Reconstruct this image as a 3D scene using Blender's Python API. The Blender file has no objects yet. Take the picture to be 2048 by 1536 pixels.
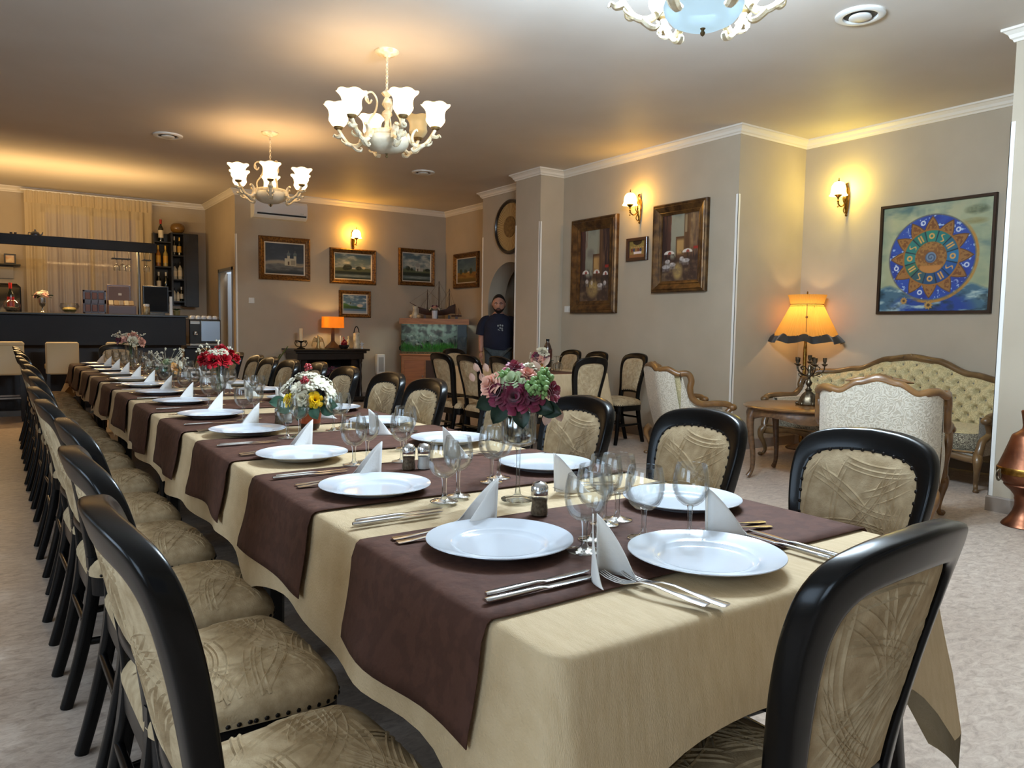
import bpy, math, random
import numpy as np
from mathutils import Matrix, Vector
PI = math.pi
scene = bpy.context.scene
C = scene.collection
random.seed(7)

# ------------------------------------------------------------------ camera, light, exposure
cam_d = bpy.data.cameras.new('camera')
cam = bpy.data.objects.new('camera', cam_d)
C.objects.link(cam)
cam_d.sensor_width = 36.0
cam_d.lens = 36.0 * 1500.0 / 2048.0
cam_d.clip_start = 0.02
cam_d.clip_end = 100
RIGHT = Vector((0.82668703, -0.56246317, 0.01495769))
DOWN = Vector((-0.02904631, -0.06920934, -0.99717921))
FWD = Vector((0.56191179, 0.82392066, -0.07355194))
M = Matrix((RIGHT, -DOWN, -FWD)).transposed().to_4x4()
M.translation = Vector((0, 0, 1.2))
cam.matrix_world = M
scene.camera = cam

vs = scene.view_settings
vs.view_transform = 'Standard'
vs.look = 'None'
vs.gamma = 1.0
vs.use_curve_mapping = False
vs.exposure = 0.12
cy = scene.cycles
cy.max_bounces = 9
cy.diffuse_bounces = 4
cy.glossy_bounces = 4
cy.transmission_bounces = 8
cy.transparent_max_bounces = 32
cy.caustics_reflective = False
cy.caustics_refractive = False
cy.sample_clamp_indirect = 4.0
cy.sample_clamp_direct = 0.0

world = bpy.data.worlds.new('dusk_sky')
scene.world = world
world.use_nodes = True
bg = world.node_tree.nodes['Background']
bg.inputs[0].default_value = (0.45, 0.62, 0.95, 1)
bg.inputs[1].default_value = 0.1


def lamp(name, kind, loc, power, col, size=0.05, rot=None, sy=None):
    d = bpy.data.lights.new(name, kind)
    d.energy = power
    d.color = col
    if kind == 'POINT':
        d.shadow_soft_size = size
    elif kind == 'AREA':
        d.size = size
        if sy:
            d.shape = 'RECTANGLE'
            d.size_y = sy
    o = bpy.data.objects.new(name, d)
    o.location = loc
    if rot:
        o.rotation_euler = rot
    C.objects.link(o)
    return o


WARM = (1.0, 0.62, 0.27)
COOL = (0.64, 0.82, 1.0)
# daylight entering by the windows of the two walls behind and beside the camera
for i, wy in enumerate((-0.6, 2.2, 5.0)):
    lamp('window_daylight', 'AREA', (-2.42, wy, 1.65), (56, 48, 4)[i], (0.62, 0.80, 1.0), 1.5, (0, -PI / 2, 0), 1.7)
for i, wx in enumerate((0.2, 3.4)):
    lamp('window_daylight', 'AREA', (wx, -2.42, 1.7), 1.5, (0.75, 0.87, 1.0), 2.0, (PI / 2, 0, 0), 1.7)

# ------------------------------------------------------------------ helpers


def lin(c):
    return tuple(((x / 255.0) / 12.92 if x / 255.0 <= 0.04045 else ((x / 255.0 + 0.055) / 1.055) ** 2.4) for x in c)


MATS = {}


def mat(name, col, rough=0.5, metal=0.0, coat=0.0, col2=None, scale=8.0, bump=0.0, bscale=60.0, stretch=None,
        emit=None, emit_s=0.0, sheen=0.0, ior=1.45, spec=0.5, detail=4.0, lo=0.35, hi=0.65):
    if name in MATS:
        return MATS[name]
    m = bpy.data.materials.new(name)
    m.use_nodes = True
    nt = m.node_tree
    b = nt.nodes['Principled BSDF']
    c = lin(col) + (1,)
    b.inputs['Base Color'].default_value = c
    b.inputs['Roughness'].default_value = rough
    b.inputs['Metallic'].default_value = metal
    b.inputs['Coat Weight'].default_value = coat
    b.inputs['Coat Roughness'].default_value = 0.12
    b.inputs['IOR'].default_value = ior
    b.inputs['Specular IOR Level'].default_value = spec
    if sheen:
        b.inputs['Sheen Weight'].default_value = sheen
    if emit:
        b.inputs['Emission Color'].default_value = lin(emit) + (1,)
        b.inputs['Emission Strength'].default_value = emit_s
    L = nt.links.new
    if col2 or bump:
        tc = nt.nodes.new('ShaderNodeTexCoord')
        mp = nt.nodes.new('ShaderNodeMapping')
        if stretch:
            mp.inputs['Scale'].default_value = stretch
        L(tc.outputs['Object'], mp.inputs['Vector'])
    if col2:
        n = nt.nodes.new('ShaderNodeTexNoise')
        n.inputs['Scale'].default_value = scale
        n.inputs['Detail'].default_value = detail
        L(mp.outputs[0], n.inputs['Vector'])
        r = nt.nodes.new('ShaderNodeValToRGB')
        r.color_ramp.elements[0].position = lo
        r.color_ramp.elements[1].position = hi
        r.color_ramp.elements[0].color = c
        r.color_ramp.elements[1].color = lin(col2) + (1,)
        L(n.outputs['Fac'], r.inputs[0])
        L(r.outputs[0], b.inputs['Base Color'])
    if bump:
        n2 = nt.nodes.new('ShaderNodeTexNoise')
        n2.inputs['Scale'].default_value = bscale
        n2.inputs['Detail'].default_value = 3
        L(mp.outputs[0], n2.inputs['Vector'])
        bp = nt.nodes.new('ShaderNodeBump')
        bp.inputs['Strength'].default_value = bump
        bp.inputs['Distance'].default_value = 0.004
        L(n2.outputs['Fac'], bp.inputs['Height'])
        L(bp.outputs[0], b.inputs['Normal'])
    MATS[name] = m
    return m


def thin_glass(name, tint=(0.985, 0.99, 0.985), rough=0.0, refl=0.42):
    if name in MATS:
        return MATS[name]
    m = bpy.data.materials.new(name)
    m.use_nodes = True
    nt = m.node_tree
    nt.nodes.clear()
    L = nt.links.new
    out = nt.nodes.new('ShaderNodeOutputMaterial')
    t = nt.nodes.new('ShaderNodeBsdfTransparent')
    t.inputs[0].default_value = tint + (1,)
    t2 = nt.nodes.new('ShaderNodeBsdfTransparent')
    t2.inputs[0].default_value = tuple(0.80 * x for x in tint) + (1,)
    g = nt.nodes.new('ShaderNodeBsdfGlossy')
    g.inputs['Roughness'].default_value = rough + 0.02
    lw = nt.nodes.new('ShaderNodeLayerWeight')
    lw.inputs[0].default_value = 0.25
    lw2 = nt.nodes.new('ShaderNodeLayerWeight')
    lw2.inputs[0].default_value = 0.18
    mx0 = nt.nodes.new('ShaderNodeMixShader')
    L(lw2.outputs['Facing'], mx0.inputs[0])
    L(t.outputs[0], mx0.inputs[1])
    L(t2.outputs[0], mx0.inputs[2])
    mul = nt.nodes.new('ShaderNodeMath')
    mul.operation = 'MULTIPLY_ADD'
    mul.inputs[1].default_value = refl
    mul.inputs[2].default_value = 0.03
    L(lw.outputs['Fresnel'], mul.inputs[0])
    mx = nt.nodes.new('ShaderNodeMixShader')
    L(mul.outputs[0], mx.inputs[0])
    L(mx0.outputs[0], mx.inputs[1])
    L(g.outputs[0], mx.inputs[2])
    L(mx.outputs[0], out.inputs[0])
    MATS[name] = m
    return m


def glow_shade(name, col, strength, trans=0.45, tl=(0.9, 0.88, 0.82)):
    """milky lamp glass that is lit: lets the bulb through and gives off light"""
    if name in MATS:
        return MATS[name]
    m = bpy.data.materials.new(name)
    m.use_nodes = True
    nt = m.node_tree
    nt.nodes.clear()
    L = nt.links.new
    out = nt.nodes.new('ShaderNodeOutputMaterial')
    t = nt.nodes.new('ShaderNodeBsdfTransparent')
    t.inputs[0].default_value = tl + (1,)
    d = nt.nodes.new('ShaderNodeBsdfTranslucent')
    d.inputs[0].default_value = tl + (1,)
    e = nt.nodes.new('ShaderNodeEmission')
    e.inputs[0].default_value = col + (1,)
    e.inputs[1].default_value = strength
    mx = nt.nodes.new('ShaderNodeMixShader')
    mx.inputs[0].default_value = trans
    L(d.outputs[0], mx.inputs[1])
    L(t.outputs[0], mx.inputs[2])
    ad = nt.nodes.new('ShaderNodeAddShader')
    L(mx.outputs[0], ad.inputs[0])
    L(e.outputs[0], ad.inputs[1])
    L(ad.outputs[0], out.inputs[0])
    MATS[name] = m
    return m


def paint_mat():
    if 'oil_paint' in MATS:
        return MATS['oil_paint']
    m = bpy.data.materials.new('oil_paint')
    m.use_nodes = True
    nt = m.node_tree
    b = nt.nodes['Principled BSDF']
    a = nt.nodes.new('ShaderNodeAttribute')
    a.attribute_name = 'pigment'
    nt.links.new(a.outputs['Color'], b.inputs['Base Color'])
    b.inputs['Roughness'].default_value = 0.55
    n = nt.nodes.new('ShaderNodeTexNoise')
    n.inputs['Scale'].default_value = 90
    bp = nt.nodes.new('ShaderNodeBump')
    bp.inputs['Strength'].default_value = 0.25
    bp.inputs['Distance'].default_value = 0.003
    nt.links.new(n.outputs['Fac'], bp.inputs['Height'])
    nt.links.new(bp.outputs[0], b.inputs['Normal'])
    MATS['oil_paint'] = m
    return m


class MB:
    """collects shapes, then links them as ONE mesh object"""

    def __init__(s):
        s.v = []
        s.f = []
        s.M = None

    def add(s, vs, fs):
        o = len(s.v)
        if s.M is not None:
            vs = [s.M @ Vector(p) for p in vs]
        s.v.extend([tuple(p) for p in vs])
        s.f.extend([tuple(i + o for i in f) for f in fs])
        return s

    def box(s, x0, x1, y0, y1, z0, z1):
        vs = [(x, y, z) for z in (z0, z1) for y in (y0, y1) for x in (x0, x1)]
        return s.add(vs, [(0, 2, 3, 1), (4, 5, 7, 6), (0, 1, 5, 4), (2, 6, 7, 3), (0, 4, 6, 2), (1, 3, 7, 5)])

    def rbox(s, x0, x1, y0, y1, z0, z1, r=0.01):
        """box with chamfered edges"""
        vs = []
        for sx in (0, 1):
            for sy in (0, 1):
                for sz in (0, 1):
                    x = x1 if sx else x0
                    y = y1 if sy else y0
                    z = z1 if sz else z0
                    dx = -r if sx else r
                    dy = -r if sy else r
                    dz = -r if sz else r
                    vs += [(x, y + dy, z + dz), (x + dx, y, z + dz), (x + dx, y + dy, z)]

        def I(a, b, c, k):
            return (a * 4 + b * 2 + c) * 3 + k
        fs = []
        for a in (0, 1):
            q = [I(a, 0, 0, 0), I(a, 1, 0, 0), I(a, 1, 1, 0), I(a, 0, 1, 0)]
            fs.append(q if a else q[::-1])
            q = [I(0, a, 0, 1), I(1, a, 0, 1), I(1, a, 1, 1), I(0, a, 1, 1)]
            fs.append(q[::-1] if a else q)
            q = [I(0, 0, a, 2), I(1, 0, a, 2), I(1, 1, a, 2), I(0, 1, a, 2)]
            fs.append(q if a else q[::-1])
        for a in (0, 1):
            for b in (0, 1):
                fs.append((I(a, b, 0, 0), I(a, b, 1, 0), I(a, b, 1, 1), I(a, b, 0, 1)))
                fs.append((I(a, 0, b, 0), I(a, 1, b, 0), I(a, 1, b, 2), I(a, 0, b, 2)))
                fs.append((I(0, a, b, 1), I(1, a, b, 1), I(1, a, b, 2), I(0, a, b, 2)))
        for a in (0, 1):
            for b in (0, 1):
                for c in (0, 1):
                    fs.append((I(a, b, c, 0), I(a, b, c, 1), I(a, b, c, 2)))
        return s.add(vs, fs)

    def rings(s, rings, caps=True, closed=True):
        n = len(rings[0])
        vs = [p for r in rings for p in r]
        fs = []
        m = n if closed else n - 1
        for i in range(len(rings) - 1):
            for j in range(m):
                k = (j + 1) % n
                fs.append((i * n + j, i * n + k, (i + 1) * n + k, (i + 1) * n + j))
        if caps and closed:
            fs.append(tuple(range(n))[::-1])
            fs.append(tuple((len(rings) - 1) * n + j for j in range(n)))
        return s.add(vs, fs)

    def lathe(s, prof, n=24, c=(0, 0, 0), scallop=None, caps=False):
        rings = []
        for i, (r, z) in enumerate(prof):
            ring = []
            for j in range(n):
                a = 2 * PI * j / n
                rr, zz = r, z
                if scallop:
                    rr, zz = scallop(r, z, a, i)
                ring.append((c[0] + rr * math.cos(a), c[1] + rr * math.sin(a), c[2] + zz))
            rings.append(ring)
        return s.rings(rings, caps)

    def tube(s, pts, rad, n=8, sx=1.0, up=None, caps=True, sq=1.0):
        """sweep a round (or squarish, sq<1) section along points; rad float or list or list of (a,b)"""
        P = [Vector(p) for p in pts]
        rings = []
        N = None
        for i, p in enumerate(P):
            t = (P[min(i + 1, len(P) - 1)] - P[max(i - 1, 0)])
            if t.length < 1e-9:
                t = Vector((0, 0, 1))
            t.normalize()
            if N is None:
                u = Vector(up) if up else (Vector((0, 0, 1)) if abs(t.z) < 0.9 else Vector((1, 0, 0)))
                N = (u - t * u.dot(t)).normalized()
            else:
                N = (N - t * N.dot(t))
                if N.length < 1e-6:
                    N = t.orthogonal()
                N.normalize()
            B = t.cross(N)
            r = rad[i] if isinstance(rad, (list, tuple)) else rad
            ra, rb = r if isinstance(r, (list, tuple)) else (r, r * sx)
            ring = []
            for j in range(n):
                a = 2 * PI * (j + 0.5) / n
                ca, sa = math.cos(a), math.sin(a)
                if sq != 1.0:
                    ca = math.copysign(abs(ca) ** sq, ca)
                    sa = math.copysign(abs(sa) ** sq, sa)
                ring.append(p + N * (ca * ra) + B * (sa * rb))
            rings.append(ring)
        return s.rings(rings, caps)

    def grid(s, nu, nv, fn, cu=False, cv=False):
        vs = [fn(i / (nu if cu else nu - 1), j / (nv if cv else nv - 1)) for i in range(nu) for j in range(nv)]
        fs = []
        for i in range(nu if cu else nu - 1):
            for j in range(nv if cv else nv - 1):
                a, b = (i + 1) % nu, (j + 1) % nv
                fs.append((i * nv + j, a * nv + j, a * nv + b, i * nv + b))
        return s.add(vs, fs)

    def ball(s, c, r, nu=10, nv=7, sc=(1, 1, 1)):
        rings = []
        vs = [(c[0], c[1], c[2] - r * sc[2])]
        for i in range(1, nv):
            ph = -PI / 2 + PI * i / nv
            for j in range(nu):
                a = 2 * PI * j / nu
                vs.append((c[0] + r * sc[0] * math.cos(ph) * math.cos(a), c[1] + r * sc[1] * math.cos(ph) * math.sin(a),
                           c[2] + r * sc[2] * math.sin(ph)))
        vs.append((c[0], c[1], c[2] + r * sc[2]))
        fs = []
        for j in range(nu):
            fs.append((0, 1 + (j + 1) % nu, 1 + j))
        for i in range(nv - 2):
            for j in range(nu):
                k = (j + 1) % nu
                fs.append((1 + i * nu + j, 1 + i * nu + k, 1 + (i + 1) * nu + k, 1 + (i + 1) * nu + j))
        t = len(vs) - 1
        o = 1 + (nv - 2) * nu
        for j in range(nu):
            fs.append((o + j, o + (j + 1) % nu, t))
        return s.add(vs, fs)

    def prism(s, poly, z0, z1):
        n = len(poly)
        vs = [(x, y, z0) for x, y in poly] + [(x, y, z1) for x, y in poly]
        fs = [tuple(range(n))[::-1], tuple(range(n, 2 * n))]
        fs += [(i, (i + 1) % n, n + (i + 1) % n, n + i) for i in range(n)]
        return s.add(vs, fs)

    def build(s, name, m, parent=None, smooth=35, loc=None):
        me = bpy.data.meshes.new(name)
        me.from_pydata(s.v, [], s.f)
        me.validate()
        if m:
            me.materials.append(m)
        if smooth:
            me.shade_smooth()
            if smooth < 180:
                me.set_sharp_from_angle(angle=math.radians(smooth))
        o = bpy.data.objects.new(name, me)
        C.objects.link(o)
        if parent:
            o.parent = parent
        if loc:
            o.location = loc
        return o


def tag(o, label, cat, group=None, kind=None):
    o['label'] = label
    o['category'] = cat
    if group:
        o['group'] = group
    if kind:
        o['kind'] = kind
    return o


def thing(name, label, cat, loc=(0, 0, 0), rz=0.0, group=None):
    o = bpy.data.objects.new(name, None)
    o.empty_display_size = 0.1
    C.objects.link(o)
    o.location = loc
    o.rotation_euler = (0, 0, rz)
    return tag(o, label, cat, group)


def struct(name, mb, m, smooth=0):
    o = mb.build(name, m, None, smooth)
    o['kind'] = 'structure'
    o['label'] = name.replace('_', ' ')
    return o


KIDS = {}


def kids_of(o):
    return [x for x in bpy.data.objects if x.parent == o]


def dup(root, loc, rz, label, group=None, scale=None):
    """copy of a thing with copies of its parts and sub-parts"""
    if root.name not in KIDS:
        KIDS[root.name] = [(k, kids_of(k)) for k in kids_of(root)]
    r = root.copy()
    C.objects.link(r)
    r.location = loc
    r.rotation_euler = (0, 0, rz)
    r['label'] = label
    if group:
        r['group'] = group
    if scale:
        r.scale = (scale,) * 3
    for k, sub in KIDS[root.name]:
        c = k.copy()
        C.objects.link(c)
        c.parent = r
        for g in sub:
            d = g.copy()
            C.objects.link(d)
            d.parent = c
    return r


ORD = ['first', 'second', 'third', 'fourth', 'fifth', 'sixth', 'seventh', 'eighth', 'ninth', 'tenth', 'eleventh', 'twelfth',
       'thirteenth', 'fourteenth']


def interp(x, xs, ys):
    return float(np.interp(x, xs, ys))


def smooth_path(pts, n):
    """Catmull-Rom through points"""
    P = [Vector(p) for p in pts]
    out = []
    m = len(P) - 1
    for i in range(n):
        t = i / (n - 1) * m
        k = min(int(t), m - 1)
        f = t - k
        p0, p1, p2, p3 = P[max(k - 1, 0)], P[k], P[k + 1], P[min(k + 2, m)]
        out.append(0.5 * ((2 * p1) + (p2 - p0) * f + (2 * p0 - 5 * p1 + 4 * p2 - p3) * f * f + (3 * p1 - p0 - 3 * p2 + p3) * f ** 3))
    return out


# ------------------------------------------------------------------ materials
M_WALL = mat('wall_paint', (182, 168, 147), 0.75, col2=(177, 163, 142), scale=3, bump=0.06, bscale=220)
M_CEIL = mat('ceiling_paint', (206, 198, 188), 0.6, col2=(201, 192, 181), scale=1.5)
M_TRIM = mat('white_moulding', (226, 218, 204), 0.5)
M_GUARD = mat('white_corner_strip', (238, 234, 226), 0.4)
M_BASE = mat('taupe_baseboard', (140, 126, 114), 0.5)
M_BLACK = mat('black_lacquer', (10, 9, 9), 0.26, coat=0.1, spec=0.22, col2=(8, 7, 7), scale=4)
M_BLACKW = mat('black_stained_wood', (22, 19, 18), 0.42, col2=(14, 12, 12), scale=6, stretch=(1, 1, 12))
M_STUD = mat('dark_nailhead', (30, 24, 20), 0.35, 0.7)
M_CREAM = mat('cream_plush', (186, 165, 132), 0.9, col2=(156, 134, 102), scale=34, bump=0.3, bscale=260, lo=0.3, hi=0.7, spec=0.15)
M_CLOTH = mat('beige_linen', (207, 182, 144), 0.8, col2=(199, 173, 134), scale=18, bump=0.5, bscale=160, stretch=(6, 1, 1))
M_RUN = mat('brown_jacquard', (82, 55, 45), 0.8, col2=(75, 50, 41), scale=26, bump=0.6, bscale=40, detail=2, lo=0.46, hi=0.54, spec=0.2)
M_CHINA = mat('white_porcelain', (212, 217, 224), 0.12, coat=0.5)
M_NAP = mat('white_napkin', (232, 228, 222), 0.85, bump=0.2, bscale=120)
M_STEEL = mat('polished_steel', (205, 205, 205), 0.16, 1.0)
M_GLASS = thin_glass('clear_glass')
M_STEM = thin_glass('clear_glass_stem', (0.93, 0.95, 0.94), 0.02, 0.9)
M_GOLD = mat('gilded_wood', (134, 94, 44), 0.42, 0.45, col2=(74, 46, 20), scale=38, bump=0.9, bscale=70)
M_BRONZE = mat('antique_bronze_frame', (112, 82, 46), 0.4, 0.5, col2=(62, 42, 26), scale=12, bump=0.3, bscale=40)
M_LINER = mat('white_liner', (205, 196, 178), 0.6)
M_WALNUT = mat('walnut_wood', (104, 74, 48), 0.38, coat=0.25, col2=(76, 52, 32), scale=5, stretch=(1, 8, 8))
M_OAK = mat('beech_wood', (182, 118, 56), 0.45, col2=(160, 98, 44), scale=4, stretch=(1, 1, 9))
M_IVORY = mat('ivory_plaster', (226, 208, 168), 0.5, col2=(196, 170, 122), scale=30, bump=0.5, bscale=50)
M_BRASS = mat('aged_brass', (170, 128, 60), 0.3, 1.0, col2=(110, 78, 34), scale=30)
M_IRON = mat('dark_iron', (24, 22, 22), 0.5, 0.6)
M_GREEN = mat('leaf_green', (46, 84, 40), 0.5, col2=(28, 58, 30), scale=20)
M_PALEG = mat('pale_green_buds', (140, 168, 104), 0.6, col2=(96, 134, 66), scale=40)
M_TEAL = mat('eucalyptus_green', (84, 124, 102), 0.55, col2=(60, 96, 76), scale=16)
M_WAX = mat('ivory_wax', (224, 206, 172), 0.5)
M_WHITEP = mat('white_plastic', (228, 226, 220), 0.4)
M_CREAML = mat('cream_leather', (196, 176, 138), 0.5, bump=0.15, bscale=140)
# ------------------------------------------------------------------ the setting
CZ = 3.22
PLAN = [(-2.5, 13.7), (2.95, 13.7), (2.95, 11.75), (6.55, 11.75), (6.55, 9.7), (6.04, 9.7), (6.04, 8.3), (5.68, 8.3), (5.68, 7.75),
        (6.05, 7.75), (6.05, 4.96), (7.11, 4.96), (7.11, 2.36), (5.6, 2.36), (5.6, -2.5), (-2.5, -2.5)]


def floor_mat():
    m = bpy.data.materials.new('mottled_linoleum')
    m.use_nodes = True
    nt = m.node_tree
    L = nt.links.new
    b = nt.nodes['Principled BSDF']
    tc = nt.nodes.new('ShaderNodeTexCoord')
    mp = nt.nodes.new('ShaderNodeMapping')
    mp.inputs['Rotation'].default_value = (0, 0, 0.5)
    mp.inputs['Scale'].default_value = (1, 1.9, 1)
    L(tc.outputs['Object'], mp.inputs[0])
    n1 = nt.nodes.new('ShaderNodeTexNoise')
    n1.inputs['Scale'].default_value = 17
    n1.inputs['Detail'].default_value = 9
    n1.inputs['Roughness'].default_value = 0.72
    n1.inputs['Distortion'].default_value = 0.8
    L(mp.outputs[0], n1.inputs['Vector'])
    r = nt.nodes.new('ShaderNodeValToRGB')
    e = r.color_ramp.elements
    e[0].position, e[0].color = 0.32, lin((150, 133, 120)) + (1,)
    e[1].position, e[1].color = 0.70, lin((206, 191, 175)) + (1,)
    k = r.color_ramp.elements.new(0.5)
    k.color = lin((183, 165, 150)) + (1,)
    L(n1.outputs['Fac'], r.inputs[0])
    L(r.outputs[0], b.inputs['Base Color'])
    b.inputs['Roughness'].default_value = 0.42
    b.inputs['Specular IOR Level'].default_value = 0.35
    return m


M_FLOOR = floor_mat()
struct('floor', MB().box(-2.7, 9.2, -2.7, 13.9, -0.12, 0.0), M_FLOOR)
struct('ceiling', MB().box(-2.7, 9.2, -2.7, 13.9, CZ, CZ + 0.12), M_CEIL)
T = 0.12
struct('wall_bar', MB().box(-2.62, 0.55, 13.7, 13.7 + T, 0, CZ).box(1.95, 2.95, 13.7, 13.7 + T, 0, CZ).box(0.55, 1.95, 13.7, 13.7 + T, 0, 1.0)
       .box(0.55, 1.95, 13.7, 13.7 + T, 2.95, CZ), M_WALL)
struct('wall_bar_side', MB().box(2.95, 2.95 + T, 11.87, 11.95, 0, CZ).box(2.95, 2.95 + T, 12.78, 13.82, 0, CZ).box(2.95, 2.95 + T, 11.95, 12.78, 2.04, CZ), M_WALL)
struct('wall_back', MB().box(2.95, 6.67, 11.75, 11.75 + T, 0, CZ), M_WALL)
struct('wall_recess', MB().box(6.55, 6.55 + T, 9.58, 11.87, 0, CZ), M_WALL)
struct('wall_recess_step', MB().box(6.34, 6.55, 9.58, 9.70, 0, CZ), M_WALL)
struct('wall_right', MB().box(6.05, 6.05 + T, 4.96 + T, 7.9, 0, CZ), M_WALL)
struct('wall_alcove_side', MB().box(6.05, 7.11, 4.96, 4.96 + T, 0, CZ), M_WALL)
struct('wall_alcove', MB().box(7.11, 7.11 + T, 2.24, 5.08, 0, CZ), M_WALL)
struct('wall_alcove_return', MB().box(5.6 + T, 7.11, 2.36 - T, 2.36, 0, CZ), M_WALL)
struct('wall_column', MB().box(5.6, 5.6 + T, -2.62, 2.36, 0, CZ), M_WALL)
struct('pillar', MB().box(5.68, 6.3, 7.75, 8.3, 0, CZ), M_WALL)
# walls behind and beside the camera, with their windows
mb = MB()
mb.box(-2.62, -2.5, -2.62, -1.5, 0, CZ).box(-2.62, -2.5, 0.3, 1.3, 0, CZ).box(-2.62, -2.5, 3.1, 4.1, 0, CZ).box(-2.62, -2.5, 5.9, 13.8, 0, CZ)
for a, b in ((-1.5, 0.3), (1.3, 3.1), (4.1, 5.9)):
    mb.box(-2.62, -2.5, a, b, 0, 0.8).box(-2.62, -2.5, a, b, 2.5, CZ)
struct('wall_left', mb, M_WALL)
mb = MB()
mb.box(-2.62, -0.9, -2.62, -2.5, 0, CZ).box(1.3, 2.3, -2.62, -2.5, 0, CZ).box(4.5, 5.7, -2.62, -2.5, 0, CZ)
for a, b in ((-0.9, 1.3), (2.3, 4.5)):
    mb.box(a, b, -2.62, -2.5, 0, 0.8).box(a, b, -2.62, -2.5, 2.6, CZ)
struct('wall_front', mb, M_WALL)
M_PANE = thin_glass('window_glass', (0.95, 0.97, 1.0), 0.0, 0.8)
wn = 1
for a, b, ax in ((-1.5, 0.3, 0), (1.3, 3.1, 0), (4.1, 5.9, 0), (-0.9, 1.3, 1), (2.3, 4.5, 1)):
    mb = MB()
    zt = 2.5 if ax == 0 else 2.6
    for p0, p1, q0, q1 in ((a, a + .06, .8, zt), (b - .06, b, .8, zt), (a, b, .8, .86), (a, b, zt - .06, zt), ((a + b) / 2 - .03, (a + b) / 2 + .03, .8, zt)):
        if ax == 0:
            mb.box(-2.6, -2.54, p0, p1, q0, q1)
        else:
            mb.box(p0, p1, -2.6, -2.54, q0, q1)
    w = struct('window_%d' % wn, mb, M_WHITEP)
    wn += 1
# window behind the bar curtain (dusk outside)
mb = MB()
for p0, p1, q0, q1 in ((.55, .62, 1, 2.95), (1.88, 1.95, 1, 2.95), (.55, 1.95, 1, 1.07), (.55, 1.95, 2.88, 2.95), (1.22, 1.28, 1, 2.95)):
    mb.box(p0, p1, 13.72, 13.78, q0, q1)
w = struct('window_%d' % wn, mb, M_WHITEP)
pn = MB().box(0.6, 1.9, 13.745, 13.755, 1.05, 2.9).build('window_pane', M_PANE, w, 0)
# arch wall with its opening, and the dim passage behind
mb = MB()
ya, yb_, sp = 8.42, 9.52, 1.60
R = (yb_ - ya) / 2
yc = (ya + yb_) / 2
N = 28
arc = [(yc + R * math.cos(PI * i / N), sp + R * math.sin(PI * i / N)) for i in range(N + 1)]  # from yb_ to ya
for x, flip in ((6.04, False), (6.34, True)):
    vs, fs = [], []
    vs += [(x, 9.70, 0), (x, 9.70, CZ), (x, yb_, 0), (x, yb_, CZ), (x, ya, 0), (x, ya, CZ), (x, 8.28, 0), (x, 8.28, CZ)]
    fs += [(0, 2, 3, 1), (4, 6, 7, 5)]
    o = len(vs)
    vs += [(x, y, z) for y, z in arc] + [(x, y, CZ) for y, z in arc]
    n = N + 1
    fs += [(o + i, o + i + 1, o + n + i + 1, o + n + i) for i in range(N)]
    if flip:
        fs = [f[::-1] for f in fs]
    mb.add(vs, fs)
pts = [(yb_, 0)] + arc + [(ya, 0)]
vs = [(6.04, y, z) for y, z in pts] + [(6.34, y, z) for y, z in pts]
n = len(pts)
mb.add(vs, [(i, n + i, n + i + 1, i + 1) for i in range(n - 1)])
mb.add([(6.04, 9.7, 0), (6.34, 9.7, 0), (6.34, 9.7, CZ), (6.04, 9.7, CZ)], [(0, 1, 2, 3)])
struct('wall_arch', mb, M_WALL, 30)
struct('wall_passage', MB().box(8.0, 8.1, 7.9, 9.6, 0, CZ).box(6.3, 8.1, 7.8, 7.9, 0, CZ).box(6.67, 8.1, 9.6, 9.7, 0, CZ), M_WALL)
# door in the side wall by the bar
M_DOOR = mat('grey_painted_door', (176, 184, 194), 0.4)
d = struct('door_1', MB().rbox(3.06, 3.86, 12.70, 12.74, 0.005, 2.02, .004), M_DOOR)
MB().tube([(3.76, 12.70, 1.02), (3.76, 12.66, 1.02), (3.66, 12.66, 1.02)], 0.009, 8).build('door_handle', M_STEEL, d)
struct('wall_kitchen', MB().box(4.3, 4.4, 11.87, 12.95, 0, CZ).box(3.07, 4.4, 12.85, 12.95, 0, CZ), mat('pale_kitchen_wall', (190, 200, 212), .5))
lamp('kitchen_light', 'AREA', (3.6, 12.3, 3.15), 34, (.78, .88, 1.0), .5)
mb = MB()
for a, b, c, e in ((11.91, 11.96, 0, 2.08), (12.77, 12.82, 0, 2.08), (11.91, 12.82, 2.03, 2.08)):
    mb.box(2.94, 2.965, a, b, c, e)
mb.build('door_frame', mat('grey_door_frame', (120, 124, 130), 0.5), d, 0)

# crown moulding, one piece per wall run, mitred at the corners
PROF = [(0.0, -0.085), (0.012, -0.085), (0.018, -0.07), (0.03, -0.062), (0.038, -0.04), (0.06, -0.02), (0.072, -0.016), (0.072, 0.0), (0.0, 0.0)]


def mitred(name, path, prof, m, z, closed=False, smooth=0, kind=True):
    """sweep a profile (inset, height) along plan path; the room lies on the right-hand side of the path"""
    n = len(path)
    rings = []
    for i, p in enumerate(path):
        p = Vector(p)
        d0 = (p - Vector(path[i - 1])).normalized() if (i > 0 or closed) else None
        d1 = (Vector(path[(i + 1) % n]) - p).normalized() if (i < n - 1 or closed) else None
        d0 = d0 or d1
        d1 = d1 or d0
        n0 = Vector((d0.y, -d0.x))
        n1 = Vector((d1.y, -d1.x))
        b = (n0 + n1)
        b = b / max(b.dot(n0), 1e-6)
        rings.append([(p.x + b.x * a, p.y + b.y * a, z + h) for a, h in prof])
    if closed:
        rings.append(rings[0])
    mb = MB().rings(rings, not closed)
    return struct(name, mb, m, smooth)


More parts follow.
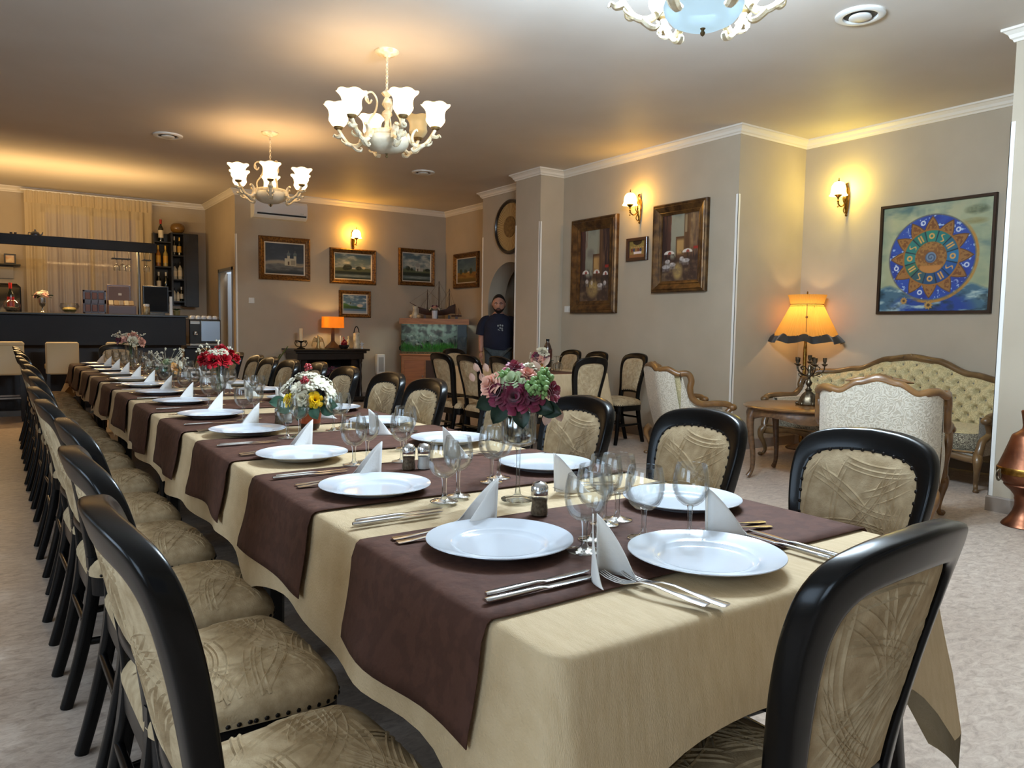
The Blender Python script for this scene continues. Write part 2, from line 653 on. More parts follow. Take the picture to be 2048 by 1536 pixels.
mitred('trim_1', PLAN, PROF, M_TRIM, CZ, True)
BP = [(0.0, 0.0), (0.014, 0.0), (0.014, 0.095), (0.008, 0.105), (0.0, 0.105)]
mitred('baseboard_back', [(2.95, 11.93), (2.95, 11.75), (6.55, 11.75), (6.55, 9.7), (6.04, 9.7), (6.04, 9.52)], BP, M_BASE, 0.0)
mitred('baseboard_right', [(6.04, 8.42), (6.04, 8.3), (5.68, 8.3), (5.68, 7.75), (6.05, 7.75), (6.05, 4.96), (7.11, 4.96), (7.11, 2.36), (5.6, 2.36), (5.6, -2.5),
                           (-2.5, -2.5), (-2.5, 13.7), (2.95, 13.7), (2.95, 12.8)], BP, M_BASE, 0.0)
# white guard strips on the outside corners
for i, (x, y, sx, sy) in enumerate(((5.6, 2.36, 1, -1), (6.05, 4.96, 1, 1), (5.68, 7.75, 1, 1), (5.68, 8.3, 1, -1), (6.04, 9.7, 1, -1), (2.95, 11.75, 1, 1))):
    w, t = 0.026, 0.004
    z0, z1 = 0.106, 2.56 if i else 2.62
    mb = MB()
    mb.box(x - t, x, min(y - sy * t, y + sy * w), max(y - sy * t, y + sy * w), z0, z1)
    mb.box(x - t, x + w, min(y - sy * t, y), max(y - sy * t, y), z0, z1)
    struct('trim_%d' % (i + 2), mb, M_GUARD)

# ceiling vents
def vent(loc, label, dark):
    t = thing('ceiling_vent', label, 'vent', loc)
    MB().lathe([(0.15, 0.0), (0.148, -0.012), (0.13, -0.02), (0.105, -0.016), (0.1, 0.0)], 36).build('vent_ring', M_WHITEP, t)
    MB().lathe([(0.101, -0.001), (0.101, -0.003), (0.0, -0.003)], 36).build('vent_throat', mat('dark_duct', (70, 64, 56), 0.7), t)
    MB().lathe([(0.0, -0.024), (0.06, -0.026), (0.068, -0.022), (0.066, -0.012), (0.04, -0.004)], 36).build('vent_disc', M_WHITEP, t)
    return t


for loc, lab in (((4.57, 2.84, CZ), 'round white ceiling vent near the front column and the sofa alcove'),
                 ((1.55, 8.91, CZ), 'round white ceiling vent towards the bar, behind the far chandelier'),
                 ((4.62, 8.90, CZ), 'round white ceiling vent on the ceiling near the pillar and arch')):
    vent(loc, lab, 0)

# ------------------------------------------------------------------ chandeliers
M_ENAMEL = mat('antique_cream_enamel', (232, 222, 198), 0.42, col2=(204, 184, 142), scale=26, bump=0.4, bscale=60)
M_ALAB = mat('alabaster_bowl', (226, 220, 200), 0.3, col2=(200, 192, 168), scale=9, coat=0.3)
M_SOCK = mat('bronze_cup', (110, 92, 60), 0.4, 0.6)


def shade_mesh(r=0.090, h=0.150):
    prof = []
    for i in range(15):
        t = i / 14
        rr = 0.030 + (0.062 - 0.030) * min(1, t * 3.2) ** 0.7 if t < 0.35 else 0.062 - 0.004 * math.sin((t - .35) / .4 * PI) if t < 0.75 else 0.062 + (r - 0.062) * ((t - .75) / .25) ** 1.5
        prof.append((rr * r / 0.078, h * t))

    def sc(rr, z, a, i):
        k = max(0, (i - 9) / 5.0)
        w = abs(math.cos(3 * a))
        return rr * (1 + 0.07 * k * k * w), z + 0.012 * k * k * w
    return MB().lathe(prof, 42, scallop=sc)


def scroll(c, r0, turns, s=1, n=26, z=0):
    """spiral in the xz plane"""
    return [(c[0] + r0 * (1 - i / n * .85) * math.cos(s * turns * 2 * PI * i / n + (0 if s > 0 else PI)), 0,
             c[1] + r0 * (1 - i / n * .85) * math.sin(s * turns * 2 * PI * i / n)) for i in range(n)]


def chandelier(label, loc, rz, glow, bulb_col, power, unlit=None, gl2=None):
    t = thing('chandelier', label, 'chandelier', loc, rz, 'six arm chandeliers over the long table')
    # z is measured from the ceiling
    MB().lathe([(0.0, -0.045), (0.02, -0.045), (0.03, -0.035), (0.075, -0.022), (0.09, -0.008), (0.09, 0.0)], 28).build('canopy', M_ENAMEL, t)
    mb = MB()
    z = -0.045
    k = 0
    while z > -0.285:
        ring = [(0.009 * math.cos(a), 0, z - 0.013 + 0.016 * math.sin(a)) for a in [2 * PI * i / 10 for i in range(11)]]
        if k % 2:
            ring = [(0, x, zz) for x, _, zz in ring]
        mb.tube(ring, 0.0028, 5, caps=False)
        z -= 0.024
        k += 1
    mb.build('chain', M_ENAMEL, t)
    MB().lathe([(0.0, -0.275), (0.012, -0.28), (0.04, -0.30), (0.028, -0.318), (0.014, -0.33), (0.028, -0.355), (0.036, -0.38), (0.02, -0.405), (0.012, -0.42), (0.034, -0.438),
                (0.04, -0.46), (0.018, -0.485), (0.014, -0.52), (0.024, -0.56), (0.03, -0.585)], 16,
               scallop=lambda r, z, a, i: (r * (1 + 0.12 * math.cos(6 * a)), z)).build('stem', M_ENAMEL, t)
    MB().lathe([(0.02, -0.572), (0.105, -0.578), (0.15, -0.586), (0.162, -0.6), (0.158, -0.618), (0.148, -0.625)], 40,
               scallop=lambda r, z, a, i: (r * (1 + 0.015 * math.cos(24 * a)), z)).build('bowl_ring', M_ENAMEL, t)
    bw = MB().lathe([(0.148, -0.615), (0.162, -0.625), (0.168, -0.645), (0.160, -0.675), (0.135, -0.705), (0.09, -0.727), (0.04, -0.737), (0.0, -0.739)], 40).build('bowl', gl2 or M_ALAB, t)
    MB().lathe([(0.0, -0.772), (0.008, -0.766), (0.011, -0.757), (0.006, -0.747), (0.012, -0.739), (0.0, -0.730)], 12).build('finial', M_SOCK, t)
    for i in range(6):
        a = 2 * PI * i / 6
        Rm = Matrix.Rotation(a, 4, 'Z')
        mb = MB()
        mb.M = Rm @ Matrix.Translation((0.03, 0, 0)) @ Matrix.Diagonal((0.83, 1.15, 1, 1))
        pts = smooth_path([(0.15, 0, -0.60), (0.185, 0, -0.655), (0.24, 0, -0.685), (0.305, 0, -0.672), (0.35, 0, -0.63), (0.385, 0, -0.585), (0.40, 0, -0.565)], 22)
        mb.tube(pts, [0.017 - 0.004 * k / 21 for k in range(22)], 8)
        # acanthus leaves and curls
        mb.tube(smooth_path([(0.20, 0, -0.665), (0.19, 0, -0.62), (0.21, 0, -0.58), (0.235, 0, -0.565), (0.24, 0, -0.58)], 12), [0.014 * (1 - k / 13) + .003 for k in range(12)], 6, sx=1.8)
        mb.tube(smooth_path([(0.27, 0, -0.685), (0.23, 0, -0.715), (0.20, 0, -0.72), (0.185, 0, -0.705), (0.2, 0, -0.695)], 12), [0.013 * (1 - k / 13) + .003 for k in range(12)], 6, sx=1.6)
        mb.tube(smooth_path([(0.37, 0, -0.61), (0.41, 0, -0.62), (0.435, 0, -0.605), (0.45, 0, -0.62)], 10), [0.016 * (1 - k / 11) + .002 for k in range(10)], 6, sx=1.6)
        for sg in (-1, 1):
            mb.tube(smooth_path([(0.31, 0, -0.67), (0.335, sg * 0.02, -0.67), (0.36, sg * 0.028, -0.655), (0.365, sg * .02, -.64)], 8), [0.009 * (1 - k / 9) + .002 for k in range(8)], 5)
        mb.build('arm', M_ENAMEL, t)
        mb = MB()
        mb.M = Rm @ Matrix.Translation((0.362, 0, 0))
        mb.lathe([(0.006, -0.572), (0.03, -0.56), (0.036, -0.545), (0.03, -0.54), (0.0, -0.54)], 16)
        mb.build('candle_cup', M_SOCK, t)
        sm = shade_mesh()
        sm.v = [tuple(Rm @ Vector((x + 0.362, y, z - 0.545))) for x, y, z in sm.v]
        lit = i != unlit
        sm.build('lamp_shade', glow if lit else mat('unlit_milk_glass', (206, 190, 150), 0.4), t, 60)
        if lit:
            p = Matrix.Translation(loc) @ Matrix.Rotation(rz, 4, 'Z') @ Rm @ Vector((0.362, 0, -0.455))
            lamp('chandelier_bulb', 'POINT', p, power, bulb_col, 0.03)
    # S scrolls between stem and ring
    for i in range(3):
        mb = MB()
        mb.M = Matrix.Rotation(2 * PI * i / 3 + 0.5, 4, 'Z')
        mb.tube(smooth_path([(0.13, 0, -0.585), (0.135, 0, -0.52), (0.085, 0, -0.44), (0.075, 0, -0.36), (0.11, 0, -0.31), (0.15, 0, -0.325), (0.158, 0, -0.37), (0.13, 0, -0.39), (0.115, 0, -0.365)], 34), 0.0075, 7)
        for k in range(5):
            mb.ball((0.152 - 0.004 * k, 0, -0.335 - 0.014 * k), 0.009, 6, 4)
        mb.build('scroll', M_ENAMEL, t)
    return t


G_WARM = glow_shade('lit_milk_glass_warm', (1.0, 0.84, 0.56), 1.15, 0.3)
G_COOL = glow_shade('lit_milk_glass_cool', (0.86, 0.94, 1.0), 3.0, 0.88, (.97, .97, .97))
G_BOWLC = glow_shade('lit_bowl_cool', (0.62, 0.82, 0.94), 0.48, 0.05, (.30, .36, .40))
chandelier('cream chandelier with five lit tulip shades and one unlit, middle of the table', (2.41, 5.23, CZ), 0.407, G_WARM, WARM, 3.3, unlit=0)
chandelier('cream chandelier with warm tulip shades hanging nearest the bar', (2.41, 8.13, CZ), 0.236, G_WARM, (1.0, 0.57, 0.21), 4.0)
chandelier('cream chandelier with pale blue glowing bowl, cut off at the ceiling edge', (2.50, 2.27, CZ), 0.213, G_COOL, COOL, 92.0, gl2=G_BOWLC)

# ------------------------------------------------------------------ wall sconces
def sconce(label, loc, rz, col, glowcol, power, lit2=False):
    """local +x points out of the wall; origin on the wall at the backplate's middle"""
    t = thing('wall_sconce', label, 'wall lamp', loc, rz, 'brass wall sconces')
    mb = MB()
    mb.tube(smooth_path([(0.012, 0, -0.14), (0.016, 0, -0.08), (0.02, 0, 0.0), (0.018, 0, 0.06), (0.03, 0, 0.10), (0.016, 0, 0.12)], 18), [0.006, .01, .014, .018, .02, .022, .024, .026, .026, .024, .02, .018, .016, .014, .012, .01, .008, .005], 8)
    mb.ball((0.014, 0, -0.15), 0.011, 8, 6)
    mb.build('backplate', M_BRASS, t)
    mb = MB()
    mb.tube(smooth_path([(0.02, 0, -0.01), (0.05, 0, -0.06), (0.09, 0, -0.085), (0.13, 0, -0.07), (0.14, 0, -0.02), (0.14, 0, 0.0)], 20), 0.006, 7)
    mb.tube(smooth_path([(0.03, 0, 0.0), (0.065, 0, 0.02), (0.07, 0, -0.03), (0.045, 0, -0.05), (0.05, 0, -0.02)], 14), 0.004, 6)
    mb.tube(smooth_path([(0.03, 0, -0.06), (0.06, 0, -0.11), (0.035, 0, -0.135), (0.025, 0, -0.11)], 12), 0.004, 6)
    mb.build('arm', M_BRASS, t)
    mb = MB()
    mb.lathe([(0.0, -0.075), (0.006, -0.07), (0.004, -0.055), (0.011, -0.045), (0.005, -0.032), (0.008, -0.018), (0.02, -0.006), (0.034, 0.004), (0.03, 0.01), (0, 0.01)], 12, (0.14, 0, 0))
    mb.ball((0.14, 0, -0.09), 0.008, 7, 5)
    mb.build('drop', M_BRASS, t)
    sm = MB()
    sm.lathe([(0.072, 0.002), (0.064, 0.014), (0.06, 0.03), (0.058, 0.06), (0.052, 0.085), (0.036, 0.108), (0.012, 0.118)], 28, (0.14, 0, 0),
             scallop=lambda r, z, a, i: (r * (1 + (0.05 * abs(math.cos(5 * a)) if i == 0 else 0)), z))
    sm.build('lamp_shade', glow_shade('lit_sconce_glass_' + label.split()[0], glowcol, 6.0, 0.55), t, 60)
    MB().lathe([(0.01, 0.112), (0.008, 0.125), (0.004, 0.13), (0.005, 0.145), (0.0, 0.15)], 8, (0.14, 0, 0)).build('finial', M_BRASS, t)
    t.scale = (1.18, 1.18, 1.18)
    p = Matrix.Translation(loc) @ Matrix.Rotation(rz, 4, 'Z') @ Vector((0.125, 0, 0.09))
    lamp('sconce_bulb', 'POINT', p, power, col, 0.03)
    return t


sconce('amber brass wall sconce between the two tall street paintings', (6.05, 6.33, 2.60), PI, (1.0, 0.52, 0.08), (1.0, 0.80, 0.30), 14.0)
sconce('golden yellow brass wall sconce beside the round zodiac painting', (7.11, 4.46, 2.57), PI, (1.0, 0.76, 0.10), (1.0, 0.92, 0.40), 19.0)
sconce('orange brass wall sconce above the middle back landscape painting', (4.81, 11.75, 2.62), -PI / 2, (1.0, 0.46, 0.05), (1.0, 0.72, 0.22), 21.0)
# ------------------------------------------------------------------ paintings (pigment stored per canvas vertex)
def vnoise(x, y, seed):
    rs = np.random.RandomState(seed)
    G = rs.rand(64, 64)
    xi = np.floor(x).astype(int)
    yi = np.floor(y).astype(int)
    fx = x - xi
    fy = y - yi
    fx = fx * fx * (3 - 2 * fx)
    fy = fy * fy * (3 - 2 * fy)
    g = lambda a, b: G[a % 64, b % 64]
    return (g(xi, yi) * (1 - fx) + g(xi + 1, yi) * fx) * (1 - fy) + (g(xi, yi + 1) * (1 - fx) + g(xi + 1, yi + 1) * fx) * fy


def fbm(x, y, seed, o=4):
    s = 0
    a = 0.5
    for k in range(o):
        s = s + a * vnoise(x * 2 ** k, y * 2 ** k, seed + k)
        a *= 0.5
    return s / (1 - 0.5 ** o)


def put(img, mask, col):
    m = np.clip(mask, 0, 1)[..., None]
    img[:] = img * (1 - m) + np.array(col, float) * m


def step(x, e=0.01):
    return np.clip(x / e + 0.5, 0, 1)


def disc(U, V, cx, cy, rx, ry, e=0.12):
    return np.clip((1 - ((U - cx) / rx) ** 2 - ((V - cy) / ry) ** 2) / e, 0, 1)


def rect(U, V, x0, x1, y0, y1, e=0.008):
    return step(U - x0, e) * step(x1 - U, e) * step(V - y0, e) * step(y1 - V, e)


def base_img(U, V, top, bot):
    t = V[..., None]
    return np.array(top, float) * t + np.array(bot, float) * (1 - t)


def P_church(U, V):
    img = base_img(U, V, (40, 48, 58), (66, 76, 84))
    put(img, (fbm(U * 5, V * 9, 3) - 0.5) * 1.6 * step(V - .4, .3), (72, 82, 88))
    gr = 0.34 + 0.05 * np.sin(U * 5) + 0.04 * (fbm(U * 8, V * 0, 5) - .5)
    put(img, step(gr + .06 - V, .06), (150, 138, 116))
    put(img, step(gr - .06 - V, .05), (104, 104, 100))
    put(img, step(gr - .05 - V) * (fbm(U * 9, V * 26, 8) - .35) * 2, (58, 60, 58))
    put(img, step(.1 - V, .1), (36, 42, 44))
    put(img, rect(U, V, .50, .80, .28, .52), (196, 188, 160))
    for cx in (.60, .77):
        put(img, rect(U, V, cx - .035, cx + .035, .5, .66), (188, 182, 158))
        put(img, disc(U, V, cx, .66, .05, .06), (92, 104, 104))
        put(img, rect(U, V, cx - .004, cx + .004, .7, .78), (200, 190, 150))
    put(img, rect(U, V, .58, .62, .30, .42), (90, 70, 50))
    put(img, rect(U, V, .66, .78, .30, .46) * .6, (120, 112, 96))
    put(img, rect(U, V, .80, .97, .30, .36), (130, 126, 110))
    return img


def P_landscape(U, V, seed=11, chapel=False):
    img = base_img(U, V, (74, 96, 104), (140, 148, 136))
    put(img, (fbm(U * 4, V * 7, seed) - .42) * 3 * step(V - .45, .1), (190, 186, 168))
    put(img, (fbm(U * 6 + 3, V * 9, seed + 3) - .55) * 3 * step(V - .5, .1), (92, 104, 104))
    put(img, step(.42 + .03 * np.sin(9 * U) - V, .02), (86, 92, 62))
    put(img, step(.30 - V, .03), (38, 46, 32))
    put(img, step(.18 - V, .03), (96, 108, 104))
    put(img, step(.18 - V, .03) * (fbm(U * 5, V * 40, 21) - .4) * 2, (150, 154, 140))
    put(img, step(.06 - V, .05), (46, 54, 40))
    trees = ((.35, .47, .13, .13), (.66, .44, .09, .09), (.30, .42, .1, .1)) if not chapel else ((.18, .45, .09, .09), (.32, .42, .05, .07), (.9, .42, .1, .06))
    for a, b, c, d in trees:
        put(img, disc(U, V, a, b, c, d, .4) * (fbm(U * 22, V * 22, 5) + .35), (34, 40, 26))
    if chapel:
        put(img, rect(U, V, .46, .62, .36, .56), (186, 180, 162))
        put(img, disc(U, V, .54, .58, .085, .08), (150, 146, 134))
        put(img, rect(U, V, .62, .74, .36, .48), (168, 160, 142))
        put(img, rect(U, V, .52, .56, .36, .46), (80, 66, 50))
    else:
        put(img, rect(U, V, .47, .56, .40, .45), (190, 180, 150))
        put(img, disc(U, V, .80, .47, .05, .05), (190, 178, 140))
    return img


def P_hills(U, V):
    img = base_img(U, V, (70, 98, 120), (120, 150, 156))
    put(img, (fbm(U * 4, V * 10, 31) - .45) * 3.2 * step(V - .5, .2), (216, 216, 206))
    put(img, step(.52 - .28 * U + .03 * np.sin(14 * U) - V, .02), (72, 108, 44))
    put(img, step(.42 - .16 * U - V, .02) * (fbm(U * 9, V * 14, 9) + .2), (40, 70, 30))
    put(img, disc(U, V, .72, .42, .16, .11, .6), (216, 200, 176))
    put(img, rect(U, V, .30, .34, .5, .6), (54, 60, 40))
    put(img, rect(U, V, .40, .43, .48, .56), (54, 60, 40))
    put(img, step(.24 - V, .02), (92, 120, 138))
    put(img, step(.12 - V, .05), (170, 178, 178))
    return img


def P_field(U, V):
    img = base_img(U, V, (44, 74, 100), (112, 130, 128))
    put(img, (fbm(U * 4, V * 7, 44) - .5) * 2 * step(V - .5, .2), (100, 124, 132))
    put(img, step(.42 - V, .02), (150, 116, 52))
    put(img, step(.42 - V) * (fbm(U * 7, V * 22, 4) - .4) * 2.4, (120, 78, 34))
    put(img, step(.16 - V, .1), (104, 84, 40))
    for a, b in ((.2, .1), (.42, .07), (.5, .05), (.74, .11)):
        put(img, disc(U, V, a, .46, b * .8, b + .03, .5) * (fbm(U * 20, V * 20, 7) + .4), (44, 58, 44))
    put(img, rect(U, V, .57, .66, .40, .45), (208, 176, 140))
    return img


def P_street(U, V, kind):
    img = base_img(U, V, (140, 142, 128), (150, 148, 128))
    put(img, (fbm(U * 5, V * 5, 61) - .45) * 2, (112, 116, 108))
    if kind == 0:
        put(img, disc(U, V, .36, .66, .16, .10, .8) * step(V - .6, .1), (120, 116, 108))
        le, re = .18, .66
    else:
        le, re = .24, .60
    edgeL = le + .03 * (fbm(V * 9, U * 0, 63) - .5) * step(V - .3, .1)
    put(img, step(edgeL - U, .02) * step(V - .2, .05), (66, 42, 40))
    put(img, step(edgeL - .1 - U, .02), (44, 28, 30))
    stp = np.where(V < .72, re - .22 * (V < .66) * (V > .3), re)
    put(img, step(U - stp, .02) * step(V - .2, .05), (84, 58, 40))
    put(img, step(U - stp - .03, .02) * step(.62 - V, .05) * step(stp + .22 - U, .04) * step(V - .4, .05), (176, 140, 88))
    put(img, step(U - .78, .02), (48, 32, 36))
    put(img, step(U - .6) * (fbm(U * 30, V * 5, 66) - .45) * 2.4, (112, 84, 60))
    put(img, step(.25 - U) * (fbm(U * 26, V * 5, 67) - .5) * 2.4, (110, 60, 48))
    if kind == 1:
        put(img, step(U - .76, .02) * step(V - .4, .1) * (fbm(U * 12, V * 9, 71)), (170, 140, 96))
        put(img, rect(U, V, .62, .68, .72, .98) * .8, (150, 132, 104))
    put(img, step(.34 - V, .06), (58, 42, 38))
    put(img, disc(U, V, .45, .14 if kind else .18, .16 if kind else .24, .16, .9), (176, 150, 92))
    put(img, step(.3 - V, .05) * (fbm(U * 12, V * 18, 77) - .42) * 2.4, (116, 96, 70))
    put(img, step(.45 - V, .04) * step(V - .2, .04) * (fbm(U * 16, V * 12, 80) - .5) * 3, (36, 28, 30))
    um = ((.20, .40, .12), (.58, .40, .11), (.88, .37, .09)) if kind == 0 else ((.2, .42, .15), (.70, .43, .14))
    for a, b, r in um:
        put(img, disc(U, V, a, b - .005, r, .05, .2) * step(V - b + .012, .01), (222, 214, 204))
        put(img, disc(U, V, a + r * .1, b - .01, r * .35, .04, .2) * step(V - b + .012, .01), (150, 70, 60))
        put(img, rect(U, V, a - .006, a + .006, b - .12, b), (30, 24, 24))
    tb = ((.7, .22, .1), (.42, .26, .04), (.25, .28, .06), (.86, .25, .06)) if kind == 0 else ((.12, .22, .13), (.3, .25, .10), (.66, .30, .12), (.16, .30, .08), (.55, .33, .07))
    for a, b, r in tb:
        put(img, disc(U, V, a, b, r, .035, .4) * (fbm(U * 30, V * 30, 90) + .3), (206, 200, 196))
        put(img, rect(U, V, a - r * .8, a + r * .8, b - .07, b) * (fbm(U * 40, V * 16, 91) - .1), (150, 146, 146))
    put(img, rect(U, V, .86, .98, .46, .5), (150, 40, 34))
    return img


def P_small(U, V):
    img = base_img(U, V, (150, 126, 60), (120, 96, 60))
    put(img, (fbm(U * 9, V * 9, 15) - .4) * 2, (190, 160, 84))
    put(img, disc(U, V, .5, .95, .28, .2), (60, 40, 26))
    for i, a in enumerate((.16, .3, .42, .56, .7, .84)):
        put(img, disc(U, V, a, .62, .045, .05), (196, 150, 96))
        put(img, disc(U, V, a, .46, .07, .12), ((120, 60, 40), (70, 70, 90), (150, 110, 60))[i % 3])
    put(img, rect(U, V, .28, .76, .22, .36), (222, 206, 206))
    put(img, step(.2 - V, .05), (130, 88, 56))
    return img


def P_zodiac(U, V):
    img = base_img(U, V, (172, 172, 138), (158, 162, 124))
    n = fbm(U * 5, V * 7, 101)
    put(img, (n - .45) * 2, (124, 144, 120))
    put(img, (fbm(U * 4 + 9, V * 12, 104) - .48) * 3 * step(V - .55, .2), (88, 116, 112))
    put(img, (fbm(U * 6, V * 3, 107) - .52) * 3, (186, 186, 150))
    put(img, disc(U, V, .86, .9, .12, .05, .9) * (fbm(U * 30, V * 50, 3) + .1), (70, 78, 52))
    put(img, disc(U, V, .85, .8, .13, .035, .9) * (fbm(U * 12, V * 40, 4)), (120, 104, 46))
    # waves along the bottom
    w = .22 + .03 * np.sin(U * 17) + .05 * (fbm(U * 7, V * 3, 110) - .5)
    put(img, step(w - V, .03), (66, 100, 120))
    put(img, step(w - .05 - V, .05) * disc(U, V, .5, 0, .42, .22, .5), (28, 62, 140))
    put(img, step(w - V) * (fbm(U * 9, V * 24, 113) - .5) * 4, (170, 190, 186))
    put(img, step(w - .02 - V) * (fbm(U * 8 + 4, V * 18, 117) - .55) * 4, (22, 44, 52))
    cx, cyy = .475, .50
    dx, dy = (U - cx), (V - cyy)
    r = np.hypot(dx, dy)
    a = np.arctan2(dy, dx)
    R = .40
    put(img, step(r - .395) * step(.425 - r) * step(np.cos(a + .6) - .25, .4) * (fbm(U * 40, V * 40, 5) + .35), (176, 124, 48))
    put(img, step(R - r, .006), (38, 72, 158))
    put(img, step(R - r) * (fbm(U * 14, V * 14, 121) - .4) * 2, (24, 44, 128))
    put(img, step(R - r) * step(fbm(U * 34, V * 34, 125) - .68, .03), (150, 176, 214))
    put(img, step(R - r) * step(r - R + .008), (120, 110, 74))
    for k in range(12):
        ak = PI / 2 + k * 2 * PI / 12
        da = np.abs((a - ak + PI) % (2 * PI) - PI)
        tri = (.385 - r) - da * .46
        put(img, step(tri, .006) * step(r - .24), (96, 62, 28))
        put(img, step(tri - .016, .006) * step(r - .24), (146, 102, 52))
        put(img, step(tri - .035, .01) * step(r - .26) * step(fbm(U * 50, V * 50, 130 + k) - .5, .06), (110, 66, 30))
        # glyph strokes on the blue ring between the points
        am = ak + PI / 12
        gx, gy = cx + .335 * math.cos(am), cyy + .335 * math.sin(am)
        put(img, step(.006 - np.abs(np.hypot(U - gx, V - gy) - .018), .006) * step(np.cos(a * 3 + k), .5), (206, 214, 226))
    put(img, step(.265 - r, .006), (150, 96, 40))
    seg = ((a / (2 * PI) * 12 + .5) % 1.0)
    idx = np.floor(a / (2 * PI) * 12 + .5).astype(int) % 12
    tcol = np.array([(40, 108, 150), (38, 96, 120), (30, 112, 110), (34, 120, 104), (30, 104, 96), (40, 116, 110), (44, 120, 116), (52, 104, 84), (48, 84, 92), (30, 72, 110), (26, 66, 128), (30, 80, 142)], float)
    ring = step(.250 - r, .006) * step(r - .145, .006)
    m = np.clip(ring, 0, 1)[..., None]
    img[:] = img * (1 - m) + tcol[idx] * m
    put(img, ring * step(.05 - np.minimum(seg, 1 - seg), .04), (20, 40, 56))
    for k in range(12):
        ak = k * 2 * PI / 12
        gx, gy = cx + .198 * math.cos(ak), cyy + .198 * math.sin(ak)
        q = np.hypot(U - gx, V - gy)
        lx = (U - gx) * math.cos(ak) + (V - gy) * math.sin(ak)
        ly = -(U - gx) * math.sin(ak) + (V - gy) * math.cos(ak)
        if k % 3 == 0:
            gm = step(.007 - np.abs(q - .02), .006)
        elif k % 3 == 1:
            gm = step(.007 - np.abs(np.abs(ly) - .012), .006) * step(.035 - np.abs(lx), .006)
        else:
            gm = step(.007 - np.abs(ly - .018 * np.sin(lx * 90)), .006) * step(.036 - np.abs(lx), .006)
        put(img, gm, (214, 158, 84))
    put(img, step(.145 - r, .006), (150, 106, 54))
    put(img, step(.145 - r) * step(fbm(U * 60, V * 60, 140) - .5, .1) * step(r - .06), (120, 78, 36))
    put(img, step(.145 - r) * step(-.075 - dy) * step(.1 - np.abs(dx)), (176, 120, 60))
    put(img, step(.062 - r, .006), (120, 74, 36))
    put(img, step(.050 - r, .006), (106, 128, 150))
    put(img, step(.05 - r) * step(np.sin(a + r * 230), .6), (66, 84, 110))
    for gx, gy, gr in ((.475, .055, .035), (.24, .10, .03)):
        put(img, step(gr * (1 + .2 * np.cos(9 * np.arctan2(V - gy, U - gx))) - np.hypot(U - gx, V - gy), .006), (176, 134, 66))
        put(img, disc(U, V, gx, gy, gr * .45, gr * .45), (70, 54, 40))
    return img


def canvas(w, h, fn, res, parent, depth, m=None):
    """flat painted canvas in local xz plane, facing -y, at y=-depth"""
    nu = res
    nv = max(8, int(res * h / w))
    U, V = np.meshgrid(np.linspace(0, 1, nu), np.linspace(0, 1, nv), indexing='ij')
    img = np.clip(fn(U, V), 0, 255) / 255.0
    l = np.where(img <= 0.04045, img / 12.92, ((img + 0.055) / 1.055) ** 2.4)
    mb = MB().grid(nu, nv, lambda u, v: ((u - .5) * w, -depth, (v - .5) * h))
    o = mb.build('canvas', paint_mat(), parent, 0)
    at = o.data.color_attributes.new('pigment', 'FLOAT_COLOR', 'POINT')
    col = np.ones((nu * nv, 4), np.float32)
    col[:, :3] = l.reshape(-1, 3)
    at.data.foreach_set('color', col.ravel())
    return o


def frame_mesh(w, h, fw, prof, orn=0):
    """prof: list of (t 0..1 from outer to inner, depth) ; sweeps round the rectangle"""
    mb = MB()
    K = 24
    corners = [(-w / 2, -h / 2), (w / 2, -h / 2), (w / 2, h / 2), (-w / 2, h / 2)]
    rings = []
    for c in range(4):
        x0, z0 = corners[c]
        x1, z1 = corners[(c + 1) % 4]
        for k in range(K):
            f = k / K
            ring = []
            for t, d in prof:
                ins = t * fw
                ax = x0 - math.copysign(ins, x0)
                az = z0 - math.copysign(ins, z0)
                bx = x1 - math.copysign(ins, x1)
                bz = z1 - math.copysign(ins, z1)
                dd = d
                if orn and 0.02 < t < 0.5:
                    dd = d * (1 + orn * math.sin(k * PI))
                ring.append((ax + (bx - ax) * f, -dd, az + (bz - az) * f))
            rings.append(ring)
    rings.append(rings[0])
    mb.rings(rings, False, False)
    return mb


PF_GOLD = [(0, 0), (0, .03), (.08, .045), (.25, .055), (.4, .05), (.55, .036), (.7, .034), (.85, .026), (1, .02), (1, 0)]
PF_BRONZE = [(0, 0), (0, .04), (.1, .055), (.22, .05), (.3, .058), (.5, .045), (.7, .03), (.78, .034), (.9, .024), (1, .02), (1, 0)]
PF_FLAT = [(0, 0), (0, .03), (.1, .034), (.9, .034), (1, .026), (1, 0)]


def picture(name, label, loc, rz, w, h, fw, fn, res, fm, prof, liner=0.0, orn=0, group=None):
    t = thing(name, label, 'painting', loc, rz, group)
    frame_mesh(w, h, fw, prof, orn).build('frame', fm, t, 30)
    iw, ih = w - 2 * fw, h - 2 * fw
    if liner:
        frame_mesh(iw + .004, ih + .004, liner, [(0, 0.0), (0, .022), (1, .014), (1, 0)]).build('liner', M_LINER, t, 0)
        iw -= 2 * liner
        ih -= 2 * liner
    canvas(iw + .004, ih + .004, fn, res, t, 0.012)
    mb = MB().box(-w / 2 + .01, w / 2 - .01, -0.006, 0, -h / 2 + .01, h / 2 - .01).build('backing', M_BLACKW, t, 0)
    return t


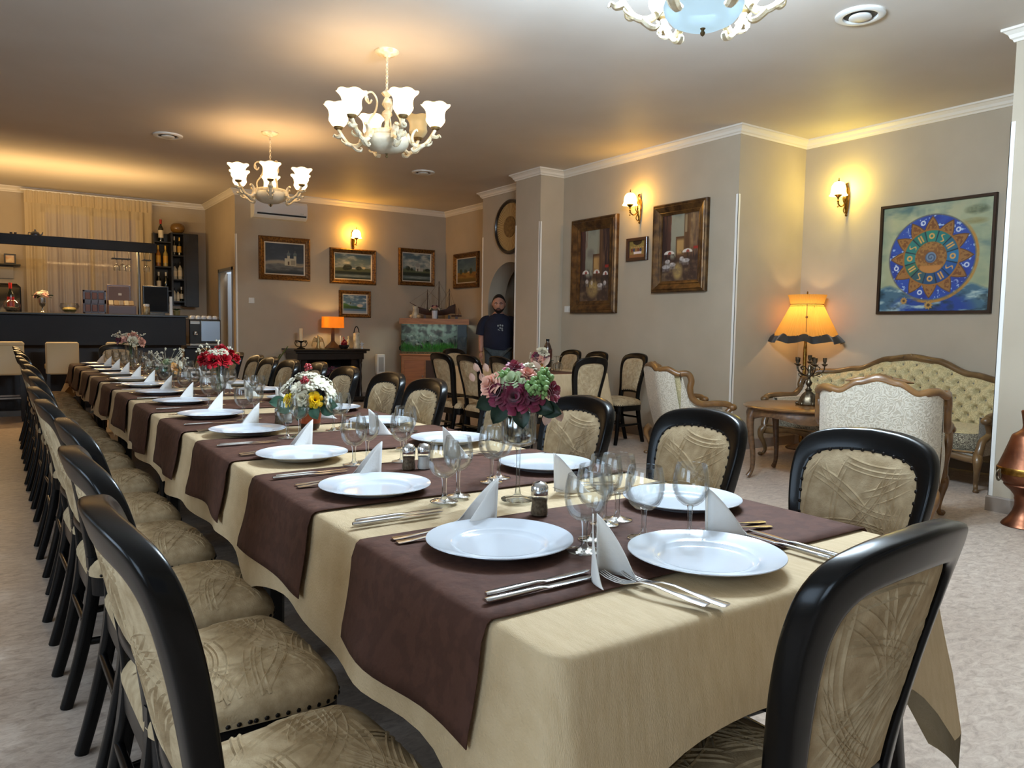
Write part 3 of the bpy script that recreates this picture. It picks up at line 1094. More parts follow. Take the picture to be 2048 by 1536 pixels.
GB = 'gilt framed landscapes by the aquarium and mantel'
yb = 11.749
picture('framed_painting', 'gilt framed painting of a white twin towered church under a dark sky', (3.69, yb, 2.23), 0, .80, .665, .085, P_church, 90, M_GOLD, PF_GOLD, .018, .18, GB)
picture('framed_painting', 'gilt framed river landscape with dark trees, under the orange sconce', (4.815, yb, 2.175), 0, .80, .575, .075, P_landscape, 90, M_GOLD, PF_GOLD, .016, .18, GB)
picture('framed_painting', 'gilt framed lake landscape with a pale chapel, above the model ship', (5.975, yb, 2.23), 0, .69, .63, .07, lambda U, V: P_landscape(U, V, 17, True), 80, M_GOLD, PF_GOLD, .016, .1, GB)
picture('framed_painting', 'small gilt framed green coast painting above the mantel table lamp', (4.845, yb, 1.565), 0, .55, .44, .06, P_hills, 70, M_GOLD, PF_GOLD, .016, 0, GB)
picture('framed_painting', 'gilt framed painting of a golden field, near the arch', (6.549, 11.0, 2.17), -PI / 2, .80, .59, .085, P_field, 80, M_GOLD, PF_GOLD, .014, .12, GB)
GS = 'bronze framed street scenes on the side wall'
picture('framed_painting', 'tall bronze framed street painting with narrow sky, beside the pillar', (6.049, 7.10, 1.985), -PI / 2, .84, 1.16, .15, lambda U, V: P_street(U, V, 0), 110, M_BRONZE, PF_BRONZE, 0, 0, GS)
picture('framed_painting', 'tall bronze framed street painting with two parasols, nearer the alcove', (6.049, 5.70, 2.095), -PI / 2, .77, .955, .125, lambda U, V: P_street(U, V, 1), 110, M_BRONZE, PF_BRONZE, 0, 0, GS)
picture('framed_painting', 'tiny dark framed picture hanging between the two street paintings', (6.049, 6.355, 2.125), -PI / 2, .335, .262, .038, P_small, 60, mat('dark_walnut', (58, 34, 24), .4, coat=.3), PF_FLAT, 0)
picture('framed_painting', 'large square painting of a blue and gold zodiac wheel above the sofa', (7.109, 3.575, 1.912), -PI / 2, 1.03, 1.035, .028, P_zodiac, 230, mat('dark_bronze_strip', (52, 36, 24), .4, .2), PF_FLAT, 0)

# round wall plate over the arch
t = thing('wall_plate', 'large round wall plate with dark rim and pale lace like disc above the arch', 'wall decoration', (6.035, 8.93, 2.64), -PI / 2)


def lz(prof, n=48):
    mb = MB().lathe(prof, n)
    mb.v = [(x, -z, y) for x, y, z in mb.v]
    return mb


lz([(.385, 0), (.385, .03), (.372, .045), (.35, .05), (.335, .03), (.33, .0)]).build('rim', mat('dark_brown_rim', (40, 28, 20), .3, coat=.5), t)
m = mat('lace_disc', (190, 160, 108), .6)
nt = m.node_tree
tc = nt.nodes.new('ShaderNodeTexCoord')
gr = nt.nodes.new('ShaderNodeTexGradient')
gr.gradient_type = 'RADIAL'
mp = nt.nodes.new('ShaderNodeMapping')
mp.inputs['Rotation'].default_value = (PI / 2, 0, 0)
wv = nt.nodes.new('ShaderNodeMath')
wv.operation = 'MULTIPLY'
wv.inputs[1].default_value = 2 * PI * 56
sn = nt.nodes.new('ShaderNodeMath')
sn.operation = 'SINE'
rp = nt.nodes.new('ShaderNodeValToRGB')
rp.color_ramp.elements[0].color = lin((150, 120, 74)) + (1,)
rp.color_ramp.elements[1].color = lin((198, 172, 122)) + (1,)
nt.links.new(tc.outputs['Object'], mp.inputs[0])
nt.links.new(mp.outputs[0], gr.inputs[0])
nt.links.new(gr.outputs['Fac'], wv.inputs[0])
nt.links.new(wv.outputs[0], sn.inputs[0])
nt.links.new(sn.outputs[0], rp.inputs[0])
nt.links.new(rp.outputs[0], nt.nodes['Principled BSDF'].inputs['Base Color'])
lz([(.333, .02), (.30, .022), (.0, .022)]).build('disc', m, t)
lz([(.15, .022), (.148, .030), (.1, .032), (.0, .03)]).build('centre_medallion', mat('brown_medallion', (128, 98, 58), .6, col2=(96, 70, 40), scale=26), t)

# air conditioner on the back wall
t = thing('air_conditioner', 'white wall mounted air conditioner above the church painting', 'air conditioner', (3.585, 11.75, 2.95))
mb = MB()
pf = [(0, -.135), (-.14, -.135), (-.19, -.10), (-.205, -.03), (-.20, .09), (-.17, .13), (0, .135)]
mb.rings([[(x, y, z) for y, z in pf] for x in (-.405, .405)])
mb.build('body', M_WHITEP, t, 30)
MB().box(-.36, .385, -.208, -.185, -.088, -.066).build('air_outlet', mat('black_slot', (14, 12, 12), .6), t, 0)
MB().box(-.40, .40, -.2095, -.2, -.06, .085).build('front_panel', mat('pearl_plastic', (222, 218, 214), .25), t, 0)
MB().box(.29, .35, -.2125, -.2085, -.045, -.033).build('display', mat('silver_badge', (240, 240, 240), .2, .6), t, 0)


def switch(label, loc, rz, w=.08, h=.08):
    t = thing('light_switch', label, 'switch', loc, rz)
    MB().rbox(-w / 2, w / 2, -.011, 0, -h / 2, h / 2, .004).build('switch_plate', M_WHITEP, t, 0)
    n = 2 if w > .1 else 1
    for i in range(n):
        c = (i - (n - 1) / 2) * .055
        MB().rbox(c - .022, c + .022, -.016, -.01, -.024, .024, .003).build('rocker', M_WHITEP, t, 0)


switch('cream light switch on the back wall below the church painting', (3.18, 11.749, 1.57), 0, .085, .085)
switch('wide white switch at the lower corner of the street painting by the pillar', (6.049, 7.61, 1.46), -PI / 2, .14, .08)
switch('white light switch on the alcove side wall behind the floor lamp', (6.98, 4.959, 1.53), 0)
# ------------------------------------------------------------------ dining chairs (local: faces +y, origin on the floor)
def plan(u):
    """the back is bowed in plan: its sides come forward"""
    return .85 * u * u


def yback(z):
    if z >= .44:
        return -.200 - .105 * ((z - .44) / .51) ** 1.5
    return -.200 - .075 * ((.44 - z) / .44) ** 1.6


OUT_ = [(.186, .40), (.183, .47), (.181, .53), (.186, .60), (.200, .67), (.217, .745), (.227, .81), (.228, .858), (.222, .892), (.203, .919), (.168, .937), (.10, .951), (0, .957)]
INN_ = [(.147, .40), (.144, .47), (.142, .53), (.147, .60), (.160, .67), (.175, .745), (.183, .805), (.182, .832), (.174, .856), (.156, .874), (.126, .886), (.07, .893), (0, .896)]


KW = .81
OUT = [(a * KW + .002, b) if a else (a, b) for a, b in OUT_]
INN = [(a * KW - .002, b) if a else (a, b) for a, b in INN_]


def arch_pts(P, n):
    half = [(p.x, p.y) for p in smooth_path([(a, b, 0) for a, b in P], n)]
    return half + [(-x, z) for x, z in half[-2::-1]]


def inner_outline(n=22, grow=0.0):
    """closed outline of the padded panel"""
    P = [(a, b) for a, b in INN if b >= .56]
    P = [(.114, .556)] + P
    arch = arch_pts(P, n)
    bot = [(-.114 + .228 * i / 9, .556 + .012 * math.sin(PI * i / 9)) for i in range(1, 9)]
    o = arch + bot
    c = (0, .72)
    r = []
    for x, z in o:
        d = math.hypot(x - c[0], z - c[1])
        r.append((c[0] + (x - c[0]) * (1 + grow / d), c[1] + (z - c[1]) * (1 + grow / d)))
    return r


class Dome:
    """pad over a star shaped outline round centre c in (u, w)"""

    def __init__(s, outline, c, surf, h):
        s.o, s.c, s.surf, s.h = outline, c, surf, h
        an = [math.atan2(b - c[1], a - c[0]) for a, b in outline]
        rd = [math.hypot(b - c[1], a - c[0]) for a, b in outline]
        idx = sorted(range(len(an)), key=lambda i: an[i])
        s.an = [an[i] for i in idx]
        s.rd = [rd[i] for i in idx]
        s.an = [s.an[-1] - 2 * PI] + s.an + [s.an[0] + 2 * PI]
        s.rd = [s.rd[-1]] + s.rd + [s.rd[0]]

    def rel(s, u, w):
        a = math.atan2(w - s.c[1], u - s.c[0])
        return math.hypot(u - s.c[0], w - s.c[1]) / np.interp(a, s.an, s.rd)

    def pt(s, u, w, extra=0.0):
        r = min(s.rel(u, w), 1.0)
        return s.surf(u, w, s.h * (1 - r ** 5) + extra)

    def mesh(s, mb, nr=9):
        n = len(s.o)
        vs = [s.pt(*s.c)]
        fs = []
        for k in range(1, nr + 1):
            f = (k / nr) ** .7
            for u, w in s.o:
                vs.append(s.pt(s.c[0] + (u - s.c[0]) * f, s.c[1] + (w - s.c[1]) * f))
        for j in range(n):
            fs.append((0, 1 + j, 1 + (j + 1) % n))
        for k in range(nr - 1):
            for j in range(n):
                a, b = 1 + k * n + j, 1 + k * n + (j + 1) % n
                fs.append((a, a + n, b + n, b))
        # skirt
        o = 1 + (nr - 1) * n
        b0 = len(vs)
        for u, w in s.o:
            vs.append(s.surf(u, w, -.008))
        for j in range(n):
            fs.append((o + j, b0 + j, b0 + (j + 1) % n, o + (j + 1) % n))
        mb.add(vs, fs)

    def ridges(s, mb, seed, box, n_cl=16, hgt=.0040, wid=.0036, lim=.93):
        rs = random.Random(seed)
        for _ in range(n_cl):
            cx = rs.uniform(box[0], box[1])
            cz = rs.uniform(box[2], box[3])
            R = rs.uniform(.16, .42)
            a0 = rs.uniform(0, 2 * PI)
            span = rs.uniform(.6, 1.1) * .34 / R
            for k in range(rs.choice((2, 3, 3, 4))):
                RR = R + k * rs.uniform(.010, .018)
                aa = a0 + rs.uniform(-.05, .05) * .3
                ox = cx - R * math.cos(a0 + span / 2)
                oz = cz - R * math.sin(a0 + span / 2)
                run = []
                runs = []
                for i in range(19):
                    a = aa + span * i / 18
                    u, w = ox + RR * math.cos(a), oz + RR * math.sin(a)
                    if s.rel(u, w) < lim:
                        run.append((u, w, math.cos(a), math.sin(a)))
                    else:
                        if len(run) > 2:
                            runs.append(run)
                        run = []
                if len(run) > 2:
                    runs.append(run)
                for run in runs:
                    rings = []
                    m = len(run)
                    for i, (u, w, ca, sa) in enumerate(run):
                        e = min(1, i * .6 + .12, (m - 1 - i) * .6 + .12)
                        rings.append([s.pt(u - ca * wid, w - sa * wid, -.0006), s.pt(u, w, hgt * e), s.pt(u + ca * wid, w + sa * wid, -.0006)])
                    mb.rings(rings, False, False)

    def nails(s, mb, spacing, f=.975, r=.0062, part=None):
        L = 0
        P = [(s.c[0] + (u - s.c[0]) * f, s.c[1] + (w - s.c[1]) * f) for u, w in s.o]
        P.append(P[0])
        for i in range(len(P) - 1):
            a, b = P[i], P[i + 1]
            d = math.hypot(b[0] - a[0], b[1] - a[1])
            while L < d:
                u, w = a[0] + (b[0] - a[0]) * L / d, a[1] + (b[1] - a[1]) * L / d
                if part is None or part(u, w):
                    c0 = Vector(s.pt(u, w))
                    nv = (Vector(s.surf(u, w, 1)) - Vector(s.surf(u, w, 0))).normalized()
                    t1 = nv.orthogonal().normalized()
                    t2 = nv.cross(t1)
                    vs = [c0 + nv * r * .6]
                    for rr, hh in ((.7, .42), (1.0, -.1)):
                        vs += [c0 + (t1 * math.cos(q * PI / 3) + t2 * math.sin(q * PI / 3)) * r * rr + nv * r * hh for q in range(6)]
                    fs = [(0, 1 + q, 1 + (q + 1) % 6) for q in range(6)] + [(1 + q, 7 + q, 7 + (q + 1) % 6, 1 + (q + 1) % 6) for q in range(6)]
                    mb.add(vs, fs)
                L += spacing
            L -= d


def make_chair():
    t = thing('dining_chair', 'x', 'chair', (0, 0, 0), 0, 'black framed dining chairs')
    # back frame
    o = arch_pts(OUT, 30)
    i_ = arch_pts(INN, 30)
    rings = []
    th = .021
    for (ou, oz), (iu, iz) in zip(o, i_):
        ring = []
        for k in range(16):
            a = 2 * PI * (k + .5) / 16
            ca = math.copysign(abs(math.cos(a)) ** .36, math.cos(a))
            sa = math.copysign(abs(math.sin(a)) ** .36, math.sin(a))
            f = .5 + .5 * ca
            u = iu + (ou - iu) * f
            z = iz + (oz - iz) * f
            ring.append((u, yback(z) + plan(u) + th * sa, z))
        rings.append(ring)
    mb = MB().rings(rings, True)
    cr = [(-.13 + .26 * k / 12, .545 + .010 * math.sin(PI * k / 12)) for k in range(13)]
    mb.tube([(u, yback(z) + plan(u), z) for u, z in cr], [(.019, .014)] * 13, 8, up=(0, 0, 1), sq=.6)
    mb.build('back_frame', M_BLACK, t, 50)
    front = lambda u, w, e: (u, yback(w) + plan(u) + .016 + e, w)
    rear = lambda u, w, e: (u, yback(w) + plan(u) - .008 - e, w)
    D = Dome(inner_outline(22, .010), (0, .72), front, .022)
    mb = MB()
    D.mesh(mb)
    D.ridges(mb, 5, (-.17, .17, .57, .88), 20, hgt=.0034)
    mb.build('back_cushion', M_CREAM, t, 60)
    mb = MB()
    D.nails(mb, .0285)
    mb.build('nail_trim', M_STUD, t, 60)
    D2 = Dome(inner_outline(22, .004), (0, .72), rear, .006)
    mb = MB()
    D2.mesh(mb, 6)
    D2.ridges(mb, 12, (-.17, .17, .57, .88), 15, hgt=.0030, wid=.0030, lim=.96)
    mb.build('back_panel', M_CREAM, t, 60)
    # seat
    so = []
    K = 64
    for k in range(K):
        a = 2 * PI * k / K
        ca, sa = math.cos(a), math.sin(a)
        e = .30
        x = math.copysign(abs(ca) ** e, ca)
        y = math.copysign(abs(sa) ** e, sa)
        w = .222 + .018 * y
        so.append((x * w, y * .188 - .022 + .012 * (1 - x * x) * (y > 0)))

    def ssurf(u, w, e):
        return (u, w, .432 + e)
    S = Dome(so, (0, -.022), ssurf, .052)
    mb = MB()
    # domed cushion with a rolled edge
    n = K
    prof = [(.0, .494), (.25, .493), (.5, .488), (.7, .480), (.84, .470), (.93, .458), (.985, .442), (1.0, .428), (.998, .414)]
    rings = [[(u * max(f, .001), -.022 + (w + .022) * max(f, .001), z) for u, w in so] for f, z in prof]
    mb.rings(rings, False)
    zf = [p[0] for p in prof]
    zz = [p[1] for p in prof]
    S.pt = lambda u, w, extra=0.0: (u, w, float(np.interp(min(S.rel(u, w), 1), zf, zz)) + extra)
    S.ridges(mb, 21, (-.2, .2, -.18, .2), 24, hgt=.003, lim=.92)
    mb.build('seat', M_CREAM, t, 60)
    # nails along the lower edge of the cushion: front and sides
    mb = MB()
    S2 = Dome(so, (0, -.022), lambda u, w, e: (u * (1 + e * 3), w * (1 + e * 3), .421), 0)
    S2.pt = lambda u, w, extra=0.0: (u, w, .421)
    S2.nails(mb, .021, 1.0, .0055, lambda u, w: w > -.185)
    mb.build('seat_nail_trim', M_STUD, t, 60)
    mb = MB()
    ro = [(u * .985, w * .985) for u, w in so]
    mb.prism(ro, .355, .416)
    mb.build('seat_frame', M_BLACK, t, 50)
    for s in (-1, 1):
        mb = MB()
        pts, rad = [], []
        for k in range(12):
            f = k / 11
            z = .37 * (1 - f)
            pts.append((s * .188, .138 + .030 * f ** 2.2, z))
            w = .0235 - .007 * f
            rad.append((w, w))
        mb.tube(pts, rad, 10, up=(1, 0, 0), sq=.55)
        mb.build('leg', M_BLACK, t, 50)
        mb = MB()
        pts, rad = [], []
        for k in range(14):
            f = k / 13
            z = .47 * (1 - f)
            pts.append((s * (.136 - .002 * f), yback(z) + plan(.136) * (1 - f), z))
            rad.append((.0220 - .004 * f, .0225 - .005 * f))
        mb.tube(pts, rad, 10, up=(1, 0, 0), sq=.55)
        mb.build('leg', M_BLACK, t, 50)
        mb = MB().tube([(s * .136, yback(.2), .20), (s * .188, .145, .20)], (.010, .014), 8, up=(1, 0, 0), sq=.6)
        mb.build('stretcher', M_BLACK, t, 50)
    MB().tube([(-.168, 0, .20), (.168, 0, .20)], (.010, .013), 8, up=(0, 0, 1), sq=.6).build('stretcher', M_BLACK, t, 50)
    MB().tube([(-.134, yback(.27), .27), (.134, yback(.27), .27)], (.010, .012), 8, up=(0, 0, 1), sq=.6).build('stretcher', M_BLACK, t, 50)
    return t


CH = make_chair()
used = [False]


def place_chair(x, y, rz, label, group, rnd=0.0):
    if not used[0]:
        used[0] = True
        CH.location = (x, y, 0)
        CH.rotation_euler = (0, 0, rz)
        CH['label'] = label
        CH['group'] = group
        return CH
    return dup(CH, (x, y, 0), rz, label, group)


rnd = random.Random(3)
LY = [1.15, 1.68, 2.20, 2.78, 3.34, 3.95, 4.55, 5.15, 5.78, 6.40, 7.02, 7.64, 8.26, 8.85]
LX = [.405, .41, .43, .405, .40, .42, .405, .425, .415, .405, .42, .41, .415, .415]
for k, y in enumerate(LY):
    lab = 'black framed dining chair, %s from the near end, bar-side row' % ORD[k]
    place_chair(LX[k], y, -PI / 2 + .03 + rnd.uniform(-.03, .03) + (.02 if k == 0 else 0), lab, 'chairs along the bar side of the long table')
RY = [1.06, 1.62, 2.14, 2.62, 3.20, 3.72, 4.36, 4.96, 5.36, 5.84, 6.26, 6.9, 7.55, 8.2, 8.8]
RX = [1.56, 1.555, 1.50, 1.53, 1.42, 1.46, 1.47, 1.50, 1.44, 1.44, 1.45, 1.46, 1.47, 1.46, 1.46]
for k, y in enumerate(RY[:14]):
    lab = 'black framed dining chair, %s from the near end, sofa-side row' % ORD[k]
    place_chair(RX[k], y, PI / 2 + rnd.uniform(-.05, .05), lab, 'chairs along the sofa side of the long table')
place_chair(.955, .785, .05, 'black framed dining chair at the near end of the long table, seen from behind', 'chairs at the ends of the long table')
place_chair(1.10, 9.42, PI, 'black framed dining chair at the far end of the long table by the bar', 'chairs at the ends of the long table')
G2 = 'chairs round the small table by the pillar'
place_chair(4.46, 5.50, -.06, 'black framed dining chair with its back to us, at the small table', G2)
place_chair(5.44, 5.99, PI / 2, 'black framed dining chair at the side wall beside the armchair', G2)
place_chair(5.42, 6.60, PI / 2, 'black framed dining chair at the side wall, middle of three', G2)
place_chair(5.52, 7.20, PI / 2, 'black framed dining chair at the side wall, closest to the pillar', G2)
place_chair(3.85, 6.52, -PI / 2 + .06, 'black framed dining chair left of the small table, farthest of three, before the aquarium', G2)
place_chair(3.88, 6.05, -PI / 2 + .03, 'black framed dining chair left of the small table, middle of three', G2)
place_chair(3.95, 5.58, -PI / 2 - .05, 'black framed dining chair left of the small table, nearest of three', G2)
place_chair(4.55, 7.55, PI + .3, 'black framed dining chair beyond the small table, in front of the man', G2)

# ------------------------------------------------------------------ tables, cloths and runners
TX0, TX1, TY0, TY1 = .60, 1.60, .765, 9.24


def dining_table(label, x0, x1, y0, y1, group):
    t = thing('dining_table', label, 'table', ((x0 + x1) / 2, (y0 + y1) / 2, 0), 0, group)
    w, d = (x1 - x0) / 2, (y1 - y0) / 2
    MB().rbox(-w, w, -d, d, .728, .754, .006).build('tabletop', M_BLACKW, t, 0)
    MB().box(-w + .06, w - .06, -d + .06, d - .06, .65, .728).build('apron', M_BLACKW, t, 0)
    for sx in (-1, 1):
        for sy in (-1, 1):
            MB().tube([(sx * (w - .09), sy * (d - .09), .70), (sx * (w - .09), sy * (d - .09), 0)], [(.034, .034), (.026, .026)], 8, up=(1, 0, 0), sq=.5).build('leg', M_BLACKW, t, 30)
    return t


for k in range(5):
    y0 = TY0 + k * (TY1 - TY0) / 5
    dining_table('black wooden table under the long beige cloth, %s of five from the near end' % ORD[k], TX0 + .01, TX1 - .01, y0 + .006, y0 + (TY1 - TY0) / 5 - .006, 'tables pushed into one long row')
dining_table('small black table under a beige cloth, by the pillar', 4.17, 5.17, 5.83, 7.58, None)


def flare(s, d):
    """how far the hanging cloth stands off the table edge at drop d, along-edge position s"""
    return .008 + d * (.09 + .05 * math.sin(s * 6.3) + .04 * math.sin(s * 15.1 + 1))


def drape(name, label, cat, x0, x1, y0, y1, z, drop, m, corner, sc=1.0):
    r = .035
    per = []
    N = Vector

    def seg(a, b, n, nx, ny):
        L = math.hypot(b[0] - a[0], b[1] - a[1])
        for i in range(n):
            f = i / n
            per.append((a[0] + (b[0] - a[0]) * f, a[1] + (b[1] - a[1]) * f, nx, ny, min(f, 1 - f) * L, a[0] + a[1] + f * L))

    def arc(cx, cy_, a0, n):
        for i in range(n):
            a = a0 + PI / 2 * i / n
            per.append((cx + r * math.cos(a), cy_ + r * math.sin(a), math.cos(a), math.sin(a), 0.0, cx * 3 + cy_))
    nl = max(8, int((y1 - y0) / .05))
    ns = max(8, int((x1 - x0) / .04))
    seg((x0 + r, y0), (x1 - r, y0), ns, 0, -1)
    arc(x1 - r, y0 + r, -PI / 2, 8)
    seg((x1, y0 + r), (x1, y1 - r), nl, 1, 0)
    arc(x1 - r, y1 - r, 0, 8)
    seg((x1 - r, y1), (x0 + r, y1), ns, 0, 1)
    arc(x0 + r, y1 - r, PI / 2, 8)
    seg((x0, y1 - r), (x0, y0 + r), nl, -1, 0)
    arc(x0 + r, y0 + r, PI, 8)
    rows = [(-.03, 0), (-.010, -.0005), (-.002, -.004), (.002, -.012)]
    rings = []
    inner = [(x, y) for x, y, *_ in per]
    for off, dz in rows:
        rings.append([(x + nx * off, y + ny * off, z + dz) for x, y, nx, ny, e, s in per])
    R = 9
    for k in range(1, R + 1):
        f = k / R
        ring = []
        for x, y, nx, ny, e, s in per:
            dd = drop(x, y, nx, ny)
            q = corner * math.exp(-e / .10)
            D = (dd + q) * f
            off = .002 + sc * flare(y if abs(nx) > .5 else x, D) * min(1, f * 1.5) + q * .22 * f
            ring.append((x + nx * off, y + ny * off, z - .012 - D))
        rings.append(ring)
    mb = MB().rings(rings, False)
    # top
    n = len(per)
    mb.f.append(tuple(range(n)))
    o = mb.build(name, m, None, 50)
    return tag(o, label, cat)


def side_drop(x, y, nx, ny):
    if nx < -.5:
        return .238 + .010 * math.sin(y * 4.1 + 1) + .010 * math.sin(y * 9.7) - .04 * max(0, (y - 3) / 6) + .035 * math.exp(-abs((y - 1.33) % 1.54 - .77) / .05)
    if nx > .5:
        return .24 + .03 * math.sin(y * 3.3)
    return .16 + .02 * math.sin(x * 6)


drape('tablecloth', 'long beige tablecloth draped over the row of tables', 'tablecloth', TX0, TX1, TY0, TY1, .759, side_drop, M_CLOTH, .20)
drape('tablecloth', 'beige tablecloth on the small table by the pillar', 'tablecloth', 4.16, 5.18, 5.82, 7.59, .759, lambda x, y, a, b: .26, M_CLOTH, .16)


def runner(label, y0, y1, dl, dr):
    """brown cloth laid across the long table, hanging over both sides"""
    z = .7635
    path = []
    for k in range(8, 0, -1):
        f = k / 8
        path.append(('l', dl * f))
    path += [('e', TX0 - .002, -.008), ('e', TX0 + .006, -.002)]
    n = 22
    path += [('t', TX0 + .02 + (TX1 - TX0 - .04) * i / n) for i in range(n + 1)]
    path += [('e', TX1 - .006, -.002), ('e', TX1 + .002, -.008)]
    for k in range(1, 9):
        path.append(('r', dr * k / 8))
    ny = 14
    ring = []
    for p in path:
        row = []
        for j in range(ny):
            y = y0 + (y1 - y0) * j / (ny - 1)
            if p[0] in 'lr':
                d = p[1] * (1 + .03 * math.sin(y * 11))
                off = .012 + flare(y, d) * min(1, d / .24 * 1.5) + .004
                x = TX0 - off if p[0] == 'l' else TX1 + off
                row.append((x, y, z - .012 - d))
            elif p[0] == 'e':
                row.append((p[1] + (-.006 if p[1] < 1 else .006), y, z + p[2]))
            else:
                row.append((p[1], y + .004 * math.sin(p[1] * 7 + y0), z + .0008 * math.sin(p[1] * 9 + y * 12)))
        ring.append(row)
    mb = MB().rings(ring, False, False)
    o = mb.build('table_runner', M_RUN, None, 60)
    sm = o.modifiers.new('thickness', 'SOLIDIFY')
    sm.thickness = .002
    sm.offset = -1
    return tag(o, label, 'table runner', 'brown runners across the long table')


for k in range(11):
    y0 = .925 + .77 * k
    runner('dark brown patterned runner across the long table, %s from the near end' % ORD[k], y0, min(y0 + .50, 9.2), .185 + .008 * math.sin(k * 2.1), .19)
# runner along the small table
mb = MB()
mb.grid(3, 30, lambda u, v: (4.45 + .42 * u, 5.84 + 1.73 * v, .7632 + .0006 * math.sin(20 * v)))
o = mb.build('table_runner', mat('russet_runner', (98, 58, 38), .75, col2=(84, 48, 32), scale=20), None, 60)
sm = o.modifiers.new('thickness', 'SOLIDIFY')
sm.thickness = .002
tag(o, 'russet brown runner along the small table by the pillar', 'table runner')
# ------------------------------------------------------------------ place settings
TZ = .766
PLT = [(0.0, .004), (.05, .004), (.080, .004), (.0895, .0050), (.0945, .0105), (.0985, .0125), (.112, .0147), (.130, .0180), (.143, .0215), (.146, .0225), (.1465, .0210), (.142, .0185), (.12, .0125), (.098, .006),
       (.092, .0012), (.084, .0), (.0, .0)]
PL = MB().lathe(PLT, 64).build('dinner_plate', M_CHINA, None, 60)


def napkin_mesh():
    """napkin folded to a standing pointed fan: two leaves meeting along a spine"""
    mb = MB()
    H = .105
    for sg in (-1, 1):
        def fn(u, v, sg=sg):
            # u 0 spine .. 1 leaf edge ; v 0 foot .. 1 tip
            top = H * (1 - .96 * u ** 1.15)
            z = top * v
            ln = .098 * u * (1 - .10 * v)
            bow = .012 * math.sin(PI * u) * (1 - .5 * v)
            return (-ln * math.cos(.42) + .004 * v, sg * (.004 + ln * math.sin(.36) + bow), z + .0005)
        mb.grid(9, 9, fn)
    o = mb.build('folded_napkin', M_NAP, None, 60)
    s = o.modifiers.new('thickness', 'SOLIDIFY')
    s.thickness = .0014
    s.offset = 0
    return o


NP = napkin_mesh()


def knife_mesh():
    """lies along +y: handle at -y"""
    mb = MB()
    xs = [(-.115, .005, .004), (-.112, .008, .0052), (-.09, .0085, .0055), (-.04, .0068, .005), (-.012, .0056, .0045), (0.0, .006, .003), (.006, .0085, .0016), (.05, .0095, .0014), (.085, .0088, .0012), (.102, .006, .001), (.109, .001, .0008)]
    rings = []
    for y, w, h in xs:
        off = .0015 if y > 0 else 0
        rings.append([(off + w * .82 * a, y, .0048 + h * .75 * b) for a, b in ((-1, -.4), (-.6, -1), (.6, -1), (1, -.4), (1, .4), (.6, 1), (-.6, 1), (-1, .4))])
    mb.rings(rings)
    return mb.build('table_knife', M_STEEL, None, 50)


def fork_mesh():
    mb = MB()
    pts = [(-.10, .010, .003, .003), (-.096, .012, .003, .003), (-.075, .0105, .003, .004), (-.04, .006, .003, .007), (-.005, .0042, .003, .011), (.02, .0042, .003, .011), (.035, .007, .0025, .007), (.045, .0115, .002, .0045), (.055, .0125, .0018, .0035)]
    rings = []
    for y, w, h, z in pts:
        rings.append([(w * a, y, z + h * .5 * b) for a, b in ((-1, -.4), (-.6, -1), (.6, -1), (1, -.4), (1, .4), (.6, 1), (-.6, 1), (-1, .4))])
    mb.rings(rings)
    for k in range(4):
        x = -.0096 + .0064 * k
        mb.tube([(x, .053, .0035), (x, .065, .003), (x * .97, .085, .006), (x * .95, .101, .012)], [(.0012, .0020), (.0011, .0019), (.001, .0016), (.0007, .0008)], 6, up=(0, 0, 1))
    return mb.build('table_fork', M_STEEL, None, 50)


KN, FK = knife_mesh(), fork_mesh()


def make_glass(kind):
    t = thing('wine_glass', 'x', 'glass', (0, 0, 0), 0, 'wine glasses on the long table')
    if kind == 0:
        bowl = [(.006, .066), (.016, .070), (.027, .079), (.035, .092), (.0385, .107), (.0378, .124), (.0350, .142), (.0325, .156), (.0318, .157), (.0312, .155), (.0335, .141), (.0362, .124), (.0370, .108), (.033, .093), (.025, .081), (.013, .073), (.0, .071)]
        stem = [(.0, .070), (.007, .0685), (.0055, .062), (.0048, .048), (.0046, .030), (.0055, .016), (.009, .009), (.020, .005), (.031, .003), (.0325, .0015), (.032, 0), (.0, 0)]
    else:
        bowl = [(.006, .060), (.020, .064), (.031, .074), (.0385, .089), (.0415, .106), (.0405, .124), (.0375, .142), (.0350, .152), (.0343, .153), (.0337, .151), (.036, .141), (.0388, .124), (.0398, .107), (.0365, .090), (.029, .077), (.016, .068), (.0, .065)]
        stem = [(.0, .064), (.008, .0625), (.0065, .056), (.0055, .044), (.0052, .026), (.0065, .013), (.011, .008), (.023, .0048), (.034, .003), (.0355, .0015), (.035, 0), (.0, 0)]
    MB().lathe(bowl, 28).build('glass_bowl', M_GLASS, t, 80)
    MB().lathe(stem, 20).build('stem', M_STEM, t, 80)
    return t


GL = [make_glass(0), make_glass(1)]
gl_used = [False, False]
first_used = {}


def put_single(src, loc, rz, label, cat, group):
    if src.name not in first_used:
        first_used[src.name] = 1
        o = src
    else:
        o = src.copy()
        C.objects.link(o)
    o.location = loc
    o.rotation_euler = (0, 0, rz)
    return tag(o, label, cat, group)


def glass(kind, x, y, label):
    if not gl_used[kind]:
        gl_used[kind] = True
        GL[kind].location = (x, y, TZ)
        GL[kind]['label'] = label
        return GL[kind]
    return dup(GL[kind], (x, y, TZ), 0, label)


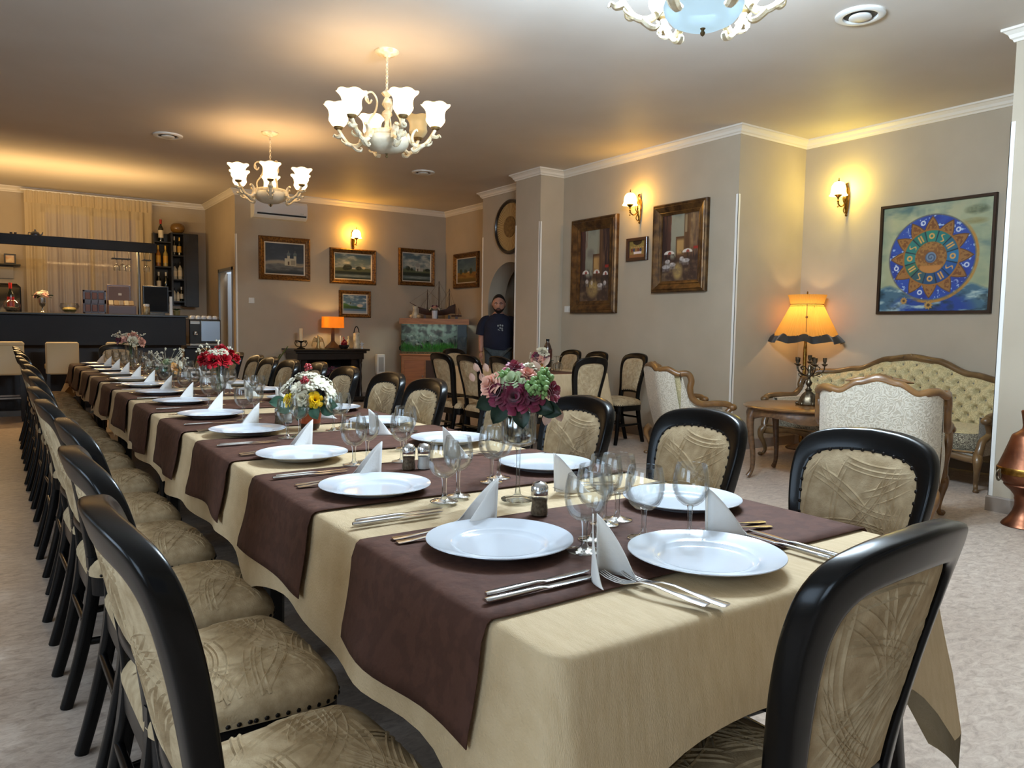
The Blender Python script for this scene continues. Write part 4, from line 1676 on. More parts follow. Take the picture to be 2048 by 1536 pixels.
rs = random.Random(11)
PLY = [1.22, 1.82, 2.40, 3.06, 3.69, 4.38, 5.02, 5.66, 6.30, 6.93, 7.55, 8.17, 8.78]
for k, y in enumerate(PLY):
    w = ORD[k]
    put_single(PL, (.808, y, TZ), 0, 'bar-side white dinner plate, %s from the near end of the long table' % w, 'plate', 'dinner plates on the long table')
    ny = y + .158 if k else y + .148
    put_single(NP, (.895, ny, TZ), rs.uniform(-.1, .1) - (.35 if k == 0 else .28), 'bar-side standing white pointed napkin, %s from the near end of the table' % w, 'napkin', 'folded napkins on the long table')
    ky = y - .23 if k == 0 else y - .29
    if k < 9:
        put_single(KN, (.75, ky + .012, TZ + .001), -PI / 2 + .04, 'bar-side table knife, closer to its plate, %s place from the near end' % w, 'knife', 'table knives on the long table')
    if k < 4:
        put_single(KN, (.735, ky - .014, TZ + .001), -PI / 2 + .01, 'bar-side table knife, farther from its plate, %s place from the near end' % w, 'knife', 'table knives on the long table')
    if k < 9:
        put_single(FK, (.745, ny - .030, TZ), -PI / 2 - .1, 'bar-side steel fork, closer to its plate, %s place from the near end' % w, 'fork', 'table forks on the long table')
    if k < 4:
        put_single(FK, (.748, ny - .004, TZ), -PI / 2 - .13, 'bar-side steel fork, farther from its plate, %s place from the near end' % w, 'fork', 'table forks on the long table')
    g = [(.937, 1.113), (1.005, 1.165)] if k == 0 else [(.905, y - .20), (.965, y - .165)]
    glass(1, *g[0], 'bar-side stemmed glass, front of its pair, %s place from the near end' % w)
    glass(0, *g[1], 'bar-side stemmed glass, rear of its pair, %s place from the near end' % w)
PRY = [1.29, 1.86, 2.47, 3.08, 3.70, 4.32, 4.95, 5.57, 6.20, 6.82, 7.45, 8.07, 8.70]
for k, y in enumerate(PRY):
    w = ORD[k]
    put_single(PL, (1.40, y, TZ), 0, 'sofa-side white dinner plate, %s from the near end of the long table' % w, 'plate', 'dinner plates on the long table')
    ny = y - .24 if k == 0 else y - .30
    put_single(NP, (1.215 if k else 1.23, ny + .01, TZ), PI + rs.uniform(-.12, .12) - .22, 'sofa-side standing white pointed napkin, %s from the near end of the table' % w, 'napkin', 'folded napkins on the long table')
    if k < 9:
        put_single(FK, (1.31, ny - .005, TZ), PI / 2 - .08, 'sofa-side steel fork, farther from its plate, %s place from the near end' % w, 'fork', 'table forks on the long table')
    if k < 5:
        put_single(FK, (1.33, ny + .022, TZ), PI / 2 - .02, 'sofa-side steel fork, closer to its plate, %s place from the near end' % w, 'fork', 'table forks on the long table')
        put_single(KN, (1.44, y + .20, TZ + .001), PI / 2 + .03, 'sofa-side table knife beyond its plate, %s place from the near end' % w, 'knife', 'table knives on the long table')
    g = [(1.105, 1.245), (1.158, 1.262)] if k == 0 else [(1.135, y - .10), (1.185, y - .06)]
    if k == 2:
        g[0] = (1.06, y - .29)
    glass(0, *g[0], 'sofa-side stemmed glass, inner of its pair, %s place from the near end' % w)
    glass(1, *g[1], 'sofa-side stemmed glass, outer of its pair, %s place from the near end' % w)
# the place at the near end of the table
put_single(PL, (1.09, .94, TZ), 0, 'white dinner plate at the head of the table in front of the near end chair', 'plate', 'dinner plates on the long table')
put_single(NP, (.872, 1.005, TZ), -PI / 2 - .15 + PI, 'white pointed napkin standing with two forks at the head of the table', 'napkin', 'folded napkins on the long table')
put_single(FK, (.882, .872, TZ + .002), .26, 'steel fork at the head of the table, leaning on the napkin, outer one', 'fork', 'table forks on the long table')
put_single(FK, (.915, .858, TZ), .22, 'steel fork at the head of the table, inner one next to the plate', 'fork', 'table forks on the long table')
put_single(KN, (1.30, .93, TZ + .001), 0, 'steel table knife at the head of the table, inner one next to the plate', 'knife', 'table knives on the long table')
put_single(KN, (1.33, .925, TZ + .001), -.03, 'steel table knife at the head of the table, outer one', 'knife', 'table knives on the long table')
glass(1, 1.102, 1.118, 'round stemmed glass at the head of the table, behind the end plate')
glass(0, 1.192, 1.074, 'slender stemmed glass at the head of the table, in front of the standing napkin')

# salt and pepper
M_SALT = mat('salt_grains', (226, 224, 218), .8)
M_PEP = mat('pepper_grains', (122, 104, 82), .9, col2=(80, 66, 50), scale=160)


def shaker(x, y, m, label):
    t = thing('shaker', label, 'shaker', (x, y, TZ), 0, 'salt and pepper shakers')
    n = 24
    MB().lathe([(0, .001), (.020, .001), (.0215, .006), (.0205, .018), (.0185, .03), (.020, .042), (.0205, .05), (.018, .053)], n).build('glass_jar', M_GLASS, t, 60)
    MB().lathe([(0, .003), (.0185, .003), (.0195, .007), (.0188, .018), (.017, .03), (.0182, .040), (0, .041)], n).build('contents', m, t, 60)
    MB().lathe([(.0195, .050), (.0205, .054), (.020, .068), (.015, .078), (.0, .082)], n).build('cap', M_STEEL, t, 50)


shaker(1.027, 1.385, M_PEP, 'pepper shaker with domed steel cap beside the tall burgundy bouquet')
shaker(1.018, 2.045, M_PEP, 'pepper shaker, darker of the pair between the tall bouquet and the yellow roses')
shaker(1.062, 2.03, M_SALT, 'salt shaker, paler of the pair between the tall bouquet and the yellow roses')
shaker(1.00, 3.27, M_PEP, 'pepper shaker standing by the terracotta flower pot')
shaker(1.045, 3.30, M_SALT, 'salt shaker standing by the terracotta flower pot')

# ------------------------------------------------------------------ flowers


def orient(c, nv):
    z = Vector(nv).normalized()
    x = z.orthogonal().normalized()
    y = z.cross(x)
    return Matrix(((x.x, y.x, z.x, c[0]), (x.y, y.y, z.y, c[1]), (x.z, y.z, z.z, c[2]), (0, 0, 0, 1)))


def rose(mb, c, nv, r, seed, layers=5, openn=1.0):
    rr = random.Random(seed)
    old = mb.M
    mb.M = orient(c, nv) @ Matrix.Rotation(rr.uniform(0, 6), 4, 'Z')
    for l in range(layers):
        f = (l + 1) / layers
        n = 3 + l
        for k in range(n):
            a0 = 2 * PI * k / n + l * 1.1 + rr.uniform(-.15, .15)
            wdt = 2 * PI / n * rr.uniform(.72, .9) + (.5 if l < 2 else 0)
            Rl = r * (.18 + .62 * f) * rr.uniform(.92, 1.06)
            H = r * (1.0 - .25 * f) * rr.uniform(.9, 1.1)

            def fn(u, v, a0=a0, wdt=wdt, Rl=Rl, H=H, f=f):
                a = a0 + (u - .5) * wdt * (.55 + .6 * math.sin(PI * min(v * .75 + .1, 1)))
                curl = openn * f * .35 * r * max(0, v - .6) ** 1.4 * 3.2
                rad = Rl * (.35 + .65 * v ** .6) + curl + .04 * r * math.cos((u - .5) * PI) * v
                z = -.45 * r * f + H * (v - .15 * v * v) - curl * .6 - .18 * H * (2 * (u - .5)) ** 2 * v
                return (rad * math.cos(a), rad * math.sin(a), z)
            mb.grid(6, 5, fn)
    mb.M = old


def daisy(mb, c, nv, r, seed, n=9, layers=2):
    rr = random.Random(seed)
    old = mb.M
    mb.M = orient(c, nv) @ Matrix.Rotation(rr.uniform(0, 6), 4, 'Z')
    for l in range(layers):
        for k in range(n):
            a = 2 * PI * (k + .5 * l) / n
            up = .15 + .4 * l

            def fn(u, v, a=a, up=up):
                w = (u - .5) * r * .62 * math.sin(PI * min(.12 + v * .8, 1))
                d = r * (.1 + .9 * v) * (1 - .12 * l)
                z = r * (up * math.sin(v * 2.2) * .55 + .08 * math.cos((u - .5) * 7)) - .1 * r
                return (d * math.cos(a) - w * math.sin(a), d * math.sin(a) + w * math.cos(a), z)
            mb.grid(4, 5, fn)
    mb.M = old


def leaf(mb, c, d, L, w, droop=.3, up=(0, 0, 1)):
    d = Vector(d).normalized()
    s = d.cross(Vector(up))
    if s.length < 1e-3:
        s = Vector((1, 0, 0))
    s.normalize()
    n = s.cross(d)
    c = Vector(c)

    def fn(u, v):
        ww = w * math.sin(PI * min(.04 + .96 * v, 1)) ** .8 * (u - .5)
        return c + d * (L * v) + s * ww + n * (-droop * L * v * v + abs(u - .5) * w * .35)
    mb.grid(5, 8, fn)


def buds(mb, c, R, r, n, seed):
    rr = random.Random(seed)
    for _ in range(n):
        v = Vector((rr.gauss(0, 1), rr.gauss(0, 1), rr.gauss(0, 1) * .8)).normalized() * R * rr.uniform(.5, 1)
        mb.ball(Vector(c) + v, r * rr.uniform(.8, 1.2), 6, 5)


M_BURG = mat('burgundy_petals', (132, 24, 62), .6, col2=(88, 12, 38), scale=22, sheen=.3)
M_MAG = mat('crimson_petals', (168, 28, 66), .6, col2=(112, 14, 40), scale=22, sheen=.3)
M_PINK = mat('peach_petals', (232, 184, 160), .6, col2=(214, 142, 120), scale=16, sheen=.3)
M_WHT = mat('cream_petals', (224, 218, 196), .65, col2=(206, 194, 160), scale=14, sheen=.3)
M_GRN = mat('green_white_petals', (206, 214, 180), .6, col2=(172, 190, 140), scale=14)
M_YEL = mat('yellow_petals', (244, 218, 22), .55, col2=(232, 186, 10), scale=14)
M_RED = mat('red_petals', (190, 14, 34), .55, col2=(130, 6, 20), scale=18)
M_BERRY = mat('red_berries', (140, 16, 28), .25, coat=.5)
M_BLUSH = mat('blush_leaf', (216, 180, 160), .6, col2=(190, 150, 130), scale=20)
M_STALK = mat('stalk_green', (60, 84, 48), .6)

# tall silvery stemmed vase with burgundy roses
V = thing('flower_arrangement', 'tall footed glass vase with burgundy, peach and white roses on the long table', 'flowers', (1.077, 1.546, TZ), 0)
M_SILV = mat('mercury_glass', (190, 190, 186), .14, 1.0, col2=(70, 70, 70), scale=34, lo=.42, hi=.6)
MB().lathe([(0, 0), (.042, 0), (.043, .003), (.02, .007), (.008, .014), (.0055, .03), (.005, .08), (.0055, .125), (.008, .134)], 28).build('vase_stem', M_STEM, V, 60)
MB().lathe([(.0, .134), (.012, .136), (.03, .141), (.042, .147), (.0445, .155), (.0448, .175), (.0448, .22), (.0455, .235), (.044, .235), (.043, .175), (.041, .152), (.02, .145), (.0, .144)], 36).build('vase_bowl', M_GLASS, V, 60)
MB().lathe([(.0, .147), (.025, .148), (.0385, .156), (.041, .172), (.0415, .215), (.04, .217), (.0, .21)], 32).build('silver_lining', M_SILV, V, 60)
MB().ball((0, 0, .275), .05, 12, 8, (1, 1, .7)).build('flower_foam', M_GREEN, V, 180)
camdir = Vector((-.57, -.82, .0))
side = Vector((.82, -.57, .0))


def at(sx, h, fw=.0):
    return tuple(side * sx + camdir * fw + Vector((0, 0, h)))


for k, (sx, h, fw, r, mm, lay) in enumerate(((-.060, .238, .050, .040, M_BURG, 5), (-.012, .225, .065, .046, M_BURG, 6), (.032, .230, .058, .042, M_BURG, 5), (-.015, .318, -.01, .034, M_MAG, 5), (.094, .245, .02, .036, M_MAG, 5),
                                             (.10, .215, .0, .022, M_MAG, 4), (-.05, .24, -.05, .04, M_BURG, 5), (.04, .26, -.05, .04, M_BURG, 5), (-.085, .262, .04, .036, M_PINK, 5), (-.022, .278, .052, .034, M_GRN, 5), (.024, .300, .03, .026, M_PINK, 4),
                                             (.03, .325, .0, .020, M_WHT, 3), (-.02, .30, -.05, .034, M_PINK, 5), (.06, .29, -.03, .03, M_WHT, 4))):
    h = .268 + (h - .225) * .72
    sx *= .86
    r *= .86
    p = at(sx, h, fw)
    mb = MB()
    nv = Vector(p) - Vector((0, 0, .265)) + Vector((0, 0, .02))
    rose(mb, p, nv + camdir * .02, r, k + 40, lay)
    o = mb.build('rose', mm, V, 60)
for k, (sx, h, fw) in enumerate(((-.040, .315, .03), (.055, .300, .04), (.062, .318, .02), (.028, .290, .065), (.052, .285, .055))):
    mb = MB()
    buds(mb, at(sx, h, fw), .024, .0062, 34, k + 5)
    mb.build('green_bud_cluster', M_PALEG, V, 180)
mb = MB()
for sx, h, d in ((-.06, .205, (-.5, -.9)), (.055, .21, (.8, -.35)), (.085, .20, (.9, -.3)), (-.09, .22, (-1, -.5)), (.0, .2, (.2, -1))):
    p = at(sx * .6, h + .045, .03)
    dv = side * d[0] + Vector((0, 0, d[1])) + camdir * .4
    leaf(mb, p, dv, .062, .044, .1, camdir)
mb.build('dark_leaves', mat('dark_leaf', (38, 58, 42), .45, col2=(24, 40, 28), scale=12), V, 60)
mb = MB()
for sx, h, d in ((.0, .2, (.0, -1)), (.02, .2, (.1, -1)), (-.01, .2, (-.15, -1))):
    mb.tube([at(sx, .24), at(sx + .02 * d[0], .19), at(sx + .05 * d[0], .16)], .0025, 6)
mb.build('flower_stalks', M_STALK, V, 60)
mb = MB()
for sx, h in ((-.105, .325), (-.09, .30), (-.115, .30), (-.08, .325)):
    leaf(mb, at(sx, h), side * -.4 + Vector((0, 0, .9)), .024, .015, .2, camdir)
mb.tube([at(-.05, .26), at(-.085, .285), at(-.102, .335)], .0016, 5)
mb.build('blush_sprig', M_BLUSH, V, 60)
mb = MB()
mb.tube([at(.03, .27), at(.045, .30), at(.062, .345)], .0016, 5)
for sx, h, dx in ((.052, .325, 1), (.055, .335, -.6), (.048, .31, 1.2), (.06, .34, .3), (.055, .325, -1)):
    leaf(mb, at(sx, h), side * dx + Vector((0, 0, .5)), .030, .012, .2, camdir)
mb.build('blush_sprig', M_BLUSH, V, 60)
for sx, h, dx in ((.095, .235, .3), (.075, .225, -.2)):
    mb = MB()
    leaf(mb, at(sx, h), side * dx + Vector((0, 0, -.8)), .036, .024, .2, camdir)
    mb.build('blush_leaf', M_BLUSH, V, 60)

# terracotta pot with yellow roses and white flowers
V = thing('flower_arrangement', 'terracotta pot with yellow roses, white blossoms and red berries on the long table', 'flowers', (1.074, 3.09, TZ), 0)
MB().lathe([(0, 0), (.036, 0), (.040, .012), (.046, .05), (.049, .068), (.050, .07), (.046, .07), (.044, .06), (.0, .058)], 32).build('terracotta_pot', mat('terracotta', (178, 84, 44), .5, col2=(150, 66, 32), scale=12), V, 60)
MB().lathe([(.0365, -.0005), (.0395, .008), (.0435, .022), (.0438, .024), (.0405, .0235), (.036, .0)], 32).build('pot_band', mat('dark_glaze', (64, 40, 28), .3), V, 60)
MB().ball((0, 0, .11), .062, 12, 8, (1, 1, .8)).build('flower_foam', M_GREEN, V, 180)
for k, (sx, h, fw, r, mm, lay) in enumerate(((.042, .128, .075, .032, M_YEL, 5), (-.075, .125, .06, .028, M_YEL, 4), (-.01, .135, .08, .032, M_WHT, 4))):
    mb = MB()
    p = at(sx, h, fw)
    rose(mb, p, Vector(p) - Vector((0, 0, .10)) + camdir * .03, r, 70 + k, lay)
    mb.build('rose', mm, V, 60)
for k, (sx, h, fw, r) in enumerate(((-.085, .185, .03, .044), (.0, .225, .01, .042), (.055, .195, .04, .044), (.088, .165, .02, .042), (.02, .19, .06, .036), (-.035, .18, .06, .036), (.095, .12, .04, .036), (-.04, .22, -.04, .04), (.05, .2, -.05, .042), (-.09, .14, -.02, .04), (.07, .14, -.06, .04))):
    mb = MB()
    p = at(sx, h, fw)
    daisy(mb, p, Vector(p) - Vector((0, 0, .10)), r, 90 + k)
    mb.build('white_blossom', M_WHT, V, 60)
for k, (sx, h, fw, n) in enumerate(((-.005, .262, .01, 18), (.0, .205, .075, 22))):
    mb = MB()
    buds(mb, at(sx, h, fw), .016, .0062, n, k)
    mb.build('berry_cluster', M_BERRY, V, 180)
mb = MB()
for sx, h, dx, dz in ((.02, .10, .4, -.7), (.06, .10, .8, -.5), (-.06, .10, -.9, -.3), (.07, .115, 1, -.2), (-.02, .1, -.2, -.8), (-.09, .12, -1, -.1)):
    leaf(mb, at(sx, h, .035), side * dx + Vector((0, 0, dz)) + camdir * .5, .07, .05, .15, camdir)
mb.build('leaves', M_TEAL, V, 60)


def simple_bouquet(label, loc, flowers, leaves_n, vase, greens=M_GREEN, seed=0, filler=None):
    V = thing('flower_arrangement', label, 'flowers', loc, 0)
    vase(V)
    for k, (sx, h, fw, r, mm, kind) in enumerate(flowers):
        mb = MB()
        p = at(sx, h, fw)
        nv = Vector((p[0], p[1], max(.02, (h - flowers[0][1]) + .05)))
        (rose if kind == 'r' else daisy)(mb, p, nv, r, seed + k)
        mb.build('rose' if kind == 'r' else 'white_blossom', mm, V, 60)
    rr = random.Random(seed)
    mb = MB()
    h0 = min(f[1] for f in flowers)
    for _ in range(leaves_n):
        a = rr.uniform(0, 2 * PI)
        leaf(mb, (.03 * math.cos(a), .03 * math.sin(a), h0 - .01), (math.cos(a), math.sin(a), rr.uniform(-.1, .5)), rr.uniform(.07, .12), .04, .3)
    mb.build('leaves', greens, V, 60)
    if filler:
        mb = MB()
        for _ in range(filler[0]):
            a = rr.uniform(0, 2 * PI)
            d = rr.uniform(.03, filler[1])
            tip = (d * math.cos(a), d * math.sin(a), h0 + rr.uniform(.04, filler[2]))
            mb.tube([(0, 0, h0 - .01), tip], .0012, 4)
            for q in range(4):
                mb.ball((tip[0] + rr.uniform(-.012, .012), tip[1] + rr.uniform(-.012, .012), tip[2] + rr.uniform(-.01, .012)), .006, 6, 4)
        mb.build('filler_sprigs', M_WHT, V, 60)
    return V


def clear_vase(h, r):
    def f(V):
        MB().lathe([(0, .0), (r * .8, .0), (r * .85, .01), (r, h * .5), (r * 1.05, h), (r * .98, h), (r * .93, h * .5), (r * .7, .014), (0, .012)], 28).build('glass_vase', M_GLASS, V, 60)
        mb = MB()
        for k in range(7):
            a = k * .9
            mb.tube([(r * .5 * math.cos(a), r * .5 * math.sin(a), .014), (-.3 * r * math.cos(a + 1), -.3 * r * math.sin(a + 1), h * 1.1)], .0025, 5)
        mb.build('flower_stalks', M_STALK, V, 60)
    return f


simple_bouquet('glass vase with a dome of red and white roses on the long table', (1.109, 4.86, TZ),
               [(-.06, .225, .07, .05, M_RED, 'r'), (.0, .215, .085, .052, M_RED, 'r'), (.065, .22, .06, .05, M_RED, 'r'), (.03, .28, .02, .045, M_RED, 'r'), (-.04, .255, .055, .034, M_WHT, 'd'), (.055, .265, .05, .032, M_WHT, 'd'), (.02, .265, .065, .03, M_WHT, 'd'),
                (-.10, .235, .01, .036, M_WHT, 'd'), (.115, .225, .0, .034, M_RED, 'r'), (-.05, .25, -.05, .045, M_RED, 'r'), (.05, .25, -.06, .045, M_RED, 'r')], 14, clear_vase(.17, .045), seed=200, filler=(12, .12, .11))
simple_bouquet('low bowl of white and pale orange flowers with green sprigs on the long table', (1.10, 6.55, TZ),
               [(-.14, .09, .04, .045, M_WHT, 'd'), (-.10, .11, .05, .04, M_WHT, 'd'), (.10, .08, .06, .045, mat('apricot_petals', (232, 170, 90), .6), 'r'), (.12, .11, .03, .04, M_WHT, 'd'), (.0, .12, .0, .045, M_GRN, 'r'), (.05, .13, -.02, .04, M_WHT, 'd')], 26,
               lambda V: MB().lathe([(0, 0), (.05, 0), (.08, .03), (.085, .055), (.08, .055), (.0, .05)], 28).build('low_bowl', mat('dark_bowl', (40, 36, 32), .3), V, 60), seed=230, filler=(22, .2, .16), greens=M_TEAL)
simple_bouquet('footed vase with pink and cream roses near the far end of the long table', (1.05, 8.18, TZ),
               [(-.02, .27, .05, .055, M_PINK, 'r'), (.06, .26, .05, .055, M_WHT, 'r'), (-.09, .27, .03, .05, M_BURG, 'r'), (.11, .25, .0, .05, M_PINK, 'r'), (.03, .31, .0, .055, M_PINK, 'r'), (-.06, .3, -.03, .05, M_WHT, 'r')], 12, clear_vase(.22, .05), seed=260, filler=(14, .16, .1))
simple_bouquet('amber vase with cream hydrangea and dark roses on the small table by the pillar', (4.62, 6.25, TZ),
               [(.02, .20, .03, .065, M_WHT, 'r'), (-.06, .15, .05, .05, M_BURG, 'r'), (.06, .13, .05, .045, M_BURG, 'r'), (-.11, .16, .0, .04, M_WHT, 'd'), (-.08, .11, .05, .04, M_PINK, 'r'), (.0, .13, .07, .045, M_PINK, 'r')], 10,
               lambda V: MB().lathe([(0, 0), (.035, 0), (.05, .03), (.055, .06), (.042, .095), (.046, .1), (.0, .09)], 28).build('amber_vase', mat('amber_glass', (172, 108, 44), .15, coat=.6), V, 60), seed=290)

# glasses and bottle on the small table
for k, (x, y, lab) in enumerate(((4.80, 6.22, 'upturned stemmed glass on the small table, in front of the dark bottle'), (4.87, 6.27, 'upturned stemmed glass on the small table beside the dark bottle'),
                                 (5.02, 6.62, 'upturned stemmed glass on the small table by the wall chairs, nearer one'), (5.06, 6.74, 'upturned stemmed glass on the small table by the wall side chairs, farther one'))):
    g = dup(GL[k % 2], (x, y, TZ), 0, lab, 'upturned glasses on the small table')
    g.rotation_euler = (PI, 0, 0)
    g.location.z = TZ + .155
t = thing('soda_bottle', 'dark plastic soda bottle with a brown label on the small table', 'bottle', (4.84, 6.43, TZ))
MB().lathe([(0, 0), (.044, .0), (.049, .02), (.049, .10), (.046, .115), (.049, .13), (.049, .22), (.03, .27), (.017, .295), (.016, .315), (.0, .315)], 24).build('bottle_body', mat('cola_plastic', (46, 26, 18), .12, coat=.6), t, 60)
MB().lathe([(.0495, .13), (.0502, .135), (.0502, .21), (.0495, .215)], 24).build('label', mat('brown_label', (70, 30, 22), .5), t, 60)
MB().lathe([(.0, .175), (.012, .175)], 12).build('label_mark', mat('pale_mark', (220, 214, 206), .5), t, 60).matrix_basis = Matrix.Translation((-.028, -.0425, .175)) @ Matrix.Rotation(-.58, 4, 'Z') @ Matrix.Rotation(PI / 2, 4, 'X') @ Matrix.Translation((0, 0, -.175))
MB().lathe([(.0185, .305), (.0185, .33), (.0, .33)], 16).build('cap', M_IRON, t, 50)
# ------------------------------------------------------------------ lounge corner
def damask(name, ca, cb, cc, sc=9.0, contrast=.5):
    """woven floral cloth"""
    m = bpy.data.materials.new(name)
    m.use_nodes = True
    nt = m.node_tree
    L = nt.links.new
    b = nt.nodes['Principled BSDF']
    b.inputs['Roughness'].default_value = .75
    b.inputs['Sheen Weight'].default_value = .2
    tc = nt.nodes.new('ShaderNodeTexCoord')
    nz = nt.nodes.new('ShaderNodeTexNoise')
    nz.inputs['Scale'].default_value = sc * 1.3
    nz.inputs['Detail'].default_value = 2
    L(tc.outputs['Object'], nz.inputs['Vector'])
    mx = nt.nodes.new('ShaderNodeMixRGB')
    mx.blend_type = 'ADD'
    mx.inputs[0].default_value = .12
    L(tc.outputs['Object'], mx.inputs[1])
    L(nz.outputs['Color'], mx.inputs[2])
    v = nt.nodes.new('ShaderNodeTexVoronoi')
    v.inputs['Scale'].default_value = sc
    L(mx.outputs[0], v.inputs['Vector'])
    w = nt.nodes.new('ShaderNodeMath')
    w.operation = 'MULTIPLY'
    w.inputs[1].default_value = 34
    L(v.outputs['Distance'], w.inputs[0])
    s = nt.nodes.new('ShaderNodeMath')
    s.operation = 'SINE'
    L(w.outputs[0], s.inputs[0])
    n2 = nt.nodes.new('ShaderNodeTexNoise')
    n2.inputs['Scale'].default_value = sc * 5
    n2.inputs['Detail'].default_value = 1
    L(tc.outputs['Object'], n2.inputs['Vector'])
    a = nt.nodes.new('ShaderNodeMath')
    a.operation = 'MULTIPLY_ADD'
    a.inputs[1].default_value = .35
    L(s.outputs[0], a.inputs[0])
    L(n2.outputs['Fac'], a.inputs[2])
    r = nt.nodes.new('ShaderNodeValToRGB')
    e = r.color_ramp.elements
    e[0].position, e[0].color = .5 - .22 * contrast, lin(cc) + (1,)
    e[1].position, e[1].color = .5 + .5 * contrast, lin(ca) + (1,)
    k = e.new(.5)
    k.color = lin(cb) + (1,)
    L(a.outputs[0], r.inputs[0])
    L(r.outputs[0], b.inputs['Base Color'])
    bp = nt.nodes.new('ShaderNodeBump')
    bp.inputs['Strength'].default_value = .35
    bp.inputs['Distance'].default_value = .004
    L(a.outputs[0], bp.inputs['Height'])
    L(bp.outputs[0], b.inputs['Normal'])
    MATS[name] = m
    return m


M_SOFA = damask('olive_damask', (210, 194, 148), (200, 184, 138), (184, 168, 124), 12, .6)
M_SOFAD = damask('dark_floral_band', (176, 166, 140), (110, 98, 78), (86, 76, 60), 16, .5)
M_ARMB = damask('silver_damask', (208, 198, 180), (204, 194, 174), (182, 170, 150), 13, .6)
M_FRAMEW = mat('carved_walnut', (118, 90, 56), .38, col2=(88, 64, 38), scale=9, coat=.3, bump=.2, bscale=30)
M_FRAMEP = mat('carved_gold_walnut', (128, 90, 50), .36, col2=(96, 66, 36), scale=9, coat=.3, bump=.2, bscale=30)


def cabriole(mb, x, y, z, dx, dy, s=1.0):
    """carved bowed leg from (x,y,z) to the floor, foot swung towards (dx,dy)"""
    p = []
    for f, o in ((0, .0), (.12, .03), (.3, .036), (.55, .006), (.78, -.012), (.92, .006), (1.0, .03)):
        p.append((x + dx * o * s, y + dy * o * s, z * (1 - f) + .012 * (f == 1)))
    P = smooth_path(p, 18)
    R = [np.interp(i / 17, (0, .15, .4, .7, .88, 1), (.034, .036, .024, .016, .016, .022)) * s for i in range(18)]
    mb.tube(P, [float(r) for r in R], 9)
    e = P[-1]
    mb.ball((e[0] + dx * .006, e[1] + dy * .006, .018 * s), .020 * s, 8, 6, (1.1, 1.1, .9))


